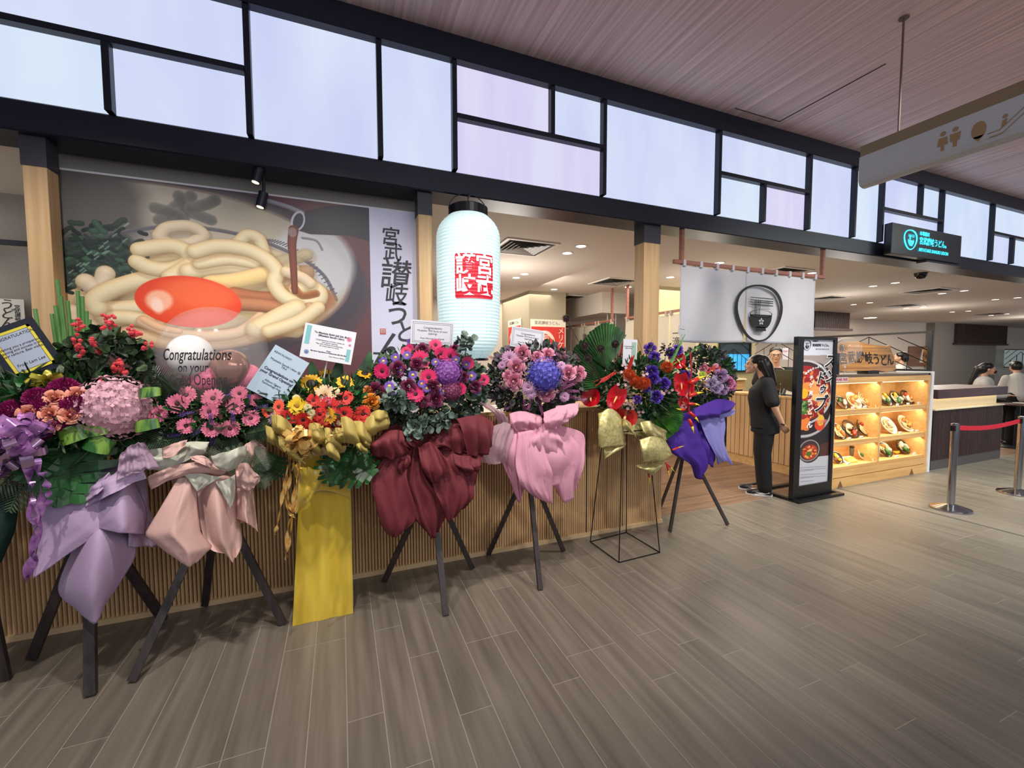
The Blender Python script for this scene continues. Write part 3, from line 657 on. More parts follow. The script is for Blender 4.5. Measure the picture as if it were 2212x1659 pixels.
def fl_sunflower():
    b = MB()
    for k in range(19): petal(b, k*2*PI/19, .3, random.uniform(.9, 1.08), .15, .02, .12+random.uniform(-.1, .1), .05)
    for k in range(17): petal(b, k*2*PI/17+.15, .3, random.uniform(.75, .9), .14, .05, .2, .05)
    c = MB(); c.lathe([(.46, .02), (.44, .14), (.3, .2), (.02, .16)], 16); return b, c
def fl_aster():
    b = MB()
    for k in range(26): petal(b, k*2*PI/26, .2, random.uniform(.88, 1.02), .075, .02, .1, .04)
    for k in range(20): petal(b, k*2*PI/20+.1, .2, .8, .07, .05, .2, .04)
    c = MB(); c.lathe([(.34, .04), (.3, .16), (.02, .2)], 10); return b, c
def fl_mum():
    b = MB()
    for r, n, z in ((1, 18, .0), (.85, 16, .12), (.66, 13, .22), (.46, 10, .3), (.26, 6, .34)):
        for k in range(n): petal(b, k*2*PI/n+r*5, .05, r*random.uniform(.93, 1.05), .13, z*.6, z+.12*(1-r)+.1, .06)
    return b, None
def fl_pom():
    b = MB(); n = 150
    for k in range(n):
        z = 1-(k+.5)/n*1.35; r = math.sqrt(max(0, 1-z*z)); a = k*2.39996; d = Vector((r*math.cos(a), r*math.sin(a), z)); t = Vector((-math.sin(a), math.cos(a), 0)); u = d.cross(t)
        o = d*.72; e = d*random.uniform(.95, 1.05)+u*random.uniform(-.06, .06); b.add([o-t*.1, o+t*.1, e+t*.085+u*.03, e-t*.085+u*.03], [(0, 1, 2, 3)]); b.add([o-u*.1, o+u*.1, e+u*.085, e-u*.085], [(0, 1, 2, 3)])
    b.lathe([(.05, -.5), (.7, -.3), (.78, .2), (.5, .6), (.05, .76)], 12); return b, None
def fl_rose(ruffle=.0):
    b = MB(); P = [(max(.001, .17*math.cos(v)), .62+.24*math.sin(v)) for v in [-PI/2+PI*i/6 for i in range(7)]]; b.lathe(P, 9)
    for L_, (r, n, h, op) in enumerate(((.20, 2, .98, -.05), (.33, 3, .92, .0), (.48, 3, .84, .05), (.63, 4, .72, .10), (.78, 5, .56, .20), (.92, 5, .36, .30))):
        for k in range(n):
            a0 = k*2*PI/n+L_*1.1; G = []; wd = 2*PI/n*.80
            for i in range(5):
                v = i/4; row = []
                for j in range(6):
                    u = j/5-.5; rr = r*(.55+.45*math.sin(v*PI/2))+op*v**3+.05*(u+.5); hh = h*v*(1-.30*(2*u)**2*v)-.05-(.10*max(0, v-.8)*5 if L_ > 2 else 0); a = a0+u*wd
                    rr += ruffle*math.sin(u*22+L_)*v; row.append((rr*math.cos(a), rr*math.sin(a), hh))
                G.append(row)
            b.grid(G)
    return b, None
def fl_hyd():
    b = MB(); n = 90
    for k in range(n):
        z = 1-(k+.5)/n*1.15; r = math.sqrt(max(0, 1-z*z)); a = k*2.39996; d = Vector((r*math.cos(a), r*math.sin(a), z*.8)).normalized(); t = Vector((-math.sin(a), math.cos(a), random.uniform(-.3, .3))).normalized(); u = d.cross(t)
        o = Vector((r*math.cos(a), r*math.sin(a), z*.8))*random.uniform(.92, 1.03); f = random.uniform(0, 1.5); s_ = .13
        for q in range(4):
            p1 = t*math.cos(f+q*PI/2)+u*math.sin(f+q*PI/2); p2 = t*math.cos(f+q*PI/2+.6)+u*math.sin(f+q*PI/2+.6); p0 = t*math.cos(f+q*PI/2-.6)+u*math.sin(f+q*PI/2-.6)
            b.add([o, o+p0*s_*.8+d*.03, o+p1*s_*1.15+d*.05, o+p2*s_*.8+d*.03], [(0, 1, 2, 3)])
    b.lathe([(.05, -.5), (.75, -.25), (.86, .15), (.55, .55), (.05, .7)], 12); return b, None
def fl_sprig():   # elongated cluster of tiny florets along +Z
    b = MB()
    for k in range(46):
        t = k/46; r = .30*(1-t*.7); a = k*2.4; o = Vector((r*math.cos(a), r*math.sin(a), -1+2*t)); d = Vector((math.cos(a), math.sin(a), .6)).normalized(); e = Vector((-d.y, d.x, .2)); f = d.cross(e)
        for q in (e, f): b.add([o-q*.13, o+d*.05-q*.0, o+q*.13, o+d*.22], [(0, 1, 2, 3)])
    b.tube([(0, 0, -1.3), (0, 0, .8)], .04, 4); return b, None
def fl_anth():
    G = []; 
    for i in range(13):
        a = -PI+i/12*2*PI; row = []
        for j in range(6):
            t = j/5; r = (1.02-.30*math.cos(a)*0+.25*abs(math.sin(a*.5)))*(.62 if abs(a) > 3.0 else 1)
            r *= .82+.18*math.cos(a*1.0)**2; x = r*math.sin(a)*.85*t; y = -r*math.cos(a)*t*1.0+.25*t*0; row.append((x, y, .22*t*t-.10*math.sin(t*6)*.3+.04*math.cos(a*7)*t))
        G.append(row)
    b = MB().grid(G); c = MB(); c.tube([(0, .05, .02), (0, .0, .25), (0, -.25, .55), (0, -.45, .72)], [.08, .09, .075, .03], 8); return b, c
def fl_pin():
    b = MB()
    for k in range(170):
        z = 1-(k+.5)/170*1.3; r = math.sqrt(max(0, 1-z*z)); a = k*2.39996; d = Vector((r*math.cos(a), r*math.sin(a), z)); t = Vector((-math.sin(a), math.cos(a), 0)); u = d.cross(t); e = d*random.uniform(.9, 1.1)+u*.12
        b.add([d*.5-t*.05, d*.5+t*.05, e+t*.025, e-t*.025], [(0, 1, 2, 3)]); b.add([d*.5-u*.05, d*.5+u*.05, e+u*.025, e-u*.025], [(0, 1, 2, 3)])
    b.lathe([(.05, -.5), (.5, -.3), (.62, .1), (.4, .5), (.05, .62)], 10); return b, None
def fl_spike():   # torch of pointed bracts along +Z
    b = MB()
    for k in range(10):
        t = k/9; a = k*PI+random.uniform(-.3, .3); z = -1+1.5*t; l = .75-.3*t; o = Vector((0, 0, z)); d = Vector((math.cos(a)*.38, math.sin(a)*.16, 1)).normalized()
        b.tube([o, o+d*l*.4+Vector((math.cos(a)*.05, 0, 0)), o+d*l], [.10, .11, .01], 5)
    b.tube([(0, 0, -1.5), (0, 0, .4)], .07, 5); return b, None
def fl_bract():   # boat-shaped claw along +X, red base and yellow tip
    b = MB(); P = [(0, 0, 0), (.5, 0, .1), (1.1, 0, .26), (1.7, 0, .34), (2.2, 0, .36)]; b.tube(P[:3], [.18, .24, .19], 7); b.cur = 1; b.tube(P[2:], [.19, .10, .01], 7); return b, None
def fl_wax():
    b = MB()
    for k in range(5): petal(b, k*2*PI/5, .1, 1, .35, 0, .15, .05)
    return b, None
def leaf_template(kind):
    if kind == 'round': P = [(0, 0, 0), (.38, .25, .05), (.46, .6, .08), (.2, .95, .03), (0, 1, 0), (-.2, .95, .03), (-.46, .6, .08), (-.38, .25, .05)]
    elif kind == 'oval': P = [(0, 0, 0), (.2, .25, .05), (.27, .55, .07), (.13, .85, .03), (0, 1, 0), (-.13, .85, .03), (-.27, .55, .07), (-.2, .25, .05)]
    else: P = [(0, 0, 0), (.05, .3, .02), (.055, .6, .02), (.03, .9, 0), (0, 1, -.05), (-.03, .9, 0), (-.055, .6, .02), (-.05, .3, .02)]
    return np.array(P), [(0, 1, 2, 3, 4), (0, 4, 5, 6, 7)]
def foliage(name, parent, m, C, R3, n, size, kind='oval', shell=(.62, .93), lean=.5, zmin=-1, front=True):
    P, Fc = leaf_template(kind); V = []; Fs = []
    for k in range(n):
        while True:
            d = rng.normal(size=3); d /= np.linalg.norm(d)
            if d[2] > zmin and (not front or d[1] < .45): break
        r = rng.uniform(*shell)**.7; o = np.array(C)+d*np.array(R3)*r
        y = d+rng.normal(size=3)*lean; y /= np.linalg.norm(y); x = np.cross(y, rng.normal(size=3)); x /= np.linalg.norm(x); z = np.cross(x, y)
        s_ = size*rng.uniform(.6, 1.25); Q = o+(P[:, :1]*x+P[:, 1:2]*y+P[:, 2:]*z)*s_
        b0 = len(V); V += [tuple(q) for q in Q]; Fs += [tuple(i+b0 for i in f) for f in Fc]
    b = MB(); b.v = V; b.f = Fs; b.mi = [0]*len(Fs); o = b.build(name, m, parent, smooth=False); o['kind'] = 'stuff'; return o
PROTO = {}
BUILD = dict(gerbera=fl_gerbera, sunflower=fl_sunflower, aster=fl_aster, chrysanthemum=fl_mum, pompom_chrysanthemum=fl_pom, rose=fl_rose, hydrangea=fl_hyd,
             statice_sprig=fl_sprig, anthurium=fl_anth, pincushion_flower=fl_pin, ginger_spike=fl_spike, heliconia_bract=fl_bract, lisianthus=lambda: fl_rose(.05), waxflower=fl_wax, thistle_head=fl_pin)
def fmat(c, v=.12, rough=.55, **k):
    key = 'flower_%d_%d_%d' % c
    d = tuple(max(0, int(x*.84)) for x in c); return mat(key, d, rough, c2=c, scale=(60, 60, 60), detail=2, ramp=(.3, .6), translucent=.12, **k)
def flower(kind, parent, px, py, rpx, E_, col, ccol=None, tilt=.5, lab=None, sc3=(1, 1, 1), dirv=None, Y=None, m=None, roll=None):
    """a flower head at the point where the line of sight meets the bouquet's rounded front"""
    C, R3 = E_; o = Vector((0, 0, EYE)); d = ray(px, py)
    if Y is not None: p = at(px, py, Y=Y); nrm = Vector((0, -1, .1))
    else:
        R3 = [v*1.07 for v in R3]; a = sum((d[i]/R3[i])**2 for i in range(3)); bb = 2*sum(d[i]*(o[i]-C[i])/R3[i]**2 for i in range(3)); cc = sum(((o[i]-C[i])/R3[i])**2 for i in range(3))-1
        disc = bb*bb-4*a*cc
        t = (-bb-math.sqrt(disc))/(2*a) if disc > 0 else -bb/(2*a)
        p = o+d*t; nrm = Vector(tuple((p[i]-C[i])/R3[i]**2 for i in range(3))).normalized()
    n_ = (nrm*(1-tilt)+(-d.normalized())*tilt+Vector((random.uniform(-.22, .22), random.uniform(-.1, .1), random.uniform(-.2, .2)))).normalized()
    if dirv: n_ = Vector(dirv).normalized()
    r = rpx*1.12*(p-o).dot(FW)/F; key = (kind, col, ccol, m.name if m else '')
    if key not in PROTO:
        b, c = BUILD[kind](); mm = m if m else fmat(col)
        if kind == 'heliconia_bract': mm = [mat('bract_red', (210, 36, 24), .3, coat=.4), mat('bract_yellow', (240, 216, 40), .35, coat=.3)]
        ob = b.build(kind, mm, None, smooth=kind in ('anthurium', 'rose', 'lisianthus', 'heliconia_bract'))
        ch = c.build('flower_center', fmat(ccol or (40, 24, 20)), ob, smooth=True) if c else None
        PROTO[key] = (ob, ch); f, ch2 = ob, ch; f.parent = parent
    else:
        ob, ch = PROTO[key]; f = inst(ob, kind, parent); 
        if ch: inst(ch, 'flower_center', f)
    q = n_.to_track_quat('Z', 'Y').to_matrix().to_4x4() @ Matrix.Rotation(roll if roll is not None else random.uniform(0, 6), 4, 'Z')
    f.matrix_local = Matrix.Translation(p-n_*r*.15) @ q @ Matrix.Diagonal((r*sc3[0], r*sc3[1], r*sc3[2], 1))
    if lab: f['label'] = lab
    return f
def ELL(px, py, Y, wx, hz, dy):
    c = at(px, py, Y=Y); k = mpp(px, py, Y); return (c, (wx*k, dy, hz*k))
# big leaves
m_lg = mat('leaf_deep_green', (18, 52, 24), .45, c2=(42, 98, 44), scale=(12, 12, 12), island=.12)
m_lb = mat('leaf_bright_green', (48, 108, 36), .35, c2=(92, 158, 58), scale=(20, 20, 20), coat=.2, island=.1)
m_ld = mat('leaf_dusky', (30, 46, 30), .55, c2=(66, 88, 54), scale=(25, 25, 25), island=.25)
m_le = mat('leaf_eucalyptus', (58, 76, 66), .6, c2=(126, 146, 132), scale=(22, 22, 22), island=.22)
m_lp = mat('leaf_purple_grey', (50, 52, 52), .6, c2=(104, 92, 104), scale=(22, 22, 22), island=.25)
m_br = mat('branch_brown', (60, 46, 36), .7)
def big(name, parent, P0, P1, nrm, m, kind, w=.5, lab=None, droop=0, n=14):
    """large leaf from stalk P0 to tip P1"""
    P0, P1 = Vector(P0), Vector(P1); y = P1-P0; L_ = y.length; y.normalize(); n0 = Vector(nrm); x = y.cross(n0).normalized(); z = x.cross(y); b = MB()
    if kind == 'fan':
        nb = 19
        for k in range(nb):
            a = (k/(nb-1)-.5)*2*w; l = L_*(1-.12*abs(a/w)**2+random.uniform(-.02, .02)); da = w/(nb-1)*.96
            pts = []
            for t in (0.04, .5, .97, 1):
                for s_ in (-1, 0, 1):
                    aa = a+s_*da; rr = l*t*(1 if t < 1 or s_ == 0 else .985); pts.append(P0+(y*math.cos(aa)+x*math.sin(aa))*rr+z*(.02*L_*(1 if s_ == 0 else 0)*t*2-droop*L_*t*t))
            b.add(pts, [(i*3+j, i*3+j+1, i*3+j+4, i*3+j+3) for i in range(3) for j in range(2)])
    elif kind == 'monstera':
        for sd in (-1, 1):
            for k in range(7):
                t0 = k/7; c0 = P0+y*L_*t0; c1 = P0+y*L_*(t0+.143); wd = L_*w*math.sin(PI*(.16+.78*(t0+.07)))*1.0
                dr = (x*sd*.9+y*(.35-.9*(1-t0)*.6)).normalized()
                e0 = c0+dr*wd-z*droop*wd; e1 = c1+dr*wd*.96-z*droop*wd-y*.035*L_
                m0 = c0+dr*wd*.62+z*.03*L_; m1 = c1+dr*wd*.62+z*.03*L_; mid = (e0+e1)/2+dr*wd*.10
                b.add([c0, c1, m0, m1, e0, e1, mid], [(0, 1, 3, 2), (2, 3, 5, 4), (4, 5, 6)])
    elif kind == 'frond':
        for k in range(n):
            t = (k+1)/n; c = P0+y*L_*t-z*droop*L_*t*t
            for sd in (-1, 1):
                l = L_*w*math.sin(PI*(.2+.75*t)); d = (x*sd*.8+y*.65-z*.15).normalized(); q = y*.012*L_*1.6
                b.add([c-q, c+q, c+d*l*.6+q-z*.03*l, c+d*l*.6-q*.6-z*.03*l, c+d*l-z*.12*l], [(0, 1, 2, 3), (3, 2, 4)])
        b.tube([P0+y*L_*t-z*droop*L_*t*t for t in (0, .25, .5, .75, 1)], .0035, 5)
    elif kind == 'loop':   # broad leaf folded back on itself
        G = []
        for i in range(14):
            a = PI*1.9*i/13; c = P0+y*L_*.5*(1-math.cos(min(a, PI)))*(1 if a < PI else 1) if a < PI else P0+y*L_*.5*(1-math.cos(a)*1)
            hgt = L_*.28*math.sin(min(a, PI)) if a < PI else -L_*.05*math.sin(a-PI); ww = w*L_*(.75+.25*math.sin(min(a, PI)))
            G.append([c+x*ww*u+z*(hgt-.0*u*u) for u in (-1, -.5, -.12, .12, .5, 1)])
        b.grid(G)
    else:      # blade
        G = []
        for i in range(10):
            t = i/9; ww = w*L_*math.sin(PI*(.08+.9*t))**.8; c = P0+y*L_*t-z*droop*L_*t*t; G.append([c-x*ww+z*ww*.25, c, c+x*ww+z*ww*.25])
        b.grid(G)
    o = b.build(name, m, parent, smooth=kind in ('blade', 'loop'))
    if lab: o['label'] = lab
    return o
def bigp(name, parent, a, b_, Y0, Y1, m, kind, nrm=(0, -1, .3), **k): return big(name, parent, at(*a, Y=Y0), at(*b_, Y=Y1), nrm, m, kind, **k)
# ribbons
def bow(name, parent, m, px, py, Y, rpx, n, wpx, seed, lab=None):
    R_ = random.Random(seed); c = at(px, py, Y=Y); k = mpp(px, py, Y); b = MB(); r = rpx*k; w_ = wpx*k/2
    for q in range(n):
        d = Vector((R_.gauss(0, 1), -abs(R_.gauss(.2, .7)), R_.gauss(0, 1))).normalized(); ax = d.cross(Vector((R_.gauss(0, 1), R_.gauss(0, 1), R_.gauss(0, 1)))).normalized(); up = ax.cross(d); l = r*R_.uniform(.7, 1.1)
        G = [[c+d*l*.5*(1-math.cos(a))+up*l*.26*math.sin(a)+ax*w_*s_ for s_ in (-1, 1)] for a in [2*PI*i/12 for i in range(13)]]
        b.grid(G)
    o = b.build(name, m, parent, smooth=True)
    if lab: o['label'] = lab
    return o
def ribbon(parent, m, pts, wpx, tw=2.0, lab=None):
    P = catmull([at(a, b, Y=c) for a, b, c in pts], 26); k = mpp(pts[0][0], pts[0][1], pts[0][2])*wpx/2
    G = [[p+Vector((math.cos(math.sin(i*.32)*tw), math.sin(math.sin(i*.32)*tw), 0))*s_*k for s_ in (-1, 1)] for i, p in enumerate(P)]
    o = MB().grid(G).build('ribbon_tail', m, parent, smooth=True)
    if lab: o['label'] = lab
    return o
def easel(parent, feet, meet, Y, w, m, ztop=1.2):
    A = at(*meet, Y=Y)
    for f in feet:
        p = at(*f, z=0); d = (A-p); q = p+d*(min(1.25, ztop/max(.2, A.z)))
        x = d.cross(Vector((0, 1, 0))).normalized(); y = d.cross(x).normalized(); w2 = w/2
        b = MB(); vs = [c+x*sx*w2+y*sy*w2*.6 for c in (p, q) for sx, sy in ((-1, -1), (1, -1), (1, 1), (-1, 1))]
        lo = min(v.z for v in vs); vs = [v-Vector((0, 0, lo)) for v in vs]
        b.add(vs, [(0, 1, 5, 4), (1, 2, 6, 5), (2, 3, 7, 6), (3, 0, 4, 7), (0, 3, 2, 1), (4, 5, 6, 7)]); b.build('leg', m, parent)
def rebase(t, loc):
    loc = Vector(loc); t.location = loc
    for c in t.children: m = c.matrix_basis.copy(); m.translation -= loc; c.matrix_basis = m
def stand(label, feet, meet, Y, w, ztop=1.2):
    t = thing('flower_stand', label, 'flower stand', (0, 0, 0), group='congratulatory flower stands lined up before the counter')
    if meet: easel(t, feet, meet, Y, w, m_easel, ztop)
    f0 = [at(*f, z=0) for f in feet]; c = sum(f0, Vector())/len(f0); return t, (c.x, c.y, 0)
m_easel = mat('easel_dark_wood', (42, 34, 34), .5, c2=(58, 48, 46), scale=(40, 40, 4))
# ================================================================ FLOWER STANDS
def MF(key, c, **k): return mat(key, c, **{**dict(rough=.75, bump=.12, scale=(60, 60, 60), translucent=.12), **k})
m_lil = MF('lilac_paper', (186, 160, 192)); m_bl = MF('blush_paper', (226, 184, 174)); m_crm = MF('cream_paper', (206, 206, 188))
m_mar = MF('maroon_paper', (112, 38, 46)); m_pk = MF('pink_tulle', (244, 190, 210), alpha=.88, translucent=.4); m_pk2 = MF('pale_tulle', (226, 196, 206), alpha=.45, translucent=.4)
m_gp = MF('gold_kraft', (190, 168, 92)); m_gold = mat('gold_foil', (176, 162, 96), .38, metal=.45, c2=(206, 196, 140), scale=(40, 40, 40), bump=.3)
m_vio = MF('violet_fabric', (82, 44, 160)); m_lav = MF('lavender_fabric', (170, 166, 232), alpha=.92, translucent=.3); m_teal = MF('dark_teal_cloth', (26, 58, 52))
m_rbp = mat('purple_satin_ribbon', (150, 92, 160), .22, metal=.35, c2=(196, 140, 200), scale=(30, 30, 30)); m_rbg = mat('gold_satin_ribbon', (214, 164, 84), .22, metal=.4, c2=(236, 196, 120), scale=(30, 30, 30))
m_rbs = mat('silver_pink_foil', (196, 160, 196), .15, metal=.8)
m_sat = mat('yellow_satin', (204, 168, 34), .3, c2=(226, 194, 62), scale=(14, 14, 2), bump=.1, bscale=(18, 18, 1.5), sheen=.4, coat=.2)
# ---- A: only its edge shows on the far left
t, l = stand('flower stand cut off by the left edge, dark teal cloth hanging beside its leg', [(12, 1470), (-130, 1480), (-60, 1390)], (-60, 1120), 2.85, .042)
sheet('wrapping_cloth', [[(-120, 1040, 2.75), (-50, 1040, 2.7), (40, 1050, 2.75)], [(-120, 1140, 2.7), (-50, 1140, 2.62), (32, 1140, 2.7)], [(-110, 1230, 2.7), (-60, 1250, 2.62), (2, 1215, 2.7)]], m_teal, t, pleat=.01, npl=4)
E_ = ELL(-110, 900, 2.85, 110, 110, .25); foliage('leaves', t, m_lg, *E_, 500, .09, 'oval')
rebase(t, l)
# ---- B: lilac paper
t, l = stand('flower stand with lilac paper, magenta pompoms and one big pink hydrangea', [(69, 1427), (196, 1504), (353, 1341)], (194, 1110), 2.85, .045)
E_ = ELL(165, 895, 2.85, 185, 95, .30)
foliage('leaves', t, m_lg, E_[0], E_[1], 1500, .075, 'oval', zmin=-.9)
foliage('fern_sprays', t, m_ld, E_[0], Vector(E_[1])*1.12, 600, .11, 'blade', zmin=-.6, lean=.8)
for a, b_, k in (((170, 960), (95, 1085), .5), ((150, 940), (150, 1088), .55), ((120, 960), (40, 1040), .45)): bigp('monstera_leaf', t, a, b_, 2.66, 2.56, m_lg, 'monstera', w=k, droop=.1)
for a, b_ in (((100, 960), (-30, 1065)), ((90, 985), (10, 1100)), ((250, 960), (345, 990)), ((260, 930), (350, 950)), ((60, 880), (-30, 850)), ((90, 860), (0, 838))): bigp('palm_frond', t, a, b_, 2.72, 2.62, m_ld, 'frond', w=.5, n=18, droop=.15)
m_strp = mat('striped_green_leaf', (36, 88, 34), .35, c2=(120, 158, 62), scale=(26, 26, 3), ramp=(.42, .58), coat=.3)
for a, b_, w_ in (((185, 925), (235, 918), .5), ((130, 950), (190, 930), .34), ((185, 950), (245, 968), .34), ((292, 925), (345, 914), .26), ((300, 852), (348, 846), .26)): bigp('folded_leaf', t, a, b_, 2.56, 2.54, m_strp, 'loop', w=w_, nrm=(0, -1, .2))
for x, y, r in ((80, 860, 24), (140, 842, 28), (25, 888, 24), (100, 880, 26), (165, 877, 30), (130, 905, 24), (68, 903, 26), (185, 860, 20), (10, 935, 24), (80, 930, 24)): flower('pompom_chrysanthemum', t, x, y, r*.92, E_, (158, 28, 104))
for x, y, r in ((117, 859, 19), (165, 852, 18), (60, 893, 19), (107, 893, 19), (151, 897, 20), (112, 920, 15)): flower('rose', t, x, y, r*.72, (E_[0], Vector(E_[1])*1.10), (246, 166, 140), tilt=.7)
flower('hydrangea', t, 252, 880, 62, E_, (226, 176, 190), tilt=.8, lab='big round pink hydrangea head')
m_eq = mat('horsetail_green', (70, 116, 58), .4, c2=(100, 146, 80), scale=(20, 20, 4)); 
for x, y, x1, y1 in ((76, 667, 92, 770), (112, 678, 130, 800), (124, 604, 148, 800), (120, 660, 140, 800), (168, 628, 176, 780), (146, 650, 160, 790), (187, 672, 190, 770), (178, 640, 184, 780), (152, 700, 160, 800), (132, 640, 150, 800), (194, 690, 192, 780), (160, 690, 168, 790)):
    b = MB(); b.tube([at(x, y, Y=2.85), at((x+x1)/2, (y+y1)/2, Y=2.85), at(x1, y1+60, Y=2.82)], .0085, 7); b.build('horsetail_stem', m_eq, t)
E2 = ELL(232, 790, 2.86, 74, 78, .2); foliage('berry_foliage', t, m_ld, *E2, 620, .05, 'round', lean=1)
b = MB(); rb = random.Random(3)
for x, y in ((165, 710), (172, 705), (233, 690), (225, 715), (290, 722), (300, 728), (205, 740), (170, 755), (178, 765), (212, 758), (315, 755), (248, 788), (260, 800), (232, 838), (270, 805), (252, 795), (165, 745), (240, 700), (285, 720), (225, 835)):
    for k in range(6): p_ = at(x+rb.gauss(0, 6), y+rb.gauss(0, 5), Y=2.66+rb.uniform(0, .05)); b.tube([p_, p_+Vector((0, 0, .010)), p_+Vector((0, 0, .018))], [.006, .010, .003], 5)
tag(b.build('berries', mat('coral_berries', (206, 70, 76), .3), t), kind='stuff')
bow('foil_bow', t, m_rbp, 52, 935, 2.50, 52, 26, 24, 4, 'shiny purple ribbon bow'); bow('foil_bow', t, m_rbs, 40, 950, 2.52, 62, 12, 20, 9, 'silvery pink foil bow'); bow('foil_bow', t, m_rbs, 20, 1000, 2.52, 40, 6, 22, 19)
bow('foil_bow', t, mat('yellow_foil', (214, 200, 80), .25, metal=.5), 100, 818, 2.62, 30, 12, 9, 12, 'small yellow ribbon bow')
ribbon(t, m_rbp, [(62, 1000, 2.5), (66, 1080, 2.48), (76, 1150, 2.48), (66, 1210, 2.48), (56, 1262, 2.48)], 20, lab='long purple satin ribbon tail'); ribbon(t, m_rbp, [(78, 990, 2.52), (88, 1060, 2.50), (86, 1130, 2.50), (74, 1200, 2.5), (64, 1255, 2.5)], 16); ribbon(t, m_rbs, [(70, 1040, 2.5), (72, 1100, 2.47), (82, 1160, 2.47)], 10); ribbon(t, m_rbp, [(92, 1020, 2.5), (104, 1060, 2.5), (106, 1095, 2.5)], 14)
PP = 'wrapping_paper'
sheet(PP, [[(95, 1020, 2.75), (180, 1000, 2.7), (300, 985, 2.75)], [(92, 1080, 2.75), (185, 1080, 2.66), (318, 1060, 2.78)], [(100, 1130, 2.8), (190, 1140, 2.75), (320, 1120, 2.85)]], m_lil, t, fold=.02)
sheet(PP, [[(90, 1060, 2.64), (150, 1055, 2.62), (215, 1040, 2.62)], [(88, 1140, 2.60), (140, 1140, 2.58), (224, 1132, 2.56)], [(72, 1250, 2.56), (110, 1222, 2.56), (222, 1147, 2.55)]], m_lil, t, fold=.022, freq=4, seed=1)
sheet(PP, [[(185, 1130, 2.72), (225, 1120, 2.62), (275, 1130, 2.72)], [(160, 1180, 2.66), (215, 1165, 2.52), (295, 1190, 2.66)], [(124, 1272, 2.64), (198, 1270, 2.47), (262, 1255, 2.62)], [(158, 1312, 2.60), (204, 1347, 2.50), (226, 1308, 2.58)]], m_lil, t, fold=.01, freq=4, seed=2)
sheet(PP, [[(224, 1050, 2.64), (262, 1020, 2.62), (285, 1030, 2.68)], [(210, 1110, 2.58), (268, 1100, 2.50), (315, 1100, 2.68)], [(202, 1143, 2.56), (268, 1150, 2.48), (312, 1155, 2.66)]], m_lil, t, fold=.02, freq=5, seed=3, pleat=.012, npl=1.3)
sheet(PP, [[(284, 1050, 2.68), (305, 1060, 2.72)], [(280, 1110, 2.64), (328, 1112, 2.76)], [(277, 1178, 2.62), (341, 1182, 2.76)]], m_lil, t, fold=.02, freq=5, seed=4, straight=True)
sheet(PP, [[(190, 1060, 2.6), (236, 1030, 2.56), (300, 985, 2.6)], [(186, 1094, 2.58), (240, 1068, 2.5), (318, 1030, 2.58)]], m_lil, t, fold=.02, freq=6, seed=5, pleat=.008, npl=2)
sheet(PP, [[(180, 1068, 2.6), (205, 1045, 2.55), (236, 1020, 2.56)], [(184, 1088, 2.58), (210, 1066, 2.52), (244, 1040, 2.55)]], m_lil, t, fold=.015, freq=8, seed=6)
m_net = mat('striped_net', (190, 160, 184), .6, alpha=.6)
sheet('striped_net', [[(258, 985, 2.55), (285, 960, 2.54), (312, 955, 2.58)], [(250, 1040, 2.53), (290, 1022, 2.52), (345, 1010, 2.56)]], m_net, t, fold=.02, freq=12, pleat=.01, npl=7)
sheet('striped_net', [[(296, 800, 2.9), (320, 790, 2.9), (345, 790, 2.9)], [(305, 840, 2.88), (325, 845, 2.86), (352, 838, 2.88)]], MF('lilac_net', (206, 176, 206)), t, fold=.01, pleat=.008, npl=4)
rebase(t, l)
# ---- C: blush and cream paper, pink gerberas
t, l = stand('flower stand with pink gerberas over blush and cream paper', [(285, 1475), (443, 1310), (612, 1350)], (470, 1073), 2.9, .04)
E_ = ELL(455, 895, 2.90, 155, 68, .26)
foliage('leaves', t, m_lg, E_[0], E_[1], 1100, .06, 'oval', shell=(.6, .95)); foliage('fern_sprays', t, m_ld, E_[0], Vector(E_[1])*1.0, 1200, .09, 'blade', lean=.7)
for a, b_ in (((420, 930), (300, 960)), ((420, 950), (330, 985)), ((470, 940), (440, 1010)), ((500, 940), (500, 1015)), ((520, 940), (585, 925)), ((540, 960), (570, 1010)), ((380, 870), (330, 800)), ((400, 860), (352, 822)), ((550, 1000), (566, 1050)), ((470, 950), (520, 1005))): bigp('palm_frond', t, a, b_, 2.70, 2.60, m_ld, 'frond', w=.55, n=20, droop=.2)
for x, y, r in ((402, 853, 19), (383, 872, 20), (341, 894, 18), (460, 860, 21), (517, 850, 16), (508, 877, 18), (553, 864, 14), (542, 903, 17), (452, 889, 17), (402, 920, 17), (457, 926, 18), (497, 926, 18)): flower('gerbera', t, x, y, r, E_, (244, 128, 158), (96, 40, 50), tilt=.8)
for x, y, a in ((392, 838, .9), (404, 893, 1.3), (455, 905, 0), (503, 902, 0), (536, 865, .3), (430, 930, 1), (458, 946, 0), (375, 940, 1.5), (362, 865, .4), (565, 880, 1.2), (545, 928, .6), (487, 858, 1)): flower('statice_sprig', t, x, y, 15, E_, (134, 104, 190), dirv=(math.sin(a), -.3, math.cos(a)), sc3=(.75, .75, 1))
Ya = 2.62
sheet(PP, [[(320, 975, 2.8), (450, 965, 2.7), (560, 965, 2.85)], [(370, 1040, 2.78), (450, 1040, 2.7), (545, 1040, 2.85)], [(400, 1130, 2.8), (460, 1150, 2.74), (545, 1120, 2.85)]], m_bl, t, fold=.025, seed=3)
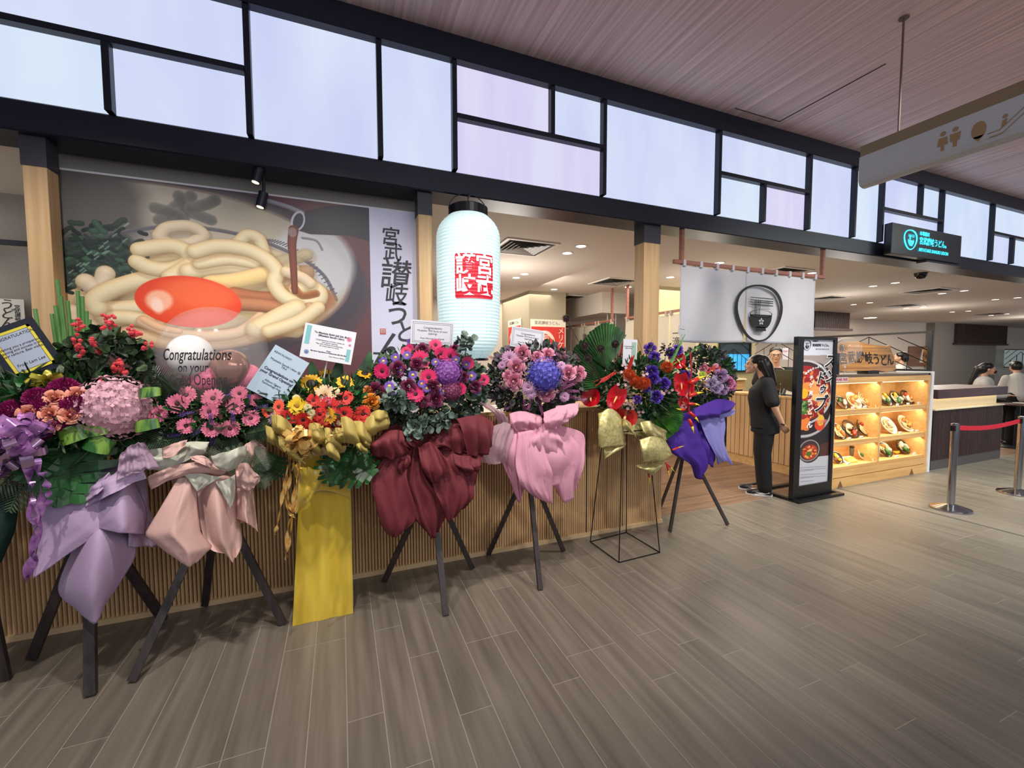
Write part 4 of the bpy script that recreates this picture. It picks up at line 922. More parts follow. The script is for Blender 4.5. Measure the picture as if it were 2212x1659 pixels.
sheet(PP, [[(308, 975, Ya), (350, 968, Ya), (372, 975, Ya), (404, 955, Ya), (452, 955, Ya)], [(304, 990, Ya-.02), (350, 992, Ya-.03), (385, 975, Ya+.03), (420, 968, Ya-.06), (445, 975, Ya-.03)], [(300, 1007, Ya), (353, 1017, Ya), (392, 1000, Ya-.03), (425, 985, Ya-.03), (440, 983, Ya)]], m_crm, t, fold=.012, seed=1, lab='cream side of the wrapping paper')
sheet(PP, [[(350, 968, Ya-.03), (385, 955, Ya-.05), (405, 950, Ya-.05)], [(352, 990, Ya-.04), (375, 985, Ya-.09), (398, 965, Ya-.06)]], m_bl, t, fold=.01, seed=8)
sheet(PP, [[(318, 1030, Ya), (370, 1008, Ya-.03), (430, 998, Ya-.05), (490, 1008, Ya)], [(321, 1045, Ya), (370, 1024, Ya-.04), (430, 1010, Ya-.08), (490, 1018, Ya)], [(326, 1058, Ya), (372, 1036, Ya-.03), (425, 1022, Ya-.05), (480, 1026, Ya)]], m_bl, t, fold=.01, seed=2)
sheet(PP, [[(393, 1020, Ya-.04), (435, 1022, Ya-.05), (478, 1031, Ya-.03)], [(410, 1040, Ya-.05), (432, 1042, Ya-.06), (452, 1046, Ya-.05)], [(424, 1060, Ya-.05), (426, 1062, Ya-.05), (428, 1060, Ya-.05)]], m_crm, t, fold=.004, straight=True)
sheet(PP, [[(388, 1025, 2.62), (405, 1025, 2.60), (424, 1030, 2.62)], [(350, 1090, 2.58), (388, 1092, 2.53), (426, 1092, 2.60)], [(312, 1153, 2.58), (372, 1153, 2.47), (434, 1148, 2.58)], [(356, 1188, 2.56), (408, 1195, 2.47), (460, 1179, 2.60)], [(402, 1216, 2.54), (411, 1225, 2.5), (424, 1214, 2.54)]], m_bl, t, fold=.02, freq=4, seed=4, straight=True)
sheet(PP, [[(425, 1040, 2.68), (470, 1030, 2.62), (512, 1026, 2.68)], [(430, 1110, 2.66), (475, 1100, 2.56), (514, 1090, 2.68)], [(442, 1165, 2.62), (482, 1165, 2.54), (523, 1158, 2.66)], [(459, 1182, 2.6), (492, 1192, 2.55), (518, 1186, 2.62)], [(490, 1192, 2.58), (503, 1215, 2.56), (509, 1198, 2.6)]], m_bl, t, fold=.02, freq=6, seed=5, pleat=.014, npl=2.2)
sheet(PP, [[(466, 1042, 2.58), (490, 1035, 2.56), (508, 1025, 2.6)], [(478, 1062, 2.57), (495, 1062, 2.54), (508, 1068, 2.58)], [(492, 1088, 2.56), (497, 1096, 2.55), (502, 1090, 2.56)]], m_crm, t, fold=.01, seed=7)
sheet(PP, [[(512, 1055, 2.66), (530, 1050, 2.62), (546, 1056, 2.7)], [(512, 1090, 2.64), (532, 1095, 2.58), (552, 1105, 2.68)], [(512, 1121, 2.62), (535, 1130, 2.58), (557, 1149, 2.66)]], m_bl, t, fold=.015, pleat=.012, npl=1.5, seed=6)
sheet(PP, [[(508, 1005, 2.62), (532, 1000, 2.56), (548, 1018, 2.6)], [(510, 1035, 2.6), (532, 1035, 2.54), (562, 1030, 2.6)], [(512, 1052, 2.6), (535, 1060, 2.56), (556, 1045, 2.6)]], m_bl, t, fold=.02, freq=12, seed=12)
sheet(PP, [[(455, 985, 2.56), (485, 978, 2.5), (512, 968, 2.52), (532, 962, 2.58)], [(462, 1002, 2.55), (488, 1004, 2.5), (510, 985, 2.46), (532, 985, 2.56)], [(474, 1014, 2.56), (492, 1019, 2.52), (512, 1008, 2.5), (526, 992, 2.56)]], m_crm, t, fold=.012, seed=9, pleat=.014, npl=1.2)
sheet(PP, [[(528, 962, 2.66), (550, 950, 2.7), (576, 968, 2.74)], [(532, 985, 2.66), (552, 985, 2.68), (572, 992, 2.72)], [(534, 1000, 2.66), (545, 1010, 2.68), (558, 1000, 2.7)]], m_bl, t, fold=.015, seed=10)
sheet(PP, [[(410, 985, 2.56), (440, 985, 2.54), (460, 1000, 2.56)], [(414, 992, 2.54), (440, 1004, 2.5), (456, 1012, 2.55)]], m_bl, t, fold=.01, seed=11)
rebase(t, l)
# ---- D: yellow satin column with sunflowers
t = thing('flower_stand', 'flower stand on a tall yellow satin column with sunflowers and red gerberas', 'flower stand', (0, 0, 0), group='congratulatory flower stands lined up before the counter')
a, b_ = at(632, 1353, z=0), at(763, 1325, z=0); c_ = at(650, 1020, Y=a.y); d_ = at(757, 1020, Y=a.y); G = []; n = 60
loop = [(a.x, a.y), (b_.x, a.y), (b_.x, a.y+.30), (a.x, a.y+.30), (a.x, a.y)]; tl = [(c_.x, a.y+.01), (d_.x, a.y+.01), (d_.x, a.y+.28), (c_.x, a.y+.28), (c_.x, a.y+.01)]
for i in range(24):
    v = i/23; z = v*1.02; row = []
    for k in range(4):
        for j in range(14):
            u = j/14; x = loop[k][0]+(loop[k+1][0]-loop[k][0])*u; y = loop[k][1]+(loop[k+1][1]-loop[k][1])*u; x2 = tl[k][0]+(tl[k+1][0]-tl[k][0])*u; y2 = tl[k][1]+(tl[k+1][1]-tl[k][1])*u
            w_ = .005*math.sin(u*17+k*2+v*1.4)*math.sin(u*PI)+.012*v*v*noise.noise(Vector((u*7+k*3, v*3, 1)))*math.sin(u*PI)
            row.append((x*(1-v)+x2*v+(w_ if k in (1, 3) else 0)*(1 if k == 1 else -1), y*(1-v)+y2*v+(-w_ if k == 0 else 0), z+.001))
    row.append(row[0]); G.append(row)
MB().grid(G).build('satin_column', m_sat, t, smooth=True, lab=None) if False else MB().grid(G).build('satin_column', m_sat, t, smooth=True)
B('column_top', (c_.x, d_.x, a.y+.01, a.y+.28, 1.0, 1.02), m_sat, t)
sheet('satin_swag', [[(630, 1000, 2.7), (660, 1010, 2.68), (700, 1015, 2.7), (757, 1020, 2.74)], [(640, 1040, 2.72), (665, 1060, 2.69), (700, 1040, 2.73), (757, 1050, 2.76)], [(636, 1110, 2.75), (652, 1100, 2.73), (690, 1060, 2.76), (757, 1075, 2.78)]], m_sat, t, fold=.03, freq=9, seed=2)
E_ = ELL(700, 885, 2.86, 135, 62, .26)
foliage('leaves', t, m_lg, E_[0], E_[1], 1500, .055, 'oval', shell=(.55, .95)); foliage('fern_sprays', t, m_ld, E_[0], Vector(E_[1])*1.05, 700, .09, 'blade')
for x, y, r in ((672, 829, 21), (712, 814, 21), (746, 826, 17), (788, 806, 15)): flower('sunflower', t, x, y, r, E_, (250, 190, 26), (48, 26, 20), tilt=.55)
RED = (222, 40, 34)
for x, y, r in ((622, 901, 17), (655, 907, 17), (712, 880, 22), (744, 893, 17), (784, 894, 18), (747, 860, 16), (677, 865, 14), (613, 929, 16), (679, 920, 19), (720, 920, 20), (761, 911, 15), (690, 895, 14), (634, 940, 14), (700, 905, 14)): flower('gerbera', t, x, y, r, E_, RED, (60, 14, 20), tilt=.75)
for x, y, r in ((602, 879, 18), (580, 893, 16)): flower('gerbera', t, x, y, r, E_, (230, 74, 40), (60, 20, 20), sc3=(1, .6, 1), lab='orange red gerbera')
flower('gerbera', t, 702, 853, 22, E_, (248, 214, 168), (206, 140, 90), tilt=.7, lab='cream gerbera'); flower('gerbera', t, 642, 877, 19, E_, (246, 206, 40), (180, 120, 30), lab='yellow gerbera'); flower('gerbera', t, 707, 898, 18, E_, (244, 178, 40), (200, 100, 20), lab='golden yellow gerbera')
flower('rose', t, 803, 868, 14, E_, (236, 150, 50), lab='orange rose'); flower('rose', t, 797, 845, 10, E_, (216, 130, 60))
for x, y, r in ((594, 905, 14), (708, 868, 12), (784, 914, 12), (650, 925, 12), (725, 845, 9), (736, 912, 9), (673, 893, 9), (665, 880, 8), (640, 860, 8)): flower('chrysanthemum', t, x, y, r, E_, (206, 170, 206) if r > 10 else (240, 226, 170), tilt=.8)
for a_, b2 in (((770, 880), (800, 760)), ((785, 870), (835, 790)), ((760, 880), (770, 800)), ((690, 870), (672, 780)), ((720, 870), (735, 770)), ((780, 900), (830, 850))): bigp('broad_leaf', t, a_, b2, 2.86, 2.9, m_lg, 'blade', w=.13)
bigp('monstera_leaf', t, (740, 985), (805, 1030), 2.72, 2.58, m_lg, 'monstera', w=.62, droop=.05, lab='glossy dark monstera leaf'); bigp('monstera_leaf', t, (720, 985), (725, 1048), 2.74, 2.64, m_lg, 'monstera', w=.6)
bigp('monstera_leaf', t, (600, 985), (575, 1035), 2.85, 2.85, m_lg, 'monstera', w=.6)
for k, (x0, y0, x1, y1, h) in enumerate(((585, 915, 630, 935, 45), (572, 935, 612, 965, 40), (600, 955, 640, 990, 35), (665, 935, 705, 950, 48), (690, 940, 735, 965, 45), (735, 925, 775, 950, 60), (760, 930, 800, 950, 50), (785, 925, 838, 915, 45), (700, 965, 730, 990, 38), (640, 965, 672, 985, 36), (775, 950, 805, 965, 25), (620, 975, 655, 1000, 25), (590, 900, 600, 930, 40), (800, 905, 835, 900, 30), (765, 960, 790, 975, 20), (655, 950, 690, 975, 40), (715, 940, 755, 950, 35))):
    Yb = 2.60+.04*math.sin(k*2.1); xm = (x0+x1)/2; ym = (y0+y1)/2
    sheet(PP, [[(x0, y0-h*.4, Yb), (xm, ym-h*.6, Yb-.05), (x1, y1-h*.4, Yb+.02)], [(x0+3, y0+h*.1, Yb-.05), (xm, ym, Yb-.10), (x1+4, y1, Yb-.03)], [(x0+6, y0+h*.5, Yb-.02), (xm+4, ym+h*.35, Yb-.02), (x1, y1+h*.25, Yb)]], m_gp, t, n=14, fold=.014, freq=7, seed=k, pleat=.014, npl=1.2)
bow('gold_bow', t, m_rbg, 645, 950, 2.50, 36, 24, 15, 5, 'shiny gold ribbon bow')
for pts in ([(628, 975), (612, 1060), (600, 1130), (594, 1155)], [(640, 980), (622, 1060), (632, 1110)], [(650, 990), (636, 1060), (628, 1150), (616, 1210)], [(632, 980), (616, 1040), (622, 1100), (640, 1120)], [(655, 990), (672, 970), (705, 945), (740, 930)], [(660, 985), (652, 940), (672, 960)], [(645, 1000), (640, 1080), (622, 1140), (620, 1205)], [(668, 900), (690, 925), (705, 905), (712, 880)]): ribbon(t, m_rbg, [(x, y, 2.50) for x, y in pts], 9)
rebase(t, ((a.x+b_.x)/2, a.y+.15, 0))
# ---- E: maroon paper
t, l = stand('flower stand in deep maroon paper with hot pink gerberas and purple asters', [(830, 1258), (963, 1330), (1020, 1230)], (932, 1038), 2.88, .038)
E_ = ELL(925, 840, 2.92, 130, 92, .30)
foliage('leaves', t, m_ld, E_[0], E_[1], 1500, .055, 'oval', shell=(.6, .98)); foliage('eucalyptus_leaves', t, m_le, E_[0], Vector(E_[1])*1.06, 1300, .042, 'round', zmin=-.95, lean=.9)
for x, y, r in ((908, 777, 20), (825, 802, 17), (926, 815, 18), (898, 851, 18), (941, 745, 14), (953, 764, 15), (972, 769, 17), (1011, 784, 14), (993, 840, 14), (1046, 820, 12), (877, 759, 11), (885, 752, 9)): flower('gerbera', t, x, y, r, E_, (228, 36, 104), (60, 14, 30), tilt=.75)
for x, y, r in ((879, 767, 10), (854, 772, 10), (892, 810, 10), (841, 834, 11), (849, 859, 11), (941, 782, 9), (911, 829, 9), (922, 839, 9), (985, 777, 9), (889, 740, 11), (1018, 812, 11), (1007, 788, 9), (866, 800, 8), (958, 845, 8), (828, 780, 9), (1030, 845, 8)): flower('aster', t, x, y, r, E_, (132, 92, 196), (230, 210, 90), tilt=.75)
flower('hydrangea', t, 966, 806, 29, E_, (158, 92, 180), tilt=.8, lab='purple hydrangea head'); flower('hydrangea', t, 975, 845, 20, E_, (150, 70, 110), tilt=.8)
for x, y, r in ((812, 848, 17), (941, 862, 14), (882, 835, 13), (859, 797, 14), (912, 756, 12), (982, 757, 11), (915, 868, 10), (1027, 835, 11), (1000, 815, 10), (900, 787, 11), (935, 835, 12)): flower('rose', t, x, y, r, E_, (130, 44, 84), tilt=.75)
for c0 in ((1005, 738), (845, 862), (870, 870), (920, 915), (955, 910), (898, 930)):
    Ec = ELL(c0[0], c0[1], 2.62, 17, 15, .05); foliage('eucalyptus_sprig', t, m_le, *Ec, 46, .045, 'round', shell=(.2, 1), lean=1, front=False)
b = MB(); b.tube([at(1003, 735, Y=2.7), at(1006, 760, Y=2.72), at(1002, 800, Y=2.78)], .003, 5); b.build('stem', m_br, t)
Y0 = 2.66
sheet(PP, [[(830, 925, 2.8), (930, 895, 2.74), (1042, 897, 2.85)], [(806, 985, 2.82), (930, 980, 2.76), (1040, 985, 2.88)], [(830, 1050, 2.84), (930, 1080, 2.78), (1022, 1050, 2.88)]], m_mar, t, fold=.03, seed=1, pleat=.02, npl=3)
for k, rows in enumerate(([[(845, 970), (865, 965), (890, 965)], [(803, 1030), (840, 1030), (875, 1025)], [(812, 1090), (850, 1095), (892, 1090)], [(826, 1135), (860, 1140), (896, 1122)], [(840, 1155), (850, 1160), (870, 1146)]],
    [[(880, 965), (897, 960), (912, 965)], [(864, 1040), (895, 1035), (918, 1030)], [(885, 1090), (915, 1085), (955, 1080)], [(893, 1118), (925, 1125), (962, 1112)], [(922, 1150), (934, 1163), (946, 1148)]],
    [[(925, 985), (965, 990), (1015, 990)], [(935, 1050), (985, 1045), (1022, 1045)], [(952, 1090), (990, 1088), (1022, 1070)], [(961, 1118), (975, 1124), (1002, 1098)]],
    [[(903, 965), (925, 955), (940, 962)], [(912, 1010), (940, 1010), (968, 1005)], [(928, 1035), (938, 1043), (962, 1028)]],
    [[(935, 970), (985, 975), (1018, 975)], [(960, 1005), (990, 1005), (1022, 995)], [(966, 1036), (995, 1032), (1026, 1012)]],
    [[(922, 950), (980, 915), (1003, 925)], [(930, 965), (985, 945), (1032, 945)], [(958, 962), (990, 979), (1039, 956)]],
    [[(985, 905), (1035, 896), (1062, 912)], [(1000, 930), (1040, 930), (1064, 945)], [(1010, 985), (1040, 985), (1062, 965)]],
    [[(812, 950), (840, 930), (868, 930)], [(800, 962), (840, 950), (872, 955)], [(808, 985), (850, 990), (880, 975)]],
    [[(875, 945), (893, 925), (920, 920)], [(872, 960), (890, 945), (912, 935)], [(888, 972), (900, 955), (914, 945)]],
    [[(845, 1000), (862, 980), (882, 972)], [(850, 1020), (868, 1000), (888, 990)], [(858, 1030), (870, 1018), (880, 1010)]],
    [[(980, 980), (1010, 985), (1045, 975)], [(985, 1005), (1020, 1010), (1040, 1000)], [(1000, 1018), (1020, 1022), (1035, 1012)]])):
    nr_ = len(rows); rr = [[(x, y, Y0+.04*math.sin(k*1.7)-.07*math.sin(i/(nr_-1)*PI*.8)-.025*(j == 1)) for j, (x, y) in enumerate(r)] for i, r in enumerate(rows)]
    sheet(PP, rr, m_mar, t, n=20, fold=.022, freq=6, seed=k+20, pleat=.020, npl=2.5+k % 3*.8)
rebase(t, l)
# ---- F: pink tulle
t, l = stand('flower stand in sheer pink tulle with pink roses and a blue hydrangea', [(1055, 1200), (1167, 1275), (1217, 1192)], (1141, 1007), 2.9, .034)
E_ = ELL(1155, 820, 2.95, 108, 80, .28)
foliage('leaves', t, m_ld, E_[0], E_[1], 1500, .05, 'oval', shell=(.6, .98)); foliage('dusky_leaves', t, m_lp, E_[0], Vector(E_[1])*1.06, 900, .042, 'round', lean=.9)
for x, y, r in ((1128, 763, 14), (1184, 766, 12), (1115, 794, 15), (1110, 824, 15), (1228, 805, 13), (1250, 807, 13), (1181, 850, 14), (1160, 770, 9), (1098, 812, 10)): flower('rose', t, x, y, r, E_, (232, 152, 178), tilt=.75)
flower('hydrangea', t, 1175, 813, 35, E_, (96, 92, 196), tilt=.8, lab='blue violet hydrangea head')
for x, y, r in ((1100, 774, 17), (1141, 838, 15), (1219, 857, 11), (1147, 850, 12), (1084, 790, 9), (1212, 790, 10)): flower('chrysanthemum', t, x, y, r, E_, (222, 172, 208), tilt=.75)
rb = random.Random(8)
for k in range(34):
    a_ = rb.uniform(-1.5, 1.5); x = 1155+rb.uniform(-95, 98); y = 825+rb.uniform(-72, 72)
    if abs(x-1175) < 32 and abs(y-813) < 30: continue
    flower('statice_sprig', t, x, y, rb.uniform(8, 13), E_, rb.choice(((190, 110, 160), (172, 110, 170), (200, 128, 170))), dirv=(math.sin(a_), -.4, math.cos(a_)), sc3=(.8, .8, 1))
for x, y, a_ in ((1145, 870, 3.6), (1168, 880, 3.0), (1172, 900, 3.2), (1235, 845, 1.6), (1245, 860, 1.9), (1225, 835, 1.2)): flower('statice_sprig', t, x, y, 14, E_, (186, 108, 158), dirv=(math.sin(a_), -.3, math.cos(a_)), sc3=(.7, .7, 1.2))
Y0 = 2.72
for k, (mm, rows) in enumerate(((m_pk, [[(1105, 925), (1150, 920), (1215, 925)], [(1090, 980), (1160, 985), (1250, 970)], [(1120, 1050), (1165, 1055), (1235, 1040)]]),
    (m_pk, [[(1100, 935), (1115, 922), (1130, 928)], [(1074, 962), (1100, 955), (1125, 960)], [(1082, 992), (1105, 990), (1126, 995)], [(1100, 1035), (1112, 1032), (1126, 1040)], [(1114, 1072), (1121, 1086), (1127, 1070)]]),
    (m_pk, [[(1118, 935), (1140, 930), (1168, 928)], [(1112, 980), (1145, 975), (1178, 978)], [(1115, 1022), (1150, 1015), (1190, 1020)], [(1126, 1050), (1155, 1055), (1193, 1050)], [(1152, 1072), (1175, 1083), (1191, 1087)]]),
    (m_pk, [[(1165, 925), (1190, 915), (1215, 920)], [(1180, 970), (1210, 960), (1261, 938)], [(1185, 1010), (1218, 1000), (1263, 980)], [(1194, 1042), (1222, 1040), (1250, 1025)], [(1206, 1066), (1221, 1087), (1243, 1056)]]),
    (m_pk, [[(1100, 893), (1130, 888), (1168, 898)], [(1104, 915), (1135, 908), (1168, 915)], [(1112, 932), (1135, 928), (1168, 932)]]),
    (m_pk, [[(1170, 893), (1210, 876), (1252, 870)], [(1172, 915), (1212, 903), (1246, 896)], [(1182, 927), (1205, 922), (1226, 905)]]),
    (m_pk2, [[(1033, 869), (1045, 870), (1060, 880)], [(1058, 887), (1075, 888), (1090, 898)], [(1080, 915), (1092, 922), (1102, 928)]]),
    (m_pk2, [[(1062, 920), (1090, 912), (1108, 922)], [(1038, 962), (1070, 962), (1098, 968)], [(1042, 998), (1065, 1003), (1088, 1000)]]),
    (m_pk, [[(1150, 935), (1175, 915), (1200, 930)], [(1140, 955), (1175, 945), (1215, 955)], [(1135, 985), (1175, 985), (1225, 990)]]),
    (m_pk, [[(1108, 945), (1125, 935), (1142, 942)], [(1105, 958), (1125, 950), (1140, 958)], [(1110, 968), (1125, 965), (1138, 968)]]))):
    nr_ = len(rows); rr = [[(x, y, Y0+.05*math.sin(k*2.3)-.07*math.sin(i/(nr_-1)*PI*.85)-.02*(j == 1)) for j, (x, y) in enumerate(r)] for i, r in enumerate(rows)]
    sheet('tulle_wrap', rr, mm, t, n=20, fold=.022, freq=9, seed=k+40, pleat=.016, npl=3.5+k % 3)
rebase(t, l)
# ---- G: wire frame stand, gold mesh, tropical flowers
t = thing('flower_stand', 'tropical flower stand on a thin black wire frame with gold mesh wrap', 'flower stand', (0, 0, 0), group='congratulatory flower stands lined up before the counter')
F4 = [at(*p_, z=.004) for p_ in ((1275, 1170), (1337, 1215), (1425, 1193), (1353, 1150))]; cx_ = sum((f.x for f in F4))/4; cy_ = sum((f.y for f in F4))/4
T4 = [Vector((cx_+(f.x-cx_)*.62, cy_+(f.y-cy_)*.62, 1.02)) for f in F4]; m_wire = mat('black_wire', (16, 16, 18), .35, metal=.4)
for i in range(4):
    b = MB(); b.tube([F4[i], F4[(i+1) % 4]], .0045, 6); b.build('base_rail', m_wire, t); b = MB(); b.tube([F4[i], T4[i]], .0045, 6); b.build('upright', m_wire, t); b = MB(); b.tube([T4[i], T4[(i+1) % 4]], .0045, 6); b.build('top_rail', m_wire, t)
E_ = ELL(1375, 840, 2.98, 105, 72, .26)
foliage('leaves', t, m_lg, E_[0], E_[1], 1300, .06, 'oval', shell=(.5, .92)); foliage('dusky_leaves', t, m_ld, E_[0], Vector(E_[1])*1.0, 600, .09, 'blade')
for a, b_, w_, mm in (((1312, 800), (1300, 700), .75, m_lg), ((1320, 830), (1228, 770), .6, m_lg), ((1395, 880), (1475, 900), .55, m_lb), ((1400, 860), (1420, 815), .7, m_lb), ((1400, 885), (1455, 935), .5, m_lb), ((1400, 870), (1430, 890), .8, m_lb)): bigp('fan_palm_leaf', t, a, b_, 2.95, 2.90, mm, 'fan', w=w_)
for x, y, r, sc in ((1276, 859, 21, (1.1, .8, 1)), (1331, 859, 21, (1, 1.1, 1)), (1350, 901, 24, (1.2, .75, 1)), (1463, 777, 18, (1, 1, 1)), (1472, 830, 19, (.9, 1.2, 1)), (1487, 842, 17, (.8, 1.1, 1)), (1476, 870, 12, (1, 1, 1))): flower('anthurium', t, x, y, r, (E_[0], Vector(E_[1])*1.08), (202, 20, 34), (246, 214, 130), tilt=.85, sc3=sc, m=mat('anthurium_red', (196, 16, 34), .12, coat=.8), roll=random.uniform(-.5, .5))
for x, y, h, a_ in ((1344, 745, 22, .08), (1362, 785, 22, .25), (1318, 812, 20, 1.0), (1300, 818, 14, 1.2)): flower('ginger_spike', t, x, y, h, (E_[0], Vector(E_[1])*1.02), (196, 40, 26), dirv=(math.sin(a_), -.15, math.cos(a_)), sc3=(.7, .7, 1.1))
for x, y, r in ((1358, 810, 13), (1370, 822, 13), (1391, 828, 14), (1441, 793, 13), (1380, 830, 10)): flower('pincushion_flower', t, x, y, r, E_, (222, 98, 44))
for x, y, r in ((1404, 753, 10), (1414, 771, 9), (1408, 803, 11), (1410, 818, 10), (1417, 857, 11), (1464, 756, 9), (1482, 810, 9), (1449, 762, 8), (1435, 828, 10), (1397, 839, 7), (1376, 863, 7)): flower('lisianthus', t, x, y, r, E_, (86, 50, 168), tilt=.8)
for x, y, x1, y1 in ((1223, 688, 1300, 830), (1263, 747, 1300, 830), (1297, 753, 1320, 840), (1270, 774, 1310, 840), (1329, 743, 1335, 840)):
    q = flower('thistle_head', t, x, y, 8.5, E_, (92, 72, 72), Y=2.8) if 'thistle_head' in BUILD else None
    b = MB(); b.tube([at(x, y, Y=2.8), at(x1, y1, Y=2.9)], .0022, 5); b.build('stem', m_br, t)
for k in range(34):
    x, y = random.choice(((1345, 805), (1352, 825), (1370, 880), (1355, 880), (1395, 810), (1440, 850), (1362, 890))); flower('waxflower', t, x+random.gauss(0, 10), y+random.gauss(0, 8), 3.4, E_, (226, 178, 184)) if 'waxflower' in BUILD else None
b = MB(); b.tube([at(1491, 760, Y=2.75), at(1494, 800, Y=2.7), at(1488, 850, Y=2.68), at(1488, 895, Y=2.66)], .007, 6); b.build('heliconia_stem', mat('heliconia_stem_red', (150, 24, 30), .4), t)
for x, y, r, dx, dz in ((1489, 828, 22, 1, .18), (1488, 855, 18, 1, .0), (1487, 872, 15, 1, -.35), (1480, 885, 14, -.9, .3), (1490, 890, 16, .6, -.9), (1489, 905, 16, .1, -1), (1472, 785, 13, .5, -.8)):
    p_ = at(x, y, Y=2.66); f = flower('heliconia_bract', t, x, y, r, E_, (210, 36, 24), Y=2.66); k_ = r*mpp(x, y, 2.66); X_ = Vector((dx, -.15, dz)).normalized(); Z_ = X_.cross(Vector((0, 1, 0))).normalized(); m4 = Matrix((X_, Z_.cross(X_), Z_)).transposed().to_4x4(); f.matrix_local = Matrix.Translation(p_) @ m4 @ Matrix.Diagonal((k_*.95, k_, k_, 1))
for x, y, dx, dz in ((1452, 972, 1, .12), (1438, 1000, .7, -.8), (1440, 1000, .05, -1), (1400, 1015, .0, -1)):
    p_ = at(x, y, Y=2.8); f = flower('heliconia_bract', t, x, y, 14, E_, (210, 36, 24), Y=2.8); k_ = 15*mpp(x, y, 2.8); X_ = Vector((dx, -.1, dz)).normalized(); Z_ = X_.cross(Vector((0, 1, 0))).normalized(); m4 = Matrix((X_, Z_.cross(X_), Z_)).transposed().to_4x4(); f.matrix_local = Matrix.Translation(p_) @ m4 @ Matrix.Diagonal((k_, k_*.6, k_*.6, 1))
for a, b_ in (((1410, 860), (1480, 722)), ((1450, 790), (1512, 748)), ((1440, 880), (1412, 800))): bigp('reed_blade', t, a, b_, 2.85, 2.82, m_lb, 'blade', w=.025)
Ec = ELL(1440, 755, 2.85, 14, 12, .05); foliage('dark_plume', t, mat('plume_black', (16, 16, 18), .8), *Ec, 60, .03, 'oval', shell=(.1, 1), front=False)
for k in range(7): p0 = at(1390+random.uniform(-8, 8), 800, Y=2.9); p1 = at(1385+random.uniform(-12, 35), 730+random.uniform(0, 25), Y=2.92); b = MB(); b.tube([p0, (p0+p1)/2+Vector((.02, 0, 0)), p1], .0018, 4); b.build('twig', m_br, t)
Y0 = 2.78
for k, rows in enumerate(([[(1292, 893), (1318, 882), (1342, 900)], [(1292, 930), (1318, 922), (1348, 932)], [(1292, 965), (1305, 967), (1351, 961)]], [[(1300, 955), (1325, 960), (1350, 952)], [(1302, 975), (1325, 975), (1350, 963)], [(1303, 992), (1308, 990), (1315, 985)]],
    [[(1343, 905), (1352, 905), (1362, 915)], [(1346, 922), (1356, 920), (1368, 930)], [(1360, 934), (1368, 938), (1374, 946)]], [[(1381, 950), (1410, 942), (1438, 950)], [(1384, 975), (1418, 968), (1452, 978)], [(1389, 998), (1420, 996), (1456, 982)]],
    [[(1383, 912), (1402, 908), (1414, 922)], [(1392, 932), (1412, 932), (1430, 940)], [(1402, 948), (1425, 950), (1442, 958)]], [[(1372, 1005), (1405, 998), (1436, 992)], [(1384, 1012), (1405, 1014), (1430, 1008)], [(1395, 1020), (1408, 1026), (1420, 1018)]], [[(1300, 900), (1370, 900), (1440, 930)], [(1310, 930), (1370, 940), (1440, 950)]])):
    nr_ = len(rows); rr = [[(x, y, Y0+(.12 if k == 6 else 0)+.03*math.sin(k*1.7)-.05*math.sin(i/(nr_-1)*PI*.8)-.03*(j == 1)) for j, (x, y) in enumerate(r)] for i, r in enumerate(rows)]
    sheet('gold_mesh_wrap', rr, m_gold, t, n=16, fold=.014, freq=5, seed=k+60)
rebase(t, (cx_, cy_, 0))
# ---- H: violet fabric
t, l = stand('flower stand in violet and lavender fabric at the entrance, farthest to the right', [(1427, 1095), (1447, 1150), (1572, 1135)], (1480, 955), 3.15, .03)
E_ = ELL(1522, 815, 3.2, 62, 66, .24)
foliage('leaves', t, m_lg, E_[0], E_[1], 900, .055, 'oval', shell=(.6, .98)); foliage('dusky_leaves', t, m_lp, E_[0], Vector(E_[1])*1.08, 900, .04, 'round', lean=.9)
for x, y, r, c in ((1557, 812, 12, (206, 170, 216)), (1548, 835, 11, (206, 180, 220)), (1575, 826, 10, (226, 140, 180)), (1538, 828, 10, (214, 196, 226)), (1580, 835, 8, (220, 130, 170)), (1562, 842, 9, (206, 170, 216)), (1520, 795, 7, (232, 150, 180))): flower('lisianthus', t, x, y, r, E_, c, tilt=.7)
for x, y, r in ((1548, 797, 11), (1530, 800, 8)): flower('gerbera', t, x, y, r, E_, (232, 86, 88), (90, 20, 30), sc3=(.7, 1, 1))
flower('chrysanthemum', t, 1518, 808, 7, E_, (190, 214, 80)); flower('chrysanthemum', t, 1546, 790, 6, E_, (232, 180, 200))
Y0 = 3.0
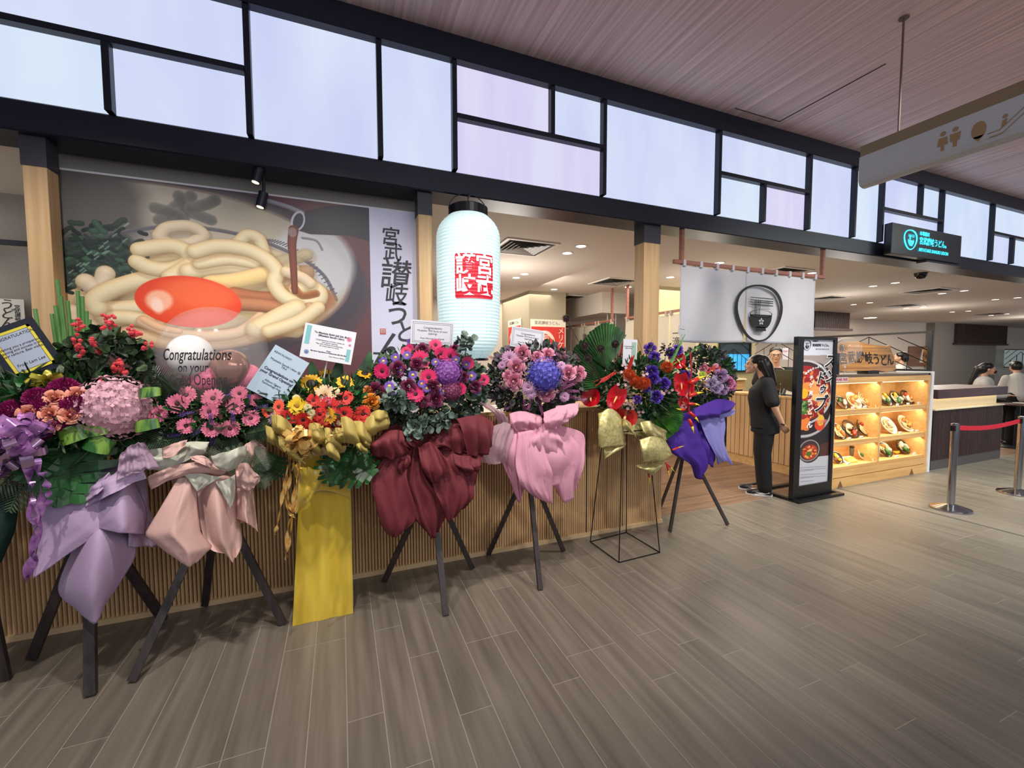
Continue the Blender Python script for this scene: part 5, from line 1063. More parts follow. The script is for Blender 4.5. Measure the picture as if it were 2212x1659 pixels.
for k, (mm, rows) in enumerate(((m_vio, [[(1442, 925), (1470, 912), (1505, 903)], [(1440, 945), (1475, 940), (1510, 935)], [(1452, 978), (1485, 978), (1525, 968)], [(1488, 1000), (1508, 1008), (1530, 998)], [(1502, 1020), (1511, 1036), (1518, 1018)]]), (m_vio, [[(1500, 925), (1515, 928), (1527, 935)], [(1512, 965), (1530, 965), (1543, 985)], [(1512, 988), (1528, 1000), (1540, 1010)]]),
    (m_lav, [[(1505, 903), (1530, 893), (1560, 885)], [(1515, 925), (1545, 918), (1566, 922)], [(1530, 960), (1550, 955), (1564, 960)], [(1543, 988), (1558, 985), (1572, 988)], [(1549, 1003), (1566, 995), (1583, 1007)]]), (m_vio, [[(1498, 883), (1550, 862), (1589, 870)], [(1503, 898), (1545, 890), (1585, 878)], [(1512, 908), (1545, 900), (1575, 888)]]), (m_lav, [[(1518, 903), (1560, 890), (1586, 884)], [(1535, 918), (1562, 905), (1588, 893)]]), (m_vio, [[(1455, 900), (1500, 885), (1545, 885)], [(1460, 950), (1505, 950), (1545, 945)]]))):
    nr_ = len(rows); rr = [[(x, y, Y0+(.1 if k == 5 else 0)+.03*math.sin(k*1.7)-.07*math.sin(i/(nr_-1)*PI*.8)-.03*(j == 1)) for j, (x, y) in enumerate(r)] for i, r in enumerate(rows)]
    sheet('fabric_wrap', rr, mm, t, n=16, fold=.02, freq=7, seed=k+80, pleat=.018, npl=3)
rebase(t, l)
# ================================================================ MESSAGE CARDS (each stuck into a bouquet on a pick)
m_cw = mat('card_white', (214, 214, 222), .45, coat=.2); m_tx = mat('card_text', (60, 62, 72), .6)
def card(label, pts, Y, m, lines, stick=None, border=None, tsz=.1, body=None, sheet_clear=True):
    """pts: the four corners in the photo, top left, top right, bottom right, bottom left, on the plane at depth Y"""
    C4 = [at(*p_, Y=Y) for p_ in pts]; c = sum(C4, Vector())/4; X_ = (C4[1]-C4[0]+C4[2]-C4[3])/2; Z_ = (C4[0]-C4[3]+C4[1]-C4[2])/2; w_, h_ = X_.length, Z_.length
    t = thing('message_card', label, 'card', c, group='message cards stuck in the bouquets'); m4 = frame(Vector(), X_, Z_)
    b = MB(); b.box(-w_/2, w_/2, -h_/2, h_/2, -.002, .002, m4); b.build('card_sheet', m, t)
    for k, (col, in_, th) in enumerate(border or ()):
        b = MB(); mm = mat('card_b_%d_%d_%d' % col, col, .5); x, y = w_/2-in_, h_/2-in_; z = .0024+k*.0004
        for q in ((-x, x, y-th, y), (-x, x, -y, -y+th), (-x, -x+th, -y, y), (x-th, x, -y, y)): b.box(*q, .002, z, m4)
        b.build('card_border', mm, t)
    for s_, x, y, sz, *o_ in lines:
        text(s_, sz*h_, m_tx, t, m4 @ Matrix.Translation((x*w_, y*h_, .003)), ext=.0002, offset=o_[0] if o_ else 0, lead=1.0, shear=o_[1] if len(o_) > 1 else 0)
    if stick: b = MB(); b.tube([(0, 0, -h_*.2), Vector(at(*stick, Y=Y+.06))-c], .004, 6); b.build('pick', mat('pick_white', (222, 222, 222), .4), t)
    return t, m4, w_, h_
t, m4, w_, h_ = card('tilted framed card in black and yellow with grey text, at the left edge', [(-55, 730), (62, 682), (148, 788), (40, 822)], 2.72, mat('card_black', (28, 28, 40), .3, coat=.4), [], (60, 900), [((232, 214, 70), .026, .012)])
b = MB(); b.box(-w_/2+.04, w_/2-.04, -h_/2+.04, h_/2-.04, .002, .0032, m4); b.build('card_insert', mat('card_bluegrey', (176, 184, 202), .4), t)
for s_, y, sz in (('CONGRATULATIONS', .28, .072), ('Wishing you a prosperous\nopening and success in the\nnew venture. Best wishes', .04, .062), ('From Lam Lee', -.24, .075)): text(s_, sz*h_, m_tx, t, m4 @ Matrix.Translation((0, y*h_, .004)), ext=.0002, shear=.2)
t, m4, w_, h_ = card('pale blue card tilted to the right, stuck beside the balloon', [(594, 744), (668, 784), (608, 877), (533, 838)], 2.70, mat('card_blue', (186, 206, 222), .5), [('KEWI FLORIST', -.18, .38, .055), ('Miyatake Sanuki Udon @\nTRX', .02, .2, .06), ('Congratulations on\nyour Grand Opening!', .0, -.02, .075, .0006), ('Allison Deans\nTechnology Asia', .0, -.22, .058), ('@kewiflorist', -.1, -.44, .035)], (600, 930))
t, m4, w_, h_ = card('big white card with teal edge strips and a pink printed rose, above the sunflowers', [(660, 697), (770, 718), (758, 789), (647, 769)], 2.78, mat('card_clear_white', (226, 226, 232), .4), [('To Miyatake Bukit Jalil Sdn Bhd\n(Miyatake Sanuki Udon)', .03, .25, .075, .0004), ('Congratulations and best wishes on\nyour grand opening.\nMay your business be prosperous\nfor many years to come', .02, .0, .055, 0, .2), ('From :\nMarubeni Ingredients & Restaurants (M) Sdn Bhd', .03, -.24, .05, .0003), ('Only Moment Gallery', .2, -.36, .05)], (696, 838))
for x0, x1, y0, y1, c in ((-.46, -.37, -.1, .45, (130, 190, 196)), (.37, .45, -.42, -.05, (130, 190, 196))):
    b = MB(); b.box(x0*w_, x1*w_, y0*h_, y1*h_, .002, .0028, m4); b.build('card_strip', mat('card_teal', c, .5), t)
for x, y, r, c in ((.38, .25, .055, (236, 160, 178)), (.41, .08, .03, (236, 160, 178)), (-.39, -.33, .05, (140, 164, 196))):
    for q in range(3): b = MB(); b.lathe([(r*w_*(1-q*.3), .0024+q*.0006), (.0005, .003+q*.0006)], 14, m4 @ Matrix.Translation((x*w_, y*h_, 0))); b.build('printed_flower', mat('pf_%d_%d' % (c[0], q), tuple(max(0, v-q*22) for v in c), .6), t)
card('white card with a double grey border, in front of the lantern', [(890, 690), (982, 697), (978, 748), (884, 742)], 2.86, m_cw, [('Congratulations', 0, .2, .12), ('Miyatake TRX Suria on your\nopening!', 0, .02, .11), ('From We Love You Noods', 0, -.24, .09)], (930, 820), [((120, 124, 136), .012, .003), ((120, 124, 136), .022, .002)])
card('white bordered card leaning to the right, above the pink roses', [(1105, 703), (1176, 716), (1172, 757), (1103, 748)], 2.90, m_cw, [('Congratulations', 0, .2, .12), ('Miyatake TRX Suria on your\nopening!', 0, .02, .11), ('From We Love You Noods', 0, -.24, .09)], (1150, 800), [((120, 124, 136), .010, .003), ((120, 124, 136), .02, .002)])
t, m4, w_, h_ = card('small upright white card with a green printed side, among the tropical flowers', [(1346, 732), (1377, 734), (1374, 791), (1345, 790)], 2.88, m_cw, [('Congratulations\nBest wishes', -.1, .2, .07)], (1360, 830))
b = MB(); b.box(.1*w_, .42*w_, -.35*h_, .4*h_, .002, .0028, m4); b.build('card_strip', mat('card_green', (150, 180, 158), .5), t)
card('small see-through card hanging in front of the white entrance curtain', [(1466, 702), (1481, 704), (1480, 724), (1465, 722)], 3.1, mat('card_clear', (206, 210, 214), .3, alpha=.6), [('Best wishes', 0, .1, .14)], (1474, 770))
# ================================================================ BALLOONS
c = at(466, 766, Y=2.78); k_ = mpp(466, 766, 2.78)
m_bub = mat('clear_bubble', (236, 232, 232), .04, alpha=.13, coat=1)
t = thing('balloon', 'clear bubble balloon with black Congratulations script and small balloons inside', 'balloon', c)
def sph(r, st_=1.0, n=28): return [(max(.0008, r*math.cos(a_)), r*math.sin(a_)*(st_ if a_ < 0 else 1)) for a_ in [-PI/2+PI*i/n for i in range(n+1)]]
MB().lathe(sph(102*k_, 1.12), 40).build('bubble', m_bub, t, smooth=True)
for x, y, r, c3, nm, rg in ((411, 766, 42, (238, 236, 236), 'pearl white inner balloon', .2), (498, 792, 37, (176, 124, 104), 'rose gold inner balloon', .12), (442, 815, 38, (238, 112, 148), 'pink inner balloon', .25), (535, 815, 30, (240, 130, 160), 'pale pink inner balloon', .25)):
    q = at(x, y, Y=2.78 if r > 40 or r == 37 else 2.83); o = MB().lathe(sph(r*k_, 1.15), 28).build('inner_balloon', mat('bal_%d' % c3[1], c3, rg, metal=.6 if c3[0] == 176 else 0, coat=.5), t, smooth=True, loc=q-c); o['label'] = nm
def btext(s, px, py, sz, off=.0008, wpx=124):
    tt = text(s, sz, mat('black_ink'), None, None, name='lettering', ext=0, shear=.28, offset=off)
    W_ = max(v.co.x for v in tt.data.vertices)-min(v.co.x for v in tt.data.vertices); fs = wpx*k_*.93/W_
    for v in tt.data.vertices: v.co.x *= fs; v.co.y *= sz/.085*.95
    q = at(px, py, Y=2.78)-c; R_ = 102*k_*1.005; fc = Vector((.05, -1, 0)).normalized(); 
    for v in tt.data.vertices:
        x, z = q.x+v.co.x, q.z+v.co.y-.0; v.co = (x, -math.sqrt(max(.001, R_*R_-x*x-z*z)), z)
    tt.parent = t
hsz = .085
btext('Congratulations', 452, 768, hsz); btext('on your', 446, 793, hsz*.9, wpx=56); btext('Grand Opening', 450, 818, hsz, wpx=108)
# ================================================================ SHOP INTERIOR AND ENTRANCE
m_glow = mat('warm_led', (255, 226, 170), .5, emit=3.2); m_lens = mat('downlight_glow', (255, 246, 228), .5, emit=6)
m_trim = mat('white_trim', (214, 210, 204), .5); m_blk = mat('satin_black', (16, 16, 18), .35); m_fab = mat('black_fabric', (14, 14, 18), .85)
m_vent = mat('vent_grey', (150, 146, 140), .5)
DL = ((1225, 547), (1255, 532), (1115, 600), (1133, 592), (1197, 625), (1357, 620), (1384, 612), (1448, 599), (1554, 568), (1754, 590), (1886, 618), (1934, 611), (1844, 658), (1879, 654), (2035, 634), (2083, 628), (1958, 666), (1995, 663), (2057, 674), (2092, 672), (2150, 647), (2198, 643), (2141, 681), (2175, 678))
DLN = ('nearer one of the pair right of the lantern top,', 'right one of the pair nearest the dark beam, right of the lantern,', 'left one of the farther pair close beside the lantern,', 'right one of the farther pair close beside the lantern,', 'single warm', 'left one of the pair just left of the rightmost wooden column,', 'right one of the pair just left of the rightmost wooden column,', 'small one between the rightmost wooden column and the white curtain,', 'bright one right above the left half of the white entrance curtain,', 'bright one above the right end of the white entrance curtain,', 'left one of the first pair right of the white curtain,', 'right one of the first pair right of the white curtain,', 'left one of the farther pair just right of the white curtain,', 'right one of the farther pair just right of the white curtain,', 'left one of the pair below the illuminated sign,', 'right one of the pair below the illuminated sign,', 'left one of the pair beside the vent above the wooden signboard,', 'right one of the pair beside the vent above the wooden signboard,', 'left one of the pair above the dark upper wall panel,', 'right one of the pair above the dark upper wall panel,', 'left one of the far right pair nearer the beam,', 'right one of the far right pair nearer the beam,', 'left one of the farthest pair at the right edge,', 'right one of the farthest pair at the right edge,')
DLN = [v if v != 'single warm' else 'single one at the top of the pillar with the red poster,' for v in DLN]
d0 = None
for k, (px, py) in enumerate(DL):
    q = at(px, py, z=2.9)
    if q.y > 8.7: q = Vector((q.x*8.6/q.y, 8.6, 2.9))
    t = thing('downlight', 'round downlight, '+DLN[k].rstrip(','), 'ceiling light', (q.x, q.y, 2.9), group='recessed downlights in the shop ceiling')
    if not d0:
        d0 = (MB().lathe([(.055, -.001), (.075, -.006), (.075, .0)], 20).build('trim_ring', m_trim, t), MB().lathe([(.055, -.002), (.001, -.002)], 16, cap=False).build('lens', m_lens, t))
    else: inst(d0[0], 'trim_ring', t); inst(d0[1], 'lens', t)
q = at(1880, 681, Y=8.3); t = thing('downlight', 'larger bright lamp low at the back wall above the wooden sign', 'ceiling light', (q.x, 8.3, 2.9)); MB().lathe([(.16, -.012), (.001, -.012)], 20, cap=False).build('lens', m_lens, t); MB().lathe([(.16, -.012), (.2, -.014), (.2, 0)], 20).build('trim_ring', m_trim, t)
vo = None
for k, (x, y, lab) in enumerate(((2.0, 4.6, 'square ceiling air vent beside the lantern'), (4.3, 6.05, 'square ceiling air vent left of the rightmost wooden column'), (None, (1683, 588), 'ceiling air vent partly behind the white entrance curtain'), (None, (2005, 628), 'ceiling air vent below the illuminated sign'), (None, (1950, 660), 'ceiling air vent farther back above the wooden sign'), (None, (2138, 678), 'ceiling air vent at the far right end of the shop'), (None, (1785, 644), 'ceiling air vent just right of the white entrance curtain'), (None, (1240, 643), 'ceiling air vent right of the pillar with the red poster'))):
    if x is None: q = at(*y, z=2.9); x, y = q.x, min(q.y, 8.4)
    t = thing('ceiling_vent', lab, 'air vent', (x, y, 2.9), group='square air vents in the shop ceiling')
    if vo is None:
        b = MB()
        for a_, b_ in ((-.32, -.28), (.28, .32)): b.box(a_, b_, -.32, .32, -.012, 0); b.box(-.28, .28, a_, b_, -.012, 0)
        vo = [b.build('frame', m_trim, t), B('backing', (-.28, .28, -.28, .28, -.002, 0), mat('vent_dark', (60, 58, 56), .8), t)]
        for r in (.24, .19, .14, .09, .04):
            b = MB(); s_ = .028
            b.add([(-r, -r, -.016), (r, -r, -.016), (r, r, -.016), (-r, r, -.016), (-r+s_, -r+s_, -.004), (r-s_, -r+s_, -.004), (r-s_, r-s_, -.004), (-r+s_, r-s_, -.004)], [(0, 1, 5, 4), (1, 2, 6, 5), (2, 3, 7, 6), (3, 0, 4, 7)]); vo.append(b.build('louver', m_vent, t))
    else:
        for o_ in vo: inst(o_, o_.name.split('.')[0], t)
q = at(1989, 590, z=2.9); t = thing('security_camera', 'black dome camera on the shop ceiling below the illuminated sign', 'camera', (q.x, q.y, 2.9)); MB().lathe([(.001, -.09), (.05, -.08), (.075, -.04), (.078, -.01)], 18, cap=False).build('dome', mat('dome_black', (14, 14, 16), .1), t, smooth=True); MB().lathe([(.085, -.012), (.085, 0)], 18).build('base', m_blk, t)
# red poster on the pillar
m_red = mat('poster_red', (196, 48, 42), .6); m_cream = mat('poster_cream', (224, 216, 198), .6)
def redposter(nm, lab, mx, W, H):
    t = thing('wall_poster', lab, 'poster', mx.translation); m0 = mx.copy(); m0.translation = (0, 0, 0)
    b = MB(); b.box(-W/2, W/2, -H, 0, 0, .006, m0); b.build('paper', m_cream, t); b = MB(); b.box(-W/2+.02, W/2-.02, -H+.02, -.14, .006, .009, m0); b.build('red_field', m_red, t)
    text('宮武讃岐うどん。', .068*W/.7, m_ink, t, m0 @ Matrix.Translation((0, -.07, .008)), ext=.0005)
    text('メリケン', .13*W/.7, m_cream, t, m0 @ Matrix.Translation((W*.36, -.42, .011)), vert=True, lead=.95, ext=.0005)
    b = MB(); cx0, cy0, R_ = -W*.10, -.50, W*.30     # block-print face in cream lines
    def arc(cx, cy, rx, ry, a0, a1, w_, n=14):
        P = [[m0 @ Vector((cx+(rx+s_)*math.cos(a0+(a1-a0)*i/n), cy+(ry+s_)*math.sin(a0+(a1-a0)*i/n), .0105)) for s_ in (-w_, w_)] for i in range(n+1)]; b.grid(P)
    for k in range(9): arc(cx0, cy0, R_*(1.0-.035*k), R_*(1.25-.03*k), .25+k*.05, PI-.25-k*.05, .003)
    for k in range(5): arc(cx0, cy0+R_*.25+k*R_*.13, R_*.42, R_*.09, .3, PI-.3, .007)
    for s_ in (-1, 1):
        arc(cx0+s_*R_*.28, cy0-R_*.05, R_*.2, R_*.12, 0, 2*PI, .006); arc(cx0+s_*R_*.3, cy0+R_*.12, R_*.26, R_*.1, .2, PI-.2, .010); arc(cx0+s_*R_*.55, cy0-R_*.45, R_*.35, R_*.3, 0, 2*PI, .008); arc(cx0+s_*R_*.98, cy0-.2*R_, R_*.12, R_*.25, 0, 2*PI, .006)
    arc(cx0, cy0-R_*.32, R_*.16, R_*.14, 0, 2*PI, .01); arc(cx0, cy0-R_*.62, R_*.3, R_*.07, 0, 2*PI, .007); arc(cx0, cy0-R_*.2, R_*.85, R_*1.15, PI+.1, 2*PI-.1, .012)
    for k in range(11): arc(cx0-R_*.6+k*R_*.12, cy0-R_*1.2, R_*.03, R_*.28, PI*.5, PI*1.5, .004, 6)
    b.build('block_print_face', m_cream, t); return t
redposter('a', 'red poster with a cream block-print old face on the front of the pillar', FACE(3.74, 7.39, 2.37), .76, 1.0)
redposter('b', 'foreshortened red poster on the left side of the pillar', frame(Vector((3.33, 8.1, 2.42)), (0, -1, 0), (0, 0, 1)), .7, 1.0)
# inner white curtains along the noodle bar
for ci, (y0, y1, lab) in enumerate(((6.55, 8.6, 'white inner split curtain beyond the lantern, left of the gap'), (4.6, 6.2, 'white inner split curtain behind the rightmost wooden column'))):
    t = thing('inner_noren', lab, 'curtain', (4.65, y0, 2.3)); m_n = mat('inner_cotton', (196, 188, 172), .9, translucent=.2)
    B('curtain_rail', (-.02, .02, 0, y1-y0, .0, .035), m_rod, t)
    for yy in (.05, y1-y0-.05): B('rail_post', (-.018, .018, yy-.018, yy+.018, .035, .6), m_rod, t)
    n = int((y1-y0)/.5)
    for k in range(n):
        a_ = k*(y1-y0)/n+.012; b_ = (k+1)*(y1-y0)/n-.012; G = [[(.012*math.sin((a_+(b_-a_)*j/8)*14+i*.3), a_+(b_-a_)*j/8, -.03-i*.1) for j in range(9)] for i in range(11)]; MB().grid(G).build('curtain_panel', m_n, t, smooth=True)
        for yy in (a_+.02, b_-.06): B('hanging_loop', (-.023, .023, yy, yy+.04, -.04, .038), m_n, t)
    for k, yy in enumerate((.35, .95)): text('讃岐うどん' if k else '一滴八銭', .16, m_ink, t, frame(Vector((-.03, yy, -.52)), (0, -1, 0), (0, 0, 1)), vert=True, lead=.8)
# pendants behind
for px in (1312, 1330): 
    q = at(px, 700, Y=7.2); t = thing('pendant_rod', 'thin white pendant rod hanging behind the inner curtain gap, left one' if px == 1312 else 'thin white pendant rod hanging behind the inner curtain gap, right one', 'pendant', (q.x, 7.2, 2.9)); b = MB(); b.tube([(0, 0, 0), (0, 0, -.9)], .008, 6); b.build('rod', m_trim, t); MB().lathe([(.05, -.02), (.05, 0)], 12).build('ceiling_cup', m_trim, t); MB().lathe([(.02, -.98), (.03, -.9), (.012, -.88)], 10).build('lamp_shade', m_trim, t)
# kitchen wall: window with lattice and blue light
def P2(px, py, Y): q = at(px, py, Y=Y); return q.x, q.z
Yk = 6.08
x0, z1_ = P2(1555, 741, Yk); x1, _ = P2(1745, 741, Yk); _, z0 = P2(1600, 800, Yk); xb, _ = P2(1617, 800, Yk); _, zm = P2(1600, 765, Yk)
t = thing('kitchen_window', 'black framed kitchen window with blue light behind a metal lattice', 'window', (x0, Yk, z0)); w_ = xb-x0; h_ = z1_-z0
B('blue_glass', (0, w_, -.005, 0, 0, zm-z0), mat('blue_glow', (50, 150, 214), .4, emit=.7, c2=(70, 180, 235), scale=(2, 2, 5)), t); B('dark_glass', (0, w_, -.005, 0, zm-z0, h_), mat('dark_glass', (52, 66, 74), .2), t)
b = MB()
for q in ((-.03, 0, -.03, h_+.03), (w_, w_+.03, -.03, h_+.03)): b.box(q[0], q[1], -.03, 0, q[2], q[3])
b.box(0, w_, -.03, 0, -.03, 0); b.box(0, w_, -.03, 0, h_, h_+.03); b.build('frame', m_blk, t)
def lattice(b, w_, h_, n, apex, y=-.02, slope=.75, th=.006, X=False):
    def seg(p0, p1): 
        f = (lambda p: (y, p[0], p[1])) if X else (lambda p: (p[0], y, p[1])); b.tube([f(p0), f(p1)], th, 4)
    for k in range(n+1):
        u = w_*k/n; top = max(0.02, min(h_, h_*apex-abs(u-w_*.45)*slope)); seg((u, 0), (u, top))
    for dz in (0, .22, .44):
        for s_ in (-1, 1):
            u0, zz = w_*.45, h_*apex+dz
            u1 = w_*.45+s_*w_; z1 = zz-w_*slope; pts = [(u0+(u1-u0)*i/30, zz+(z1-zz)*i/30) for i in range(31)]; pts = [p_ for p_ in pts if 0 <= p_[0] <= w_ and 0 <= p_[1] <= h_]
            if len(pts) > 1: seg(pts[0], pts[-1])
b = MB(); lattice(b, w_, h_, 7, .8, slope=.6); b.build('lattice', m_blk, t)
# oak pass counter at the kitchen
x0, z1_ = P2(1545, 819, 5.6); _, zb = P2(1600, 842, 5.6)
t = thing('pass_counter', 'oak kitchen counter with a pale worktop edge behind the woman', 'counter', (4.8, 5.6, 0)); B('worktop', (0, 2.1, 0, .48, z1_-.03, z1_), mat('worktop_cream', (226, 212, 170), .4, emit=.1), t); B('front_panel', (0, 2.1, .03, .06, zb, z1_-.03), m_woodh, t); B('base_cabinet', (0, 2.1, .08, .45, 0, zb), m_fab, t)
# cash counter, its fluted side towards the entrance
t = thing('cash_counter', 'pale oak cashier counter with grooved side, behind the woman', 'counter', (5.68, 3.8, 0))
B('carcass', (.02, .30, .03, 1.15, 0, 1.05), m_wood, t); B('counter_top', (0, .33, 0, 1.18, 1.05, 1.085), m_woodh, t, .004); B('kick_base', (.016, .3, .03, 1.15, 0, .12), m_woodh, t)
y = .03
while y < 1.13: B('groove_board', (.004, .02, y+.004, y+.076, .13, 1.05), m_wood, t, .003); y += .08
q = at(1700, 820, X=5.8); t = thing('till_monitor', 'black till screen seen from behind on the cashier counter', 'monitor', (5.86, 4.15, 1.086))
b = MB(); b.bbox(-.02, .02, -.26, .24, .06, .36, .01, Matrix.Rotation(-.5, 4, 'Z')); b.build('screen_back', m_blk, t); b = MB(); b.tube([(0, 0, 0), (.02, 0, .12)], .03, 8); b.build('neck', m_blk, t); B('foot', (-.1, .1, -.1, .1, 0, .015), m_blk, t)
t = thing('menu_sign', 'slanted acrylic table sign with a dark blue printed card on the cashier counter', 'sign', (5.74, 3.98, 1.087)); m4 = Matrix.Rotation(-.35, 4, 'Z') @ Matrix.Rotation(.35, 4, 'Y')
for nm_, d_, c_ in (('acrylic_holder', (-.006, .0, -.17, .17, 0, .20), (120, 122, 130)), ('card', (-.009, -.006, -.15, .14, .01, .15), (42, 44, 70)), ('paper', (-.011, -.009, -.11, .09, .02, .085), (214, 208, 196))): b = MB(); b.box(*d_, m4); b.build(nm_, mat('ms_%d' % c_[0], c_, .3), t)
# ---------------- display case of sample dishes
cX0, cX1, cY, cZ = 5.555, 7.63, 3.30, 1.40; dpt = .40; CM = 6.52
t = thing('display_case', 'pale oak display case with lit shelves of sample dishes at the entrance', 'display case', (cX0, cY, 0)); W_ = cX1-cX0
m_case = mat('case_oak', (206, 158, 96), .45, c2=(222, 178, 118), scale=(2, 20, 24), detail=5, coord='World')
B('left_side', (0, .035, 0, dpt, 0, cZ), m_case, t, .003); B('right_side', (W_-.05, W_, 0, dpt, 0, cZ), m_case, t, .003); B('top_panel', (0, W_, 0, dpt, cZ-.03, cZ), mat('case_top', (96, 84, 70), .5), t, .003); B('top_rail', (.035, W_-.05, 0, .02, 1.30, cZ-.03), m_case, t)
B('back_panel', (.035, W_-.05, dpt-.02, dpt, .2, cZ-.03), m_case, t); B('plinth', (.0, W_, -.004, dpt, 0, .115), m_case, t); B('lower_rail', (.035, W_-.05, 0, .03, .125, .21), m_case, t); B('divider', (CM-cX0-.02, CM-cX0+.02, .01, dpt-.02, .2, 1.30), m_case, t)
B('white_end_panel', (W_, W_+.05, -.02, dpt, 0, cZ+.02), mat('panel_white', (226, 230, 236), .4), t, .003)
for zz in (.24, .56, .95):
    for xa, xb_ in ((.035, CM-cX0-.02), (CM-cX0+.02, W_-.05)): B('shelf', (xa, xb_, .03, dpt-.02, zz-.03, zz), m_case, t); B('shelf_lip', (xa, xb_, .012, .03, zz-.045, zz+.015), m_case, t, .003); B('shelf_step', (xa, xb_, .005, .013, zz-.05, zz-.03), m_case, t)
for ztp in (.505, .895, 1.295):
    for xa, xb_ in ((.05, CM-cX0-.03), (CM-cX0+.03, W_-.06)):
        B('led_strip', (xa, xb_, .045, .06, ztp-.006, ztp), m_glow, t); light('AREA', (cX0+(xa+xb_)/2, cY+.06, ztp-.012), 3.4, (1, .82, .55), xb_-xa, (cX0+(xa+xb_)/2, cY+.26, ztp-.4), 'shelf_strip_light', sy=.04)
for px in (1814, 1967): q = at(px, 1040, Y=3.3); b = MB(); b.add([(q.x-cX0-.05, -.006, .0), (q.x-cX0+.05, -.006, .0), (q.x-cX0, -.006, .09)], [(0, 1, 2)]); b.build('floor_bracket', mat('bracket_brown', (120, 84, 46), .6), t)
st_ = thing('sticker', 'small white sticker with pink PORK FREE lettering on the display case', 'sticker', (5.68, cY-.003, 1.345)); B('label_sheet', (-.12, .12, -.002, .002, -.028, .028), mat('sticker_white', (230, 214, 218), .5), st_); text('PORK FREE', .045, mat('sticker_pink', (190, 60, 84), .5), st_, FACE(0, -.003, 0), offset=.001)
# dishes
m_bb = mat('bowl_black', (18, 16, 18), .25, coat=.4); m_bw = mat('bowl_white', (228, 224, 212), .25, coat=.4); m_bz = mat('bowl_blue_grey', (120, 124, 132), .3)
m_nd = mat('noodle_cream', (232, 216, 170), .45, c2=(214, 190, 138), scale=(60, 60, 60)); m_br2 = mat('broth_brown', (120, 80, 46), .2)
FOOD = {'y': (236, 190, 40), 'g': (60, 120, 50), 'r': (190, 60, 36), 'w': (232, 226, 206), 'o': (222, 130, 50), 'b': (92, 60, 40), 'd': (34, 40, 30), 't': (226, 168, 84)}
def dish(px, py, r, bowl, tops, lab, shelf, tilt=1.0, nood=True, seed=0, flat=.45):
    q = at(px, py, Y=cY+.17); R_ = random.Random(seed); t = thing('sample_dish', lab, 'food bowl', (q.x, cY+.19, shelf+r*math.sin(tilt)*.98+.002), group='sample dishes in the display case'); rx = Matrix.Rotation(tilt, 4, 'X')
    mb_ = {'k': m_bb, 'w': m_bw, 'z': m_bz}[bowl]
    MB().lathe([(.001, -r*flat*1.05), (r*.4, -r*flat), (r*.42, -r*flat*.9), (r*.8, -r*flat*.45), (r, 0), (r*.96, .003), (r*.76, -r*flat*.40), (r*.1, -r*flat*.6)], 28, rx, cap=False).build('bowl', mb_, t, smooth=True)
    MB().lathe([(r*.86, -r*.14), (.001, -r*.12)], 20, rx, cap=False).build('broth', m_br2 if bowl == 'k' else m_nd, t)
    if nood:
        b = MB()
        for k in range(16):
            a_ = R_.uniform(0, 6.3); rr = r*R_.uniform(.2, .7); c = Vector((R_.uniform(-.25, .25)*r, R_.uniform(-.25, .25)*r, 0)); pts = [c+Vector((rr*math.cos(a_+i*.5), rr*.8*math.sin(a_+i*.5), r*(-.02+.05*math.sin(i+k)))) for i in range(7)]; b.tube([rx @ p_ for p_ in pts], r*.06, 5)
        tag(b.build('noodles', m_nd, t, smooth=True), kind='stuff')
    for k, ch in enumerate(tops):
        a_ = k*2.4+seed; rr = r*.42 if len(tops) > 1 else 0; c = Vector((rr*math.cos(a_), rr*math.sin(a_), r*.10)); s_ = r*R_.uniform(.28, .38); b = MB(); m4 = rx @ Matrix.Translation(c) @ Matrix.Rotation(R_.uniform(0, 3), 4, 'Z') @ Matrix.Diagonal((1.35, .75, .6, 1)); P = [(max(.0005, s_*math.cos(v)), s_*math.sin(v)) for v in [-PI/2+PI*i/6 for i in range(7)]]
        b.lathe(P, 9, m4)
        for i, v in enumerate(b.v): j = R_.uniform(-.12, .12)*s_; b.v[i] = (v[0]+j, v[1]+j*.5, v[2]-j)
        b.build('topping', mat('food_'+ch, FOOD[ch], .45, c2=tuple(int(x*.75) for x in FOOD[ch]), scale=(50, 50, 50)), t, smooth=True)
    pc = thing('price_card', 'price card before '+lab, 'price card', (q.x-.02, cY+.045, shelf+.001), group='price cards in the display case'); b = MB(); b.box(-.035, .035, -.001, .001, 0, .045, Matrix.Rotation(-.2, 4, 'X')); b.build('card_sheet', m_bw, pc); B('print_line', (-.025, .025, -.0035, -.0025, .022, .026), m_ink, pc)
    return t
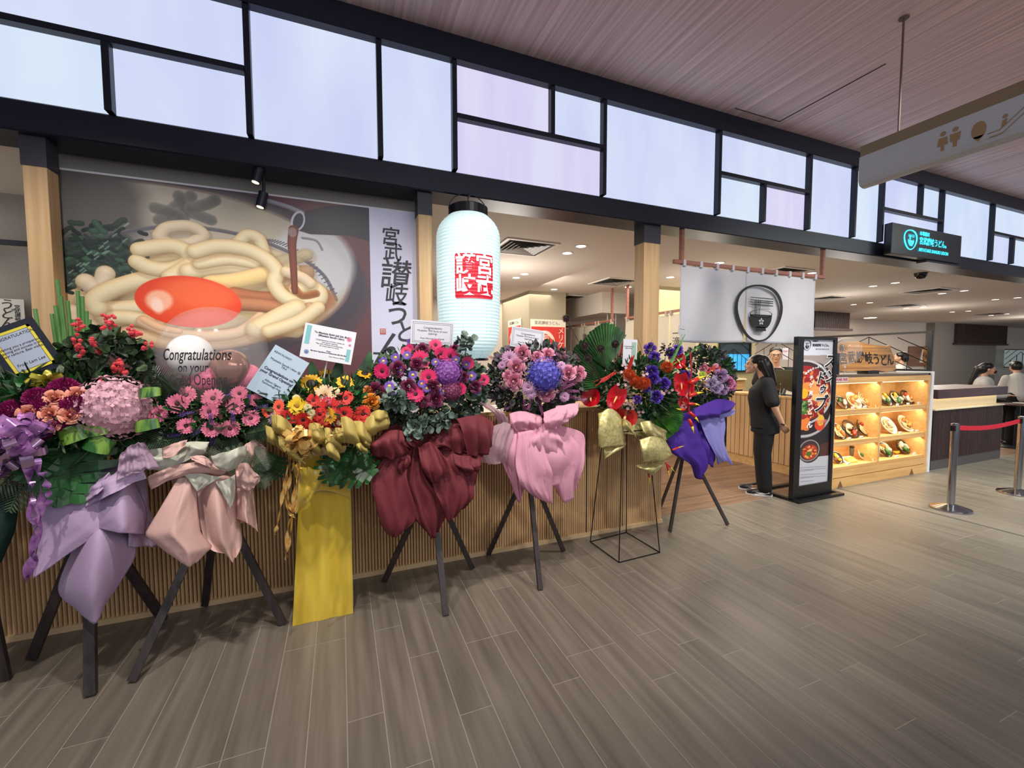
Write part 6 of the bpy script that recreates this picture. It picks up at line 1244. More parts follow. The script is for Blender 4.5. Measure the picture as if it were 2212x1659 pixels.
for a_ in ((1822, 873, .10, 'k', 'wg', 'black bowl with white and green topping, leftmost on the top shelf', .95), (1848, 871, .125, 'w', 'tow', 'pale bowl heaped with golden tempura, top shelf left bay', .95), (1874, 871, .125, 'w', 'yto', 'pale bowl with yellow and orange topping beside the divider, top shelf', .95),
    (1918, 867, .115, 'k', 'yg', 'black bowl with yellow and green topping, right of the divider, top shelf', .95), (1941, 863, .12, 'k', 'wyg', 'black bowl with three-coloured topping, middle of the top right bay', .95), (1964, 859, .12, 'k', 'wor', 'black bowl with white and red topping, rightmost on the top shelf', .95),
    (1815, 945, .12, 'k', 'ot', 'black bowl with golden fritter, leftmost on the middle shelf', .56), (1841, 936, .135, 'k', 'bwr', 'black bowl of noodles with brown meat, middle shelf left bay', .56), (1872, 934, .135, 'k', 'yrt', 'black bowl with yellow tempura beside the divider, middle shelf', .56),
    (1924, 929, .135, 'w', 'w', 'white bowl of plain pale noodles, middle shelf right bay', .56), (1960, 925, .135, 'w', 'to', 'white bowl with golden topping, rightmost on the middle shelf', .56),
    (1812, 1004, .09, 'k', 'yy', 'small dark dish with yellow omelette, leftmost on the bottom shelf', .24), (1867, 995, .08, 'w', 'ggg', 'small white bowl of chopped green onion on the bottom shelf', .24), (1916, 981, .12, 'k', 'wog', 'black bowl with pale topping right of the divider, bottom shelf', .24), (1954, 975, .12, 'k', 'wwg', 'black bowl with white slices, rightmost on the bottom shelf', .24)):
    dish(a_[0], a_[1], a_[2], a_[3], a_[4], a_[5], a_[6], seed=a_[0], nood=a_[2] > .1)
q = at(1835, 996, Y=cY+.17); t = thing('sample_tray', 'white rectangular tray of rolled omelette on the bottom shelf', 'food tray', (q.x, cY+.17, .245)); m4 = Matrix.Rotation(.6, 4, 'X')
b = MB(); b.bbox(-.12, .12, -.08, .08, 0, .015, .004, m4); b.build('tray', m_bw, t)
for k in range(4): b = MB(); b.bbox(-.08+k*.042, -.042+k*.042, -.045, .045, .015, .045, .008, m4); b.build('omelette_piece', mat('food_y2', (240, 206, 90), .5), t)
q = at(1848, 981, Y=cY+.3); t = thing('glass_jar', 'grey lidded jar standing at the back of the bottom shelf', 'jar', (q.x, cY+.31, .243)); MB().lathe([(.06, 0), (.07, .02), (.075, .11), (.07, .13)], 20).build('jar_body', mat('jar_glass', (110, 118, 112), .15, alpha=.8), t, smooth=True); MB().lathe([(.074, .13), (.074, .16), (.03, .165)], 20).build('lid', mat('jar_lid', (60, 62, 58), .4), t)
q = at(1887, 985, Y=cY+.24); t = thing('glass_jar', 'clear jar with a white and blue patterned lid beside the divider', 'jar', (q.x, cY+.24, .243)); MB().lathe([(.06, 0), (.068, .02), (.07, .13), (.045, .16)], 20).build('jar_body', mat('jar_glass2', (150, 166, 166), .1, alpha=.6), t, smooth=True); MB().lathe([(.05, .16), (.055, .165), (.055, .21), (.03, .22)], 20).build('lid', mat('jar_lid2', (216, 222, 228), .4, c2=(80, 110, 150), scale=(60, 60, 60), ramp=(.5, .55)), t)
q = at(1937, 985, Y=cY+.2); t = thing('banana', 'yellow curved fritter lying between the two black bowls', 'food', (q.x, cY+.2, .265)); b = MB(); b.tube([(-.09, 0, .02), (-.03, -.01, 0), (.05, 0, .005), (.10, .01, .03)], [.008, .022, .022, .006], 8); b.build('body', mat('food_y'), t, smooth=True); t.name = 'sample_fritter'
# ---------------- wooden signboard on the case
s0 = at(1820, 745, Y=3.45); s1 = at(1944, 742, Y=3.45); sw = s1.x-s0.x; sx = (s0.x+s1.x)/2; R_ = random.Random(4)
t = thing('wooden_signboard', 'live-edge wooden signboard with black Japanese brush lettering on the display case', 'sign', (sx, 3.47, 1.41)); m_slab = mat('slab_wood', (112, 74, 40), .3, c2=(206, 150, 84), scale=(.8, 10, 22), detail=6, coat=.25, ramp=(.3, .7))
G = []; n = 34; rx = Matrix.Rotation(-.22, 4, 'X')
def slab_pt(u, v, y): x = (u-.5)*sw*(1+.03*math.sin(v*5)); zb_ = .03+.05*noise.noise(Vector((u*3.2, 0, 2)))+.06*max(0, .2-u); zt_ = .40+.03*noise.noise(Vector((u*4, 5, 2)))+.02*math.sin(u*6); return rx @ Vector((x, y+.025*math.sin(u*PI)*-1, zb_+(zt_-zb_)*v))
F_ = [[slab_pt(i/n, j/10, 0) for j in range(11)] for i in range(n+1)]; Bk = [[slab_pt(i/n, j/10, .05) for j in range(11)] for i in range(n+1)]
b = MB(); b.grid(F_); b.grid([r[::-1] for r in Bk]); 
for i in range(n):
    for j in (0, 10): b.add([F_[i][j], F_[i+1][j], Bk[i+1][j], Bk[i][j]], [(0, 1, 2, 3)])
for i in (0, n):
    for j in range(10): b.add([F_[i][j], F_[i][j+1], Bk[i][j+1], Bk[i][j]], [(0, 1, 2, 3)])
b.build('slab', m_slab, t)
for i, ch in enumerate('宮武讃岐うどん'): u = .10+i*.132; c = slab_pt(u, .42+.02*math.sin(i), -.004); text(ch, .17, m_ink, t, frame(c, (1, 0, 0), rx @ Vector((0, 0, 1))), offset=.002, shear=.1)
text('香川', .10, m_ink, t, frame(slab_pt(.13, .80, -.004), (1, 0, 0), rx @ Vector((0, 0, 1))), offset=.001, shear=.1)
B('stand_foot', (-.12, .12, -.05, .08, -.01, .03), m_blk, t); light('SPOT', (sx-.1, 2.95, 2.7), 26, (1, .84, .6), .05, (sx-.1, 3.5, 1.6), 'signboard_spot', ang=.75, blend=.8); light('SPOT', (sx-.45, 3.25, 2.5), 12, (1, .8, .5), .05, (sx-.45, 3.5, 1.6), 'signboard_spot', ang=.6, blend=.8)
q = at(1826, 758, Y=3.38); t = thing('balloon', 'small clear bubble balloon behind the top corner of the banner stand', 'balloon', q); MB().lathe(sph(29*mpp(1826, 758, 3.38), 1.1), 28).build('bubble', m_bub, t, smooth=True); MB().lathe([(.016, -.21), (.008, -.19), (.004, -.175)], 8).build('knot', m_trim, t)
b = MB(); b.tube([(0, 0, -.2), (0, .0, 1.401-q.z)], .004, 5); b.build('stick', m_trim, t)
q = at(1809, 800, Y=3.4); t = thing('desk_calendar', 'small black spiral desk calendar on the left end of the display case', 'calendar', (q.x, 3.42, 1.402)); B('board', (-.05, .07, 0, .012, 0, .27), m_blk, t); b = MB()
for k in range(10): b.lathe([(.008, -.002), (.008, .002)], 8, Matrix.Translation((.072, .006, .02+k*.025)))
b.build('spiral', m_trim, t)
# ---------------- metal lattice partition on the right end, running into the shop
t = thing('lattice_partition', 'black metal lattice partition running back from the display case', 'partition', (7.72, 3.34, 1.42)); Lp = 4.6; Hp = .57
b = MB(); b.box(-.02, .02, 0, .045, 0, Hp); b.build('post', m_blk, t); b = MB(); b.box(-.02, .02, Lp-.04, Lp, 0, Hp); b.build('post', m_blk, t)
B('top_rail', (-.02, .02, .045, Lp-.04, Hp-.03, Hp), m_blk, t); B('bottom_rail', (-.02, .02, .045, Lp-.04, 0, .03), m_blk, t)
for sec in range(3):
    b = MB(); o_ = sec*Lp/3+.03
    for k in range(7): u = k*(Lp/3-.04)/6; top = max(.06, Hp-.05-abs(u-.75)*.55); b.tube([(0, o_+u, .03), (0, o_+u, top if k % 2 == 0 or True else Hp)], .006, 4)
    for dz in (0, -.18, .18):
        for s_ in (-1, 1):
            pts = [(0, o_+.75+s_*q*.75, Hp-.05+dz-q*.41) for q in (0, .25, .5, .75, 1)]; pts = [p_ for p_ in pts if .03 < p_[2] < Hp-.02]
            if len(pts) > 1: b.tube(pts, .006, 4)
    b.build('lattice', m_blk, t)
B('low_wall', (-.03, .03, .36, Lp, -1.418, -.002), m_grey, t)
# ---------------- dark counter with a glowing recess
t = thing('bar_counter', 'dark fluted bar counter with a glowing recess, right of the display case', 'counter', (7.80, 3.30, 0)); Lb = 2.0
B('base_skirt', (0, Lb, .02, .6, 0, .14), mat('grey_skirt', (84, 80, 80), .5), t); B('carcass', (0, Lb, .03, .6, .14, .86), m_dslat, t)
b = MB(); x = 0
while x < Lb-.02: b.box(x+.003, x+.022, .015, .03, .14, .86); x += .028
tag(b.build('fluting', m_dslat, t), kind='stuff'); B('recess_ledge', (0, Lb, .0, .6, .86, .88), mat('ledge_cream', (230, 214, 180), .5), t); B('recess_back', (0, Lb, .10, .12, .88, 1.03), mat('recess_cream', (232, 212, 172), .6, emit=.35), t); B('recess_led', (0, Lb, .06, .08, 1.024, 1.03), m_glow, t); B('counter_top', (0, Lb, -.02, .6, 1.03, 1.16), mat('dark_wood_top', (60, 38, 38), .4, c2=(80, 52, 50), scale=(2, 20, 20)), t, .004)
# round table at the far right edge
q = at(2195, 872, Y=3.6); t = thing('high_table', 'small dark round table with a white plate at the right edge', 'table', (q.x+.15, 3.62, 0)); zt_ = q.z
MB().lathe([(.02, zt_-.03), (.34, zt_-.03), (.35, zt_-.015), (.34, zt_), (.02, zt_)], 28).build('tabletop', mat('dark_wood_top'), t); b = MB(); b.tube([(0, 0, .03), (0, 0, zt_-.03)], .03, 10); b.build('pedestal', m_blk, t); MB().lathe([(.24, 0), (.24, .015), (.05, .03)], 24).build('foot', m_blk, t)
pl_ = thing('plate', 'white plate on the dark round table at the right edge', 'plate', (q.x+.05, 3.55, zt_+.002)); MB().lathe([(.001, 0), (.07, .0), (.11, .012), (.105, .015), (.06, .005), (.001, .005)], 24, cap=False).build('dish', m_bw, pl_, smooth=True)
# ---------------- food picture and window on the back wall
Yb = 8.83
x0, z1_ = P2(1963, 748, Yb); x1, z0 = P2(2040, 790, Yb); t = thing('food_picture', 'framed picture of a dish on a white cloth, on the back wall', 'picture', (x0, Yb, z0)); B('wooden_board', (0, x1-x0, -.02, 0, 0, z1_-z0), mat('pic_brown', (110, 76, 58), .5, c2=(140, 100, 76), scale=(1, 8, 8)), t)
w_, h_ = x1-x0, z1_-z0; b = MB(); b.add([(w_*.28, -.022, h_*.18), (w_*.80, -.022, h_*.12), (w_*.72, -.022, h_*.80), (w_*.34, -.022, h_*.86)], [(0, 1, 2, 3)]); b.build('cloth', m_bw, t)
MB().lathe([(.17*w_, 0), (.001, .01)], 20, Matrix.Translation((w_*.53, -.024, h_*.5)) @ Matrix.Rotation(PI/2, 4, 'X') @ Matrix.Diagonal((1, 1.1, 1, 1)), cap=False).build('dish_print', mat('pic_dish', (70, 44, 30), .6, c2=(220, 150, 80), scale=(6, 6, 6)), t)
x0, z1_ = P2(2170, 756, 8.55); x1 = x0+3; _, z0 = P2(2190, 792, 8.55); t = thing('far_window', 'pale frosted window with dark lattice at the far right', 'window', (x0, 8.55, z0)); B('glass', (0, 3, -.01, 0, 0, z1_-z0), mat('frosted', (176, 192, 190), .4, emit=.25), t); b = MB(); lattice(b, 3, z1_-z0, 6, .9, slope=.4, th=.012); b.build('lattice', m_blk, t); b = MB(); b.box(0, 3, -.03, 0, -.03, 0); b.box(0, 3, -.03, 0, z1_-z0, z1_-z0+.03); b.build('frame', m_blk, t)
# ---------------- banner stand
YB = 3.17
a = at(1721, 727, Y=YB); b_ = at(1806, 728, Y=YB); bx0, bx1 = a.x, b_.x; zt_ = a.z; bz0 = at(1722, 1058, Y=YB).z
ix0, ix1 = at(1733, 750, Y=YB).x, at(1799, 750, Y=YB).x; iz1 = at(1733, 733, Y=YB).z; iz0 = at(1722, 1050, Y=YB).z; iw = ix1-ix0
p = Paint(ix0, ix1, iz0, iz1, YB, 300, (44, 34, 36))
def bp(u, v): return (1710+u/9.213, 720+v/9.213)      # zoom 4 of the banner
def b2(u, v): return (1710+u*.1266, 880+v*.1266)      # zoom 5
p.poly([bp(0, 0), bp(1000, 0), bp(1000, 436), bp(0, 436)], (206, 208, 220)); p.poly([bp(0, 434), bp(1000, 440), bp(1000, 900), bp(0, 900)], (160, 146, 142))
p.ell(bp(330, 1120), 60, 61, (60, 46, 50), soft=3); p.ell(bp(250, 1180), 62, 70, (196, 192, 194), soft=2); p.ell(bp(240, 1180), 58, 66, (56, 40, 44), soft=2); p.ell(bp(250, 1200), 55, 60, (150, 34, 30), soft=3)
rb = random.Random(5)
for k in range(260):
    x, y = rb.uniform(180, 760), rb.uniform(780, 1650); 
    if ((x-250)/500)**2+((y-1200)/530)**2 > 1: continue
    p.ell(bp(x, y), rb.uniform(2, 7), rb.uniform(1.5, 5), rb.choice(((196, 60, 36), (226, 120, 60), (240, 170, 90), (150, 30, 30), (180, 40, 34), (236, 200, 150), (110, 24, 26))), rot=rb.uniform(0, 3), soft=2)
p.ell(bp(330, 1050), 14, 8, (244, 140, 60), soft=3); p.ell(bp(540, 1250), 14, 13, (244, 190, 130), soft=4); p.ell(bp(245, 1200), 9, 11, (248, 180, 40), soft=2); p.ell(bp(470, 1130), 12, 9, (244, 160, 90), soft=3)
for k in range(30): p.ell(bp(rb.uniform(180, 300), rb.uniform(1350, 1600)), 4, 3, rb.choice(((60, 120, 44), (40, 84, 36), (120, 160, 90))), soft=1.5)
for k in range(14): p.ell(b2(rb.uniform(140, 260), rb.uniform(190, 370)), 6, 5, (240, 130, 60), soft=2)
p.poly([b2(100, 560), b2(700, 340), b2(700, 900), b2(100, 900)], (44, 36, 40)); p.poly([b2(480, 640), b2(700, 560), b2(700, 860), b2(480, 860)], (84, 50, 44))
p.stroke([b2(110, 500), b2(300, 480), b2(480, 390), b2(620, 230), b2(690, 40)], 7, (196, 192, 192), (120, 116, 118), n=50)
p.ell(b2(480, 290), 11, 13, (232, 70, 40), soft=3); p.ell(b2(495, 220), 8, 12, (246, 190, 70), soft=3)
p.poly([b2(90, 880), b2(700, 810), b2(700, 1450), b2(90, 1450)], (200, 200, 208))
p.ell(b2(310, 745), 23, 25, (52, 44, 46), soft=1.5); p.ell(b2(300, 735), 22, 23, (170, 160, 156), soft=1.5); p.ell(b2(300, 735), 20, 21, (66, 50, 50), soft=1.5); p.ell(b2(310, 760), 16, 16, (190, 60, 36), soft=2)
for k in range(60): a_ = rb.uniform(0, 6.3); rr = rb.uniform(0, 110); p.ell(b2(310+rr*math.cos(a_), 755+rr*math.sin(a_)), rb.uniform(1.5, 4), rb.uniform(1, 3), rb.choice(((240, 170, 60), (224, 90, 44), (160, 34, 26), (240, 200, 130))), soft=1.2)
p.ell(b2(290, 790), 6, 5, (92, 110, 40), soft=2)
for y in (1010, 1045, 1070, 1130, 1170, 1190, 1250): p.stroke([b2(150, y+20), b2(580 if y not in (1070, 1190, 1250) else 370, y-5)], 2.0, (160, 160, 172), n=3, lit=0)
t = thing('banner_stand', 'tall black framed banner stand with a spicy noodle bowl print', 'banner stand', (0, 0, 0)); board('print', ix0, ix1, iz0, iz1, YB, p.material('banner_print', .45), t)
b = MB(); b.box(bx0, ix0, YB-.02, YB+.03, .02, zt_); b.build('frame_post', m_blk, t); b = MB(); b.box(ix1, bx1, YB-.02, YB+.03, .02, zt_); b.build('frame_post', m_blk, t); B('top_rail', (ix0, ix1, YB-.02, YB+.03, iz1, zt_), m_blk, t); B('bottom_rail', (ix0, ix1, YB-.02, YB+.03, .02, iz0), m_blk, t); B('backing', (ix0, ix1, YB+.002, YB+.02, iz0, iz1), m_blk, t)
fa, fb, fc, fd = at(1848, 1068, z=0), at(1745, 1083, z=0), at(1672, 1050, z=0), at(1790, 1050, z=0); yb0, yb1 = (fa.y+fb.y)/2, 3.62; xl, xr = bx0-.0, bx1+.02
b = MB(); th = .03
for q in ((xl, xr+.10, yb0, yb0+.05), (xl, xr+.10, yb1-.05, yb1), (xl, xl+.05, yb0+.05, yb1-.05), (xr+.05, xr+.10, yb0+.05, yb1-.05)): b.box(q[0], q[1], q[2], q[3], .001, th)
b.build('base_frame', m_blk, t)
sc_ = lambda px, py: (lambda q: (q.x, q.z))(at(px, py, Y=YB))
x, z = sc_(1742.8, 745.5); emblem(x, z, iw*.12, YB-.004, m_ink, m_cw, t)
m_lw = mat('letter_white', (238, 236, 236), .5)
def lt_(s_, px, py, hpx, m, off=.0, vert=False, lead=.9, dy=-.004, shear=.12, xs=1.15, name='lettering'): x, z = sc_(px, py); text(s_, hpx*mpp(px, py, YB)*1.15, m, t, FACE(x, YB+dy, z), offset=off, vert=vert, lead=lead, shear=shear, xs=xs)
lt_('本場香川', 1761, 737, 3.2, m_ink); lt_('宮武讃岐うどん。', 1774, 746, 5, m_ink, .0005, xs=1.3); lt_('MIYATAKE SANUKI UDON', 1776, 754, 2.6, mat('grey_ink', (120, 120, 130), .6), xs=1.25)
for ch, u, v, h_ in (('ス', 745, 570, 29), ('ン', 750, 870, 27), ('ド', 560, 900, 25), ('ゥ', 600, 1110, 20), ('ブ', 540, 1430, 34)):
    px, py = bp(u, v); lt_(ch, px, py, h_, m_lw, .012, dy=-.004, shear=.25, name='lettering_outline'); lt_(ch, px, py, h_, m_ink, .003, dy=-.007, shear=.25)
for ch, u, v, h_ in (('チ', 375, 890, 10), ('ゲ', 370, 1040, 10), ('風', 365, 1200, 10), ('う', 345, 1380, 14), ('ど', 350, 1560, 15)): px, py = bp(u, v); lt_(ch, px, py, h_, m_lw, .002, dy=-.008)
px, py = b2(290, 300); lt_('ん', px, py, 15, m_lw, .003, dy=-.008)
for i, ch in enumerate('具沢山たっぷり'): px, py = bp(270+i*48, 800-i*38+i*i*2.5); lt_(ch, px, py, 5.5, m_lw, .001, dy=-.008)
px, py = b2(500, 245); lt_('ピリ辛', px, py, 8, mat('letter_pink', (236, 120, 130), .5), .001, dy=-.009)
rebase(t, ((bx0+bx1)/2, YB, 0))
# ---------------- belt stanchions
m_ss = mat('stainless', (170, 170, 174), .16, metal=1)
P_ = [at(2053, 1100, z=0), at(2197, 1066, z=0)]
pf = None
for k, q in enumerate(P_):
    t = thing('barrier_post', ('stainless barrier post with a domed base, nearer one' if k == 0 else 'stainless barrier post cut by the right edge of the picture'), 'barrier post', (q.x, q.y, 0), group='belt barrier posts at the entrance')
    MB().lathe([(.17, 0), (.17, .012), (.165, .02), (.05, .055), (.032, .06)], 40).build('base', m_ss, t, smooth=False); MB().lathe([(.0318, .055), (.0318, .90)], 28).build('pole', m_ss, t, smooth=False)
    MB().lathe([(.034, .83), (.034, .915), (.02, .92)], 28).build('cap', m_ss, t); B('belt_clip', (-.052, -.03, -.02, .02, .84, .90), m_blk, t, .003); B('belt_clip', (.03, .05, -.02, .02, .84, .90), m_blk, t, .003)
a, b_ = P_; G = []
for i in range(13): u = i/12; x = a.x+.045+(b_.x-a.x-.09)*u; y = a.y+(b_.y-a.y)*u; z = .87-.035*math.sin(u*PI); G.append([(x, y, z-.024), (x, y, z+.024)])
o = MB().grid(G).build('barrier_belt', mat('belt_red', (206, 22, 52), .6), None, thick=.002); tag(o, 'red retractable belt stretched between the two barrier posts', 'belt')

q = at(1697, 762, Y=6.05); t = thing('wall_notice', 'small white notice on the kitchen wall beside the banner stand', 'notice', q); B('paper', (-.09, .09, 0, .02, -.14, .10), m_cw, t); text('STAFF', .05, mat('letter_pink'), t, FACE(0, -.002, .03))
# ================================================================ PEOPLE
m_skin = mat('skin', (206, 160, 132), .5, sss=.1); m_hair = mat('black_hair', (12, 10, 12), .35, c2=(30, 24, 24), scale=(90, 90, 8)); m_wsh = mat('white_shirt', (196, 194, 190), .85)
def capsule(b, p0, p1, r0, r1, n=14, flat=1.0):
    p0, p1 = Vector(p0), Vector(p1); d = p1-p0; L_ = d.length or 1e-6; d = d/L_; a = Vector((0, 1, 0)) if abs(d.y) < .9 else Vector((1, 0, 0)); u = (a-d*a.dot(d)).normalized(); v = d.cross(u); rg = []
    for i in range(5): t = i/4*PI/2; rg.append((-r0*math.cos(t), r0*math.sin(t)))
    for i in range(1, 6): t = i/6; rg.append((L_*t, r0+(r1-r0)*t))
    for i in range(5): t = i/4*PI/2; rg.append((L_+r1*math.sin(t), r1*math.cos(t)))
    b.add([p0+d*h+(u*math.cos(2*PI*j/n)*flat+v*math.sin(2*PI*j/n))*max(r, .0005) for h, r in rg for j in range(n)], [(i*n+j, i*n+(j+1) % n, (i+1)*n+(j+1) % n, (i+1)*n+j) for i in range(len(rg)-1) for j in range(n)]+[tuple(range(n))[::-1], tuple((len(rg)-1)*n+j for j in range(n))])
def ellip(b, c, rx, ry, rz, n=18, rot=None):
    m4 = Matrix.Translation(c) @ (rot or Matrix()) @ Matrix.Diagonal((rx, ry, rz, 1)); P = [(max(.001, math.cos(v)), math.sin(v)) for v in [-PI/2+PI*i/10 for i in range(11)]]; b.lathe(P, n, m4)
def loft(b, secs, n=22):   # (x, y, z, rx, ry)
    vs = [(x+rx*math.cos(2*PI*j/n)*(1+.06*abs(math.sin(4*PI*j/n))), y+ry*math.sin(2*PI*j/n), z) for x, y, z, rx, ry in secs for j in range(n)]; m = len(secs)
    b.add(vs, [(i*n+j, i*n+(j+1) % n, (i+1)*n+(j+1) % n, (i+1)*n+j) for i in range(m-1) for j in range(n)]+[tuple(range(n))[::-1], tuple((m-1)*n+j for j in range(n))])
def fuse(b, name, m, parent, vox=.007, it=3):
    """joins the overlapping volumes into one continuous skin"""
    o = b.build(name, m, None); md = o.modifiers.new('r', 'REMESH'); md.mode = 'VOXEL'; md.voxel_size = vox; sm = o.modifiers.new('s', 'SMOOTH'); sm.iterations = it; sm.factor = .5
    me = bpy.data.meshes.new_from_object(o.evaluated_get(bpy.context.evaluated_depsgraph_get())); bpy.data.objects.remove(o); me.name = name
    me.polygons.foreach_set('use_smooth', [True]*len(me.polygons)); q = bpy.data.objects.new(name, me); COL.objects.link(q); q.parent = parent; return q
def head(b, c, s=1.0, pitch=0):   # facing +Y, c = centre of the skull
    R_ = Matrix.Translation(c) @ Matrix.Rotation(pitch, 4, 'X') @ Matrix.Scale(s, 4)
    def E(p, r, n=14): m4 = R_ @ Matrix.Translation(p) @ Matrix.Diagonal((*r, 1)); P = [(max(.001, math.cos(v)), math.sin(v)) for v in [-PI/2+PI*i/10 for i in range(11)]]; b.lathe(P, n, m4)
    E((0, -.012, .035), (.074, .092, .082)); E((0, .028, -.02), (.060, .062, .072)); E((0, .040, -.068), (.040, .044, .034)); E((0, .072, -.088), (.020, .018, .016))
    E((0, .088, -.004), (.0095, .012, .024)); E((0, .098, -.022), (.013, .014, .010)); E((0, .083, -.048), (.022, .012, .007)); E((0, .082, -.058), (.018, .012, .007)); E((0, .072, .024), (.050, .018, .012))
    for sx in (-1, 1): E((sx*.036, .052, -.022), (.026, .028, .024)); E((sx*.074, -.008, -.010), (.008, .018, .030))
    return R_
def face_parts(R_, parent, s=1.0, brow=True):
    for sx in (-1, 1):
        b = MB(); P = [(max(.0003, .011*math.cos(v)), .0065*math.sin(v)) for v in [-PI/2+PI*i/8 for i in range(9)]]; b.lathe(P, 12, R_ @ Matrix.Translation((sx*.030, .0765, .004)) @ Matrix.Diagonal((1.15, .5, .9, 1))); b.build('eye', mat('eye_dark', (24, 18, 18), .15), parent, smooth=True)
        b = MB(); capsule(b, R_ @ Vector((sx*.016, .083, .022)), R_ @ Vector((sx*.046, .074, .022)), .0028*s, .002*s, 8); b.build('eyebrow', m_hair, parent)
    b = MB(); capsule(b, R_ @ Vector((-.016, .0925, -.053)), R_ @ Vector((.016, .0925, -.053)), .0045*s, .0045*s, 8); b.build('lips', mat('lips', (176, 96, 90), .4), parent, smooth=True)
def hand(b, w, d, side, palm_n, s=1.0, curl=.5):
    """w wrist, d direction of the fingers, side = towards the thumb, palm_n = palm facing"""
    d, side, pn = Vector(d).normalized(), Vector(side).normalized(), Vector(palm_n).normalized(); w = Vector(w)
    for k in (-1, 0, 1): capsule(b, w+side*k*.012*s, w+d*.075*s+side*k*.026*s, .014*s, .012*s, 10)
    for k, (o_, L_) in enumerate(((.030, .066), (.010, .074), (-.010, .070), (-.028, .056))):
        p = w+d*.078*s+side*o_*s; a = d.copy(); r = .0085*s
        for j, f in enumerate((.42, .32, .26)):
            a = (a+pn*curl*(.5 if j == 0 else .75)).normalized(); q = p+a*L_*f*s; capsule(b, p, q, r, r*.9, 8); p = q; r *= .9
    p = w+d*.02*s+side*.022*s; q = p+(side*.8+d*.6+pn*.25).normalized()*.038*s; capsule(b, p, q, .011*s, .0095*s, 8); capsule(b, q, q+(d*.9+side*.25+pn*.3).normalized()*.03*s, .0095*s, .008*s, 8)
def shoe(parent, x, y, z=0, s=1.0, side=1, yaw=0):
    t = Matrix.Translation((x, y, z)) @ Matrix.Rotation(yaw, 4, 'Z'); b = MB(); sec = []
    for yy, w_, h_ in ((-.07, .030, .07), (-.05, .038, .085), (0, .040, .085), (.06, .044, .065), (.12, .046, .05), (.16, .040, .042), (.185, .02, .03)): sec.append([t @ Vector((w_*math.cos(a_)*(1 if math.sin(a_) < .3 else .8), yy*s, .022+max(0, math.sin(a_))*h_-min(0, math.sin(a_))*-.002)) for a_ in [2*PI*i/16 for i in range(17)]])
    b.grid(sec); n = 17; b.add(sec[0][:16], [tuple(range(16))]); b.add(sec[-1][:16], [tuple(range(16))[::-1]]); sh = b.build('shoe', m_blk, parent, smooth=True)
    b = MB(); lo = []; up = []
    for a_ in [2*PI*i/24 for i in range(24)]: yy = .056+.138*math.sin(a_); xx = (.047 if yy > 0 else .042)*math.cos(a_)*(1-.15*max(0, -math.sin(a_))); lo.append(t @ Vector((xx, yy, .001))); up.append(t @ Vector((xx, yy, .026)))
    b.add(lo+up, [(i, (i+1) % 24, 24+(i+1) % 24, 24+i) for i in range(24)]+[tuple(range(24))[::-1], tuple(range(24, 48))]); b.build('sole', mat('sole_white', (224, 224, 224), .5), sh)
    b = MB(); sx = side*.0475; P = [(sx, -.05, .05), (sx, .0, .03), (sx*1.02, .05, .028), (sx, .1, .05), (sx*.98, .06, .042), (sx, .02, .048), (sx, -.02, .075)]
    b.add([t @ Vector(p_) for p_ in P], [(0, 1, 6), (1, 5, 6), (1, 2, 5), (2, 4, 5), (2, 3, 4)]); b.build('shoe_flash', mat('sole_white'), sh)
# ---- woman in black, seen in profile, facing left (towards the pillars)
wq = at(1652, 1068, z=0); t = thing('person', 'woman with long black hair in black shirt and trousers, standing in profile with hands behind', 'person', (wq.x, wq.y+.05, 0), .72)
b = MB(); HC = (0, .105, 1.530); R_ = head(b, HC, 1.0, .04)
capsule(b, (0, .05, 1.50), (0, -.015, 1.33), .05, .056); loft(b, [(0, 0, .86, .15, .10), (0, 0, 1.0, .13, .095), (0, 0, 1.2, .15, .10), (0, -.015, 1.33, .15, .075), (0, -.02, 1.38, .08, .06)])
for sx in (-1, 1):
    el = (sx*.225, -.085, 1.07); wr = (sx*.15, -.18, .86); capsule(b, (sx*.165, -.02, 1.325), el, .047, .038); capsule(b, el, wr, .037, .024)
    hand(b, wr, (-sx*.35, -.45, -.8), (-sx*.2, .7, -.5), (-sx*.9, .2, .1), .95, .5)
    capsule(b, (sx*.085, 0, .86), (sx*.09, .01, .48), .075, .052); capsule(b, (sx*.09, .01, .48), (sx*.09, -.02, .08), .05, .036); capsule(b, (sx*.09, -.03, .06), (sx*.09, .09, .045), .035, .03)
body = fuse(b, 'body', m_skin, t, .0065, 3); face_parts(R_, t)
b = MB(); loft(b, [(0, .0, .80, .19, .135), (0, .005, .88, .185, .13), (0, .02, 1.0, .165, .125), (0, .035, 1.14, .175, .135), (0, .025, 1.24, .185, .13), (0, -.01, 1.32, .175, .10), (0, -.02, 1.375, .10, .075), (0, -.015, 1.40, .065, .062)])
for sx in (-1, 1): capsule(b, (sx*.16, -.02, 1.32), (sx*.215, -.07, 1.12), .072, .075)
fuse(b, 'shirt', m_fab, t, .009, 3)
b = MB(); loft(b, [(0, -.02, .74, .19, .15), (0, -.025, .82, .185, .145), (0, -.01, .95, .165, .12)])
for sx in (-1, 1): capsule(b, (sx*.09, -.02, .84), (sx*.095, .0, .50), .105, .088); capsule(b, (sx*.095, .0, .50), (sx*.095, -.03, .10), .088, .078)
fuse(b, 'trousers', mat('black_trousers', (12, 12, 15), .9), t, .009, 3)
b = MB(); ellip(b, (0, .070, 1.577), .088, .100, .085); ellip(b, (0, .015, 1.535), .085, .075, .115); capsule(b, (0, .0, 1.52), (0, -.075, 1.30), .085, .055, flat=1)
for sx in (-1, 1): capsule(b, (sx*.070, .04, 1.565), (sx*.060, -.03, 1.40), .035, .03)
fuse(b, 'hair', m_hair, t, .007, 2)
b = MB(); capsule(b, (-.078, .037, 1.50), (-.078, .037, 1.495), .006, .006); b.build('face_mask_loop', m_trim, t) if False else None
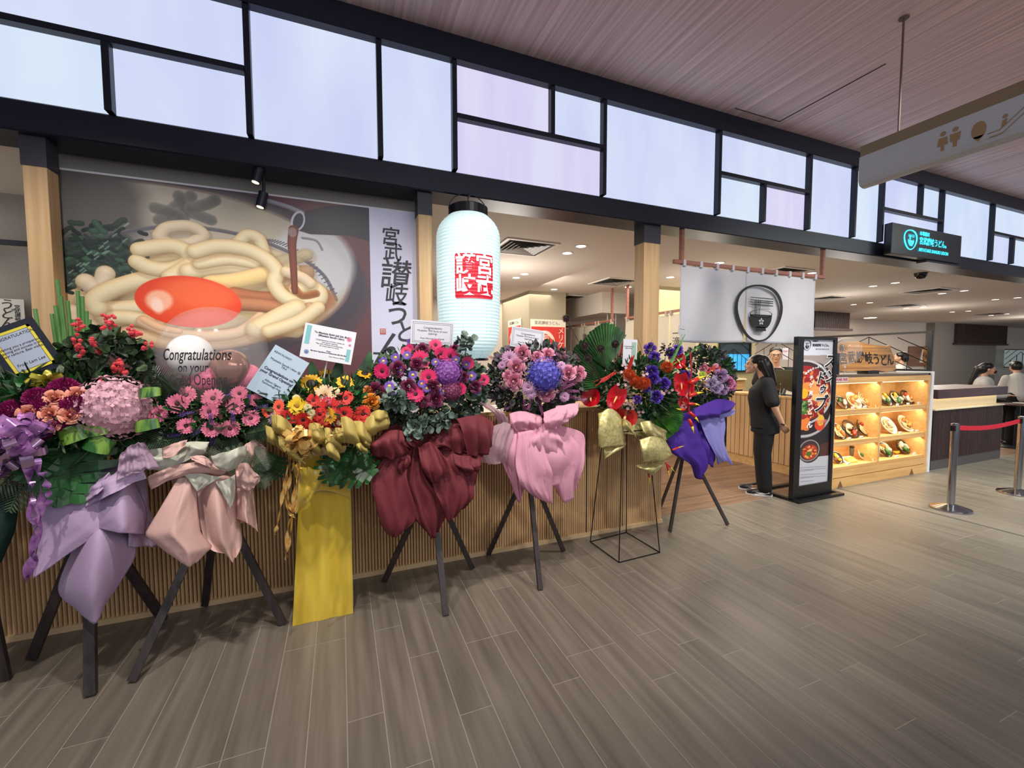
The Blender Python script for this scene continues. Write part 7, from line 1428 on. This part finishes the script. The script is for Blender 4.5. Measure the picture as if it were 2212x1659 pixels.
b = MB(); P = [Vector((.157+.0, -.168, .885))]; b.lathe([(.027, -.008), (.030, 0), (.027, .008)], 16, Matrix.Translation((.154, -.176, .872)) @ Matrix.Rotation(.5, 4, 'X') @ Matrix.Rotation(.3, 4, 'Y')); b.lathe([(.027, -.008), (.030, 0), (.027, .008)], 16, Matrix.Translation((-.154, -.176, .872)) @ Matrix.Rotation(.5, 4, 'X') @ Matrix.Rotation(-.3, 4, 'Y')); b2_ = MB(); b2_.v = b.v[len(b.v)//2:]; b2_.f = b.f[:len(b.f)//2]; b2_.mi = b.mi[:len(b.f)//2]; b2_.build('watch', mat('watch_dark', (40, 34, 34), .3), t)
b = MB()
for k in range(16): zz = 1.32-k*.021; R2 = random.Random(k); b.add([(-.085+R2.uniform(-.015, .015), -.150-.01*math.sin(k), zz), (-.060+R2.uniform(-.015, .01), -.160, zz+.004), (-.062, -.158, zz-.012), (-.09, -.148, zz-.01)], [(0, 1, 2, 3)])
tag(b.build('shirt_back_print', m_bw, t), kind='stuff')
shoe(t, -.095, -.03, side=-1); shoe(t, .095, .04, side=-1)
# ---- man behind the cashier counter
t = thing('person', 'man with glasses and a black printed T-shirt behind the cashier counter', 'person', (at(1675, 790, Y=4.68).x, 4.68, 0), 2.25)
b = MB(); R_ = head(b, (0, .03, 1.655), 1.08); capsule(b, (0, -.01, 1.60), (0, -.02, 1.44), .058, .064); loft(b, [(0, 0, .9, .16, .11), (0, 0, 1.2, .17, .11), (0, -.01, 1.40, .18, .09), (0, -.02, 1.47, .08, .06)])
for sx in (-1, 1):
    el = (sx*.25, -.02, 1.15); wr = (sx*.25, .05, .92); capsule(b, (sx*.19, -.01, 1.41), el, .055, .042); capsule(b, el, wr, .042, .027); hand(b, wr, (0, .15, -1), (0, 1, .1), (-sx, 0, 0), 1, .4)
    capsule(b, (sx*.09, 0, .9), (sx*.1, 0, .5), .085, .06); capsule(b, (sx*.1, 0, .5), (sx*.1, 0, .06), .058, .04); capsule(b, (sx*.1, -.02, .05), (sx*.1, .12, .04), .04, .035)
fuse(b, 'body', m_skin, t, .008, 3); face_parts(R_, t, 1.1)
b = MB(); loft(b, [(0, 0, .86, .19, .14), (0, 0, 1.0, .185, .135), (0, .01, 1.25, .2, .14), (0, -.01, 1.38, .2, .11), (0, -.02, 1.46, .09, .08)])
for sx in (-1, 1): capsule(b, (sx*.19, -.01, 1.40), (sx*.25, -.0, 1.22), .078, .075)
fuse(b, 'shirt', m_fab, t, .01, 3)
b = MB()
for sx in (-1, 1): capsule(b, (sx*.09, 0, .88), (sx*.1, 0, .5), .11, .09); capsule(b, (sx*.1, 0, .5), (sx*.1, 0, .05), .09, .075)
loft(b, [(0, 0, .78, .185, .13), (0, 0, .9, .18, .13)]); fuse(b, 'trousers', mat('black_trousers'), t, .012, 2)
b = MB(); ellip(b, (0, -.0, 1.725), .092, .104, .072); ellip(b, (0, -.045, 1.69), .090, .075, .08); fuse(b, 'hair', m_hair, t, .008, 2)
b = MB()
for sx in (-1, 1):
    c = R_ @ Vector((sx*.032, .094, .004)); b.tube([c+Vector((.029*math.cos(a_), 0, .018*math.sin(a_))) for a_ in [2*PI*i/16 for i in range(17)]], .0028, 5, cap=False); b.tube([c+Vector((sx*.029, 0, .006)), R_ @ Vector((sx*.078, .01, .008))], .002, 5)
b.tube([R_ @ Vector((-.006, .098, .006)), R_ @ Vector((.006, .098, .006))], .002, 5); b.build('glasses', m_blk, t)
text('KITO', .055, m_bw, t, frame(Vector((0, .152, 1.29)), (-1, 0, 0), (0, 0, 1)), offset=.002)
# ---- guests at the right
def guest(label, px, py, Yg, ztop, yaw, lean=0, tail=False, full=True, mask=False, seated=0):
    q = at(px, py, Y=Yg); t = thing('person', label, 'person', (q.x, Yg, 0), yaw); h = ztop-.10; rl = Matrix.Translation((0, 0, h-.55)) @ Matrix.Rotation(-lean, 4, 'X') @ Matrix.Translation((0, 0, -(h-.55)))
    b = MB(); R_ = head(b, tuple(rl @ Vector((0, .03, h))), 1.0); capsule(b, rl @ Vector((0, -.01, h-.05)), rl @ Vector((0, -.02, h-.20)), .05, .055)
    capsule(b, rl @ Vector((0, 0, h-.25)), rl @ Vector((0, 0, h-.62)), .11, .12)
    for sx in (-1, 1):
        s_ = rl @ Vector((sx*.17, -.01, h-.24)); el = s_+Vector((sx*.05, .06, -.26)); wr = el+Vector((-sx*.04, .24, .03)); capsule(b, s_, el, .048, .038); capsule(b, el, wr, .037, .025); hand(b, wr, (0, 1, -.1), (-sx, 0, 0), (0, 0, -1), .95, .5)
        hip = rl @ Vector((sx*.09, 0, h-.64)); kn = hip+Vector((0, .40, -.02)) if seated else Vector((hip.x, .02, hip.z*.52)); capsule(b, hip, kn, .08, .055); ft = Vector((kn.x, kn.y-.02, .07)); capsule(b, kn, ft, .052, .036); capsule(b, ft, ft+Vector((0, .12, -.025)), .036, .03)
    fuse(b, 'body', m_skin, t, .010, 3); face_parts(R_, t)
    b = MB(); capsule(b, rl @ Vector((0, 0, h-.27)), rl @ Vector((0, 0, h-.60)), .145, .15)
    for sx in (-1, 1): s_ = rl @ Vector((sx*.16, -.01, h-.25)); el = s_+Vector((sx*.05, .06, -.25)); capsule(b, s_, el, .072, .065); capsule(b, el, el+Vector((-sx*.03, .18, .02)), .06, .05)
    fuse(b, 'shirt', m_wsh, t, .012, 3); b = MB()
    for sx in (-1, 1): hip = rl @ Vector((sx*.09, 0, h-.64)); kn = hip+Vector((0, .40, -.02)) if seated else Vector((hip.x, .02, hip.z*.52)); capsule(b, hip, kn, .105, .075); capsule(b, kn, Vector((kn.x, kn.y-.02, .09)), .072, .06)
    fuse(b, 'trousers', mat('black_trousers'), t, .014, 2)
    b = MB(); c = rl @ Vector((0, -.005, h+.05)); ellip(b, c, .09, .105, .08); ellip(b, rl @ Vector((0, -.05, h+.0)), .088, .075, .10)
    if tail: capsule(b, rl @ Vector((0, -.11, h+.0)), rl @ Vector((0, -.17, h-.30)), .055, .035)
    fuse(b, 'hair', m_hair, t, .010, 2)
    if mask: b = MB(); ellip(b, R_ @ Vector((0, .075, -.045)), .045, .035, .036); b.build('face_mask', mat('mask_dark_red', (70, 22, 30), .8), t, smooth=True)
    for sx in (-1, 1): b = MB(); ft = (.09*sx, (.38 if seated else 0), 0); b.bbox(ft[0]-.045, ft[0]+.045, ft[1]-.08, ft[1]+.17, .001, .09, .03); b.build('shoe', m_blk, t)
    return t
guest('woman with a ponytail, white shirt and dark red face mask, behind the dark bar counter', 2120, 820, 4.12, 1.50, -2.6, .1, tail=True, mask=True, seated=1)
guest('person in a loose white shirt leaning forward at the right edge of the picture', 2203, 830, 4.05, 1.56, -.9, .35)
guest('person with black hair and white top, mostly hidden behind the wooden signboard', 1946, 800, 5.2, 1.72, .45)
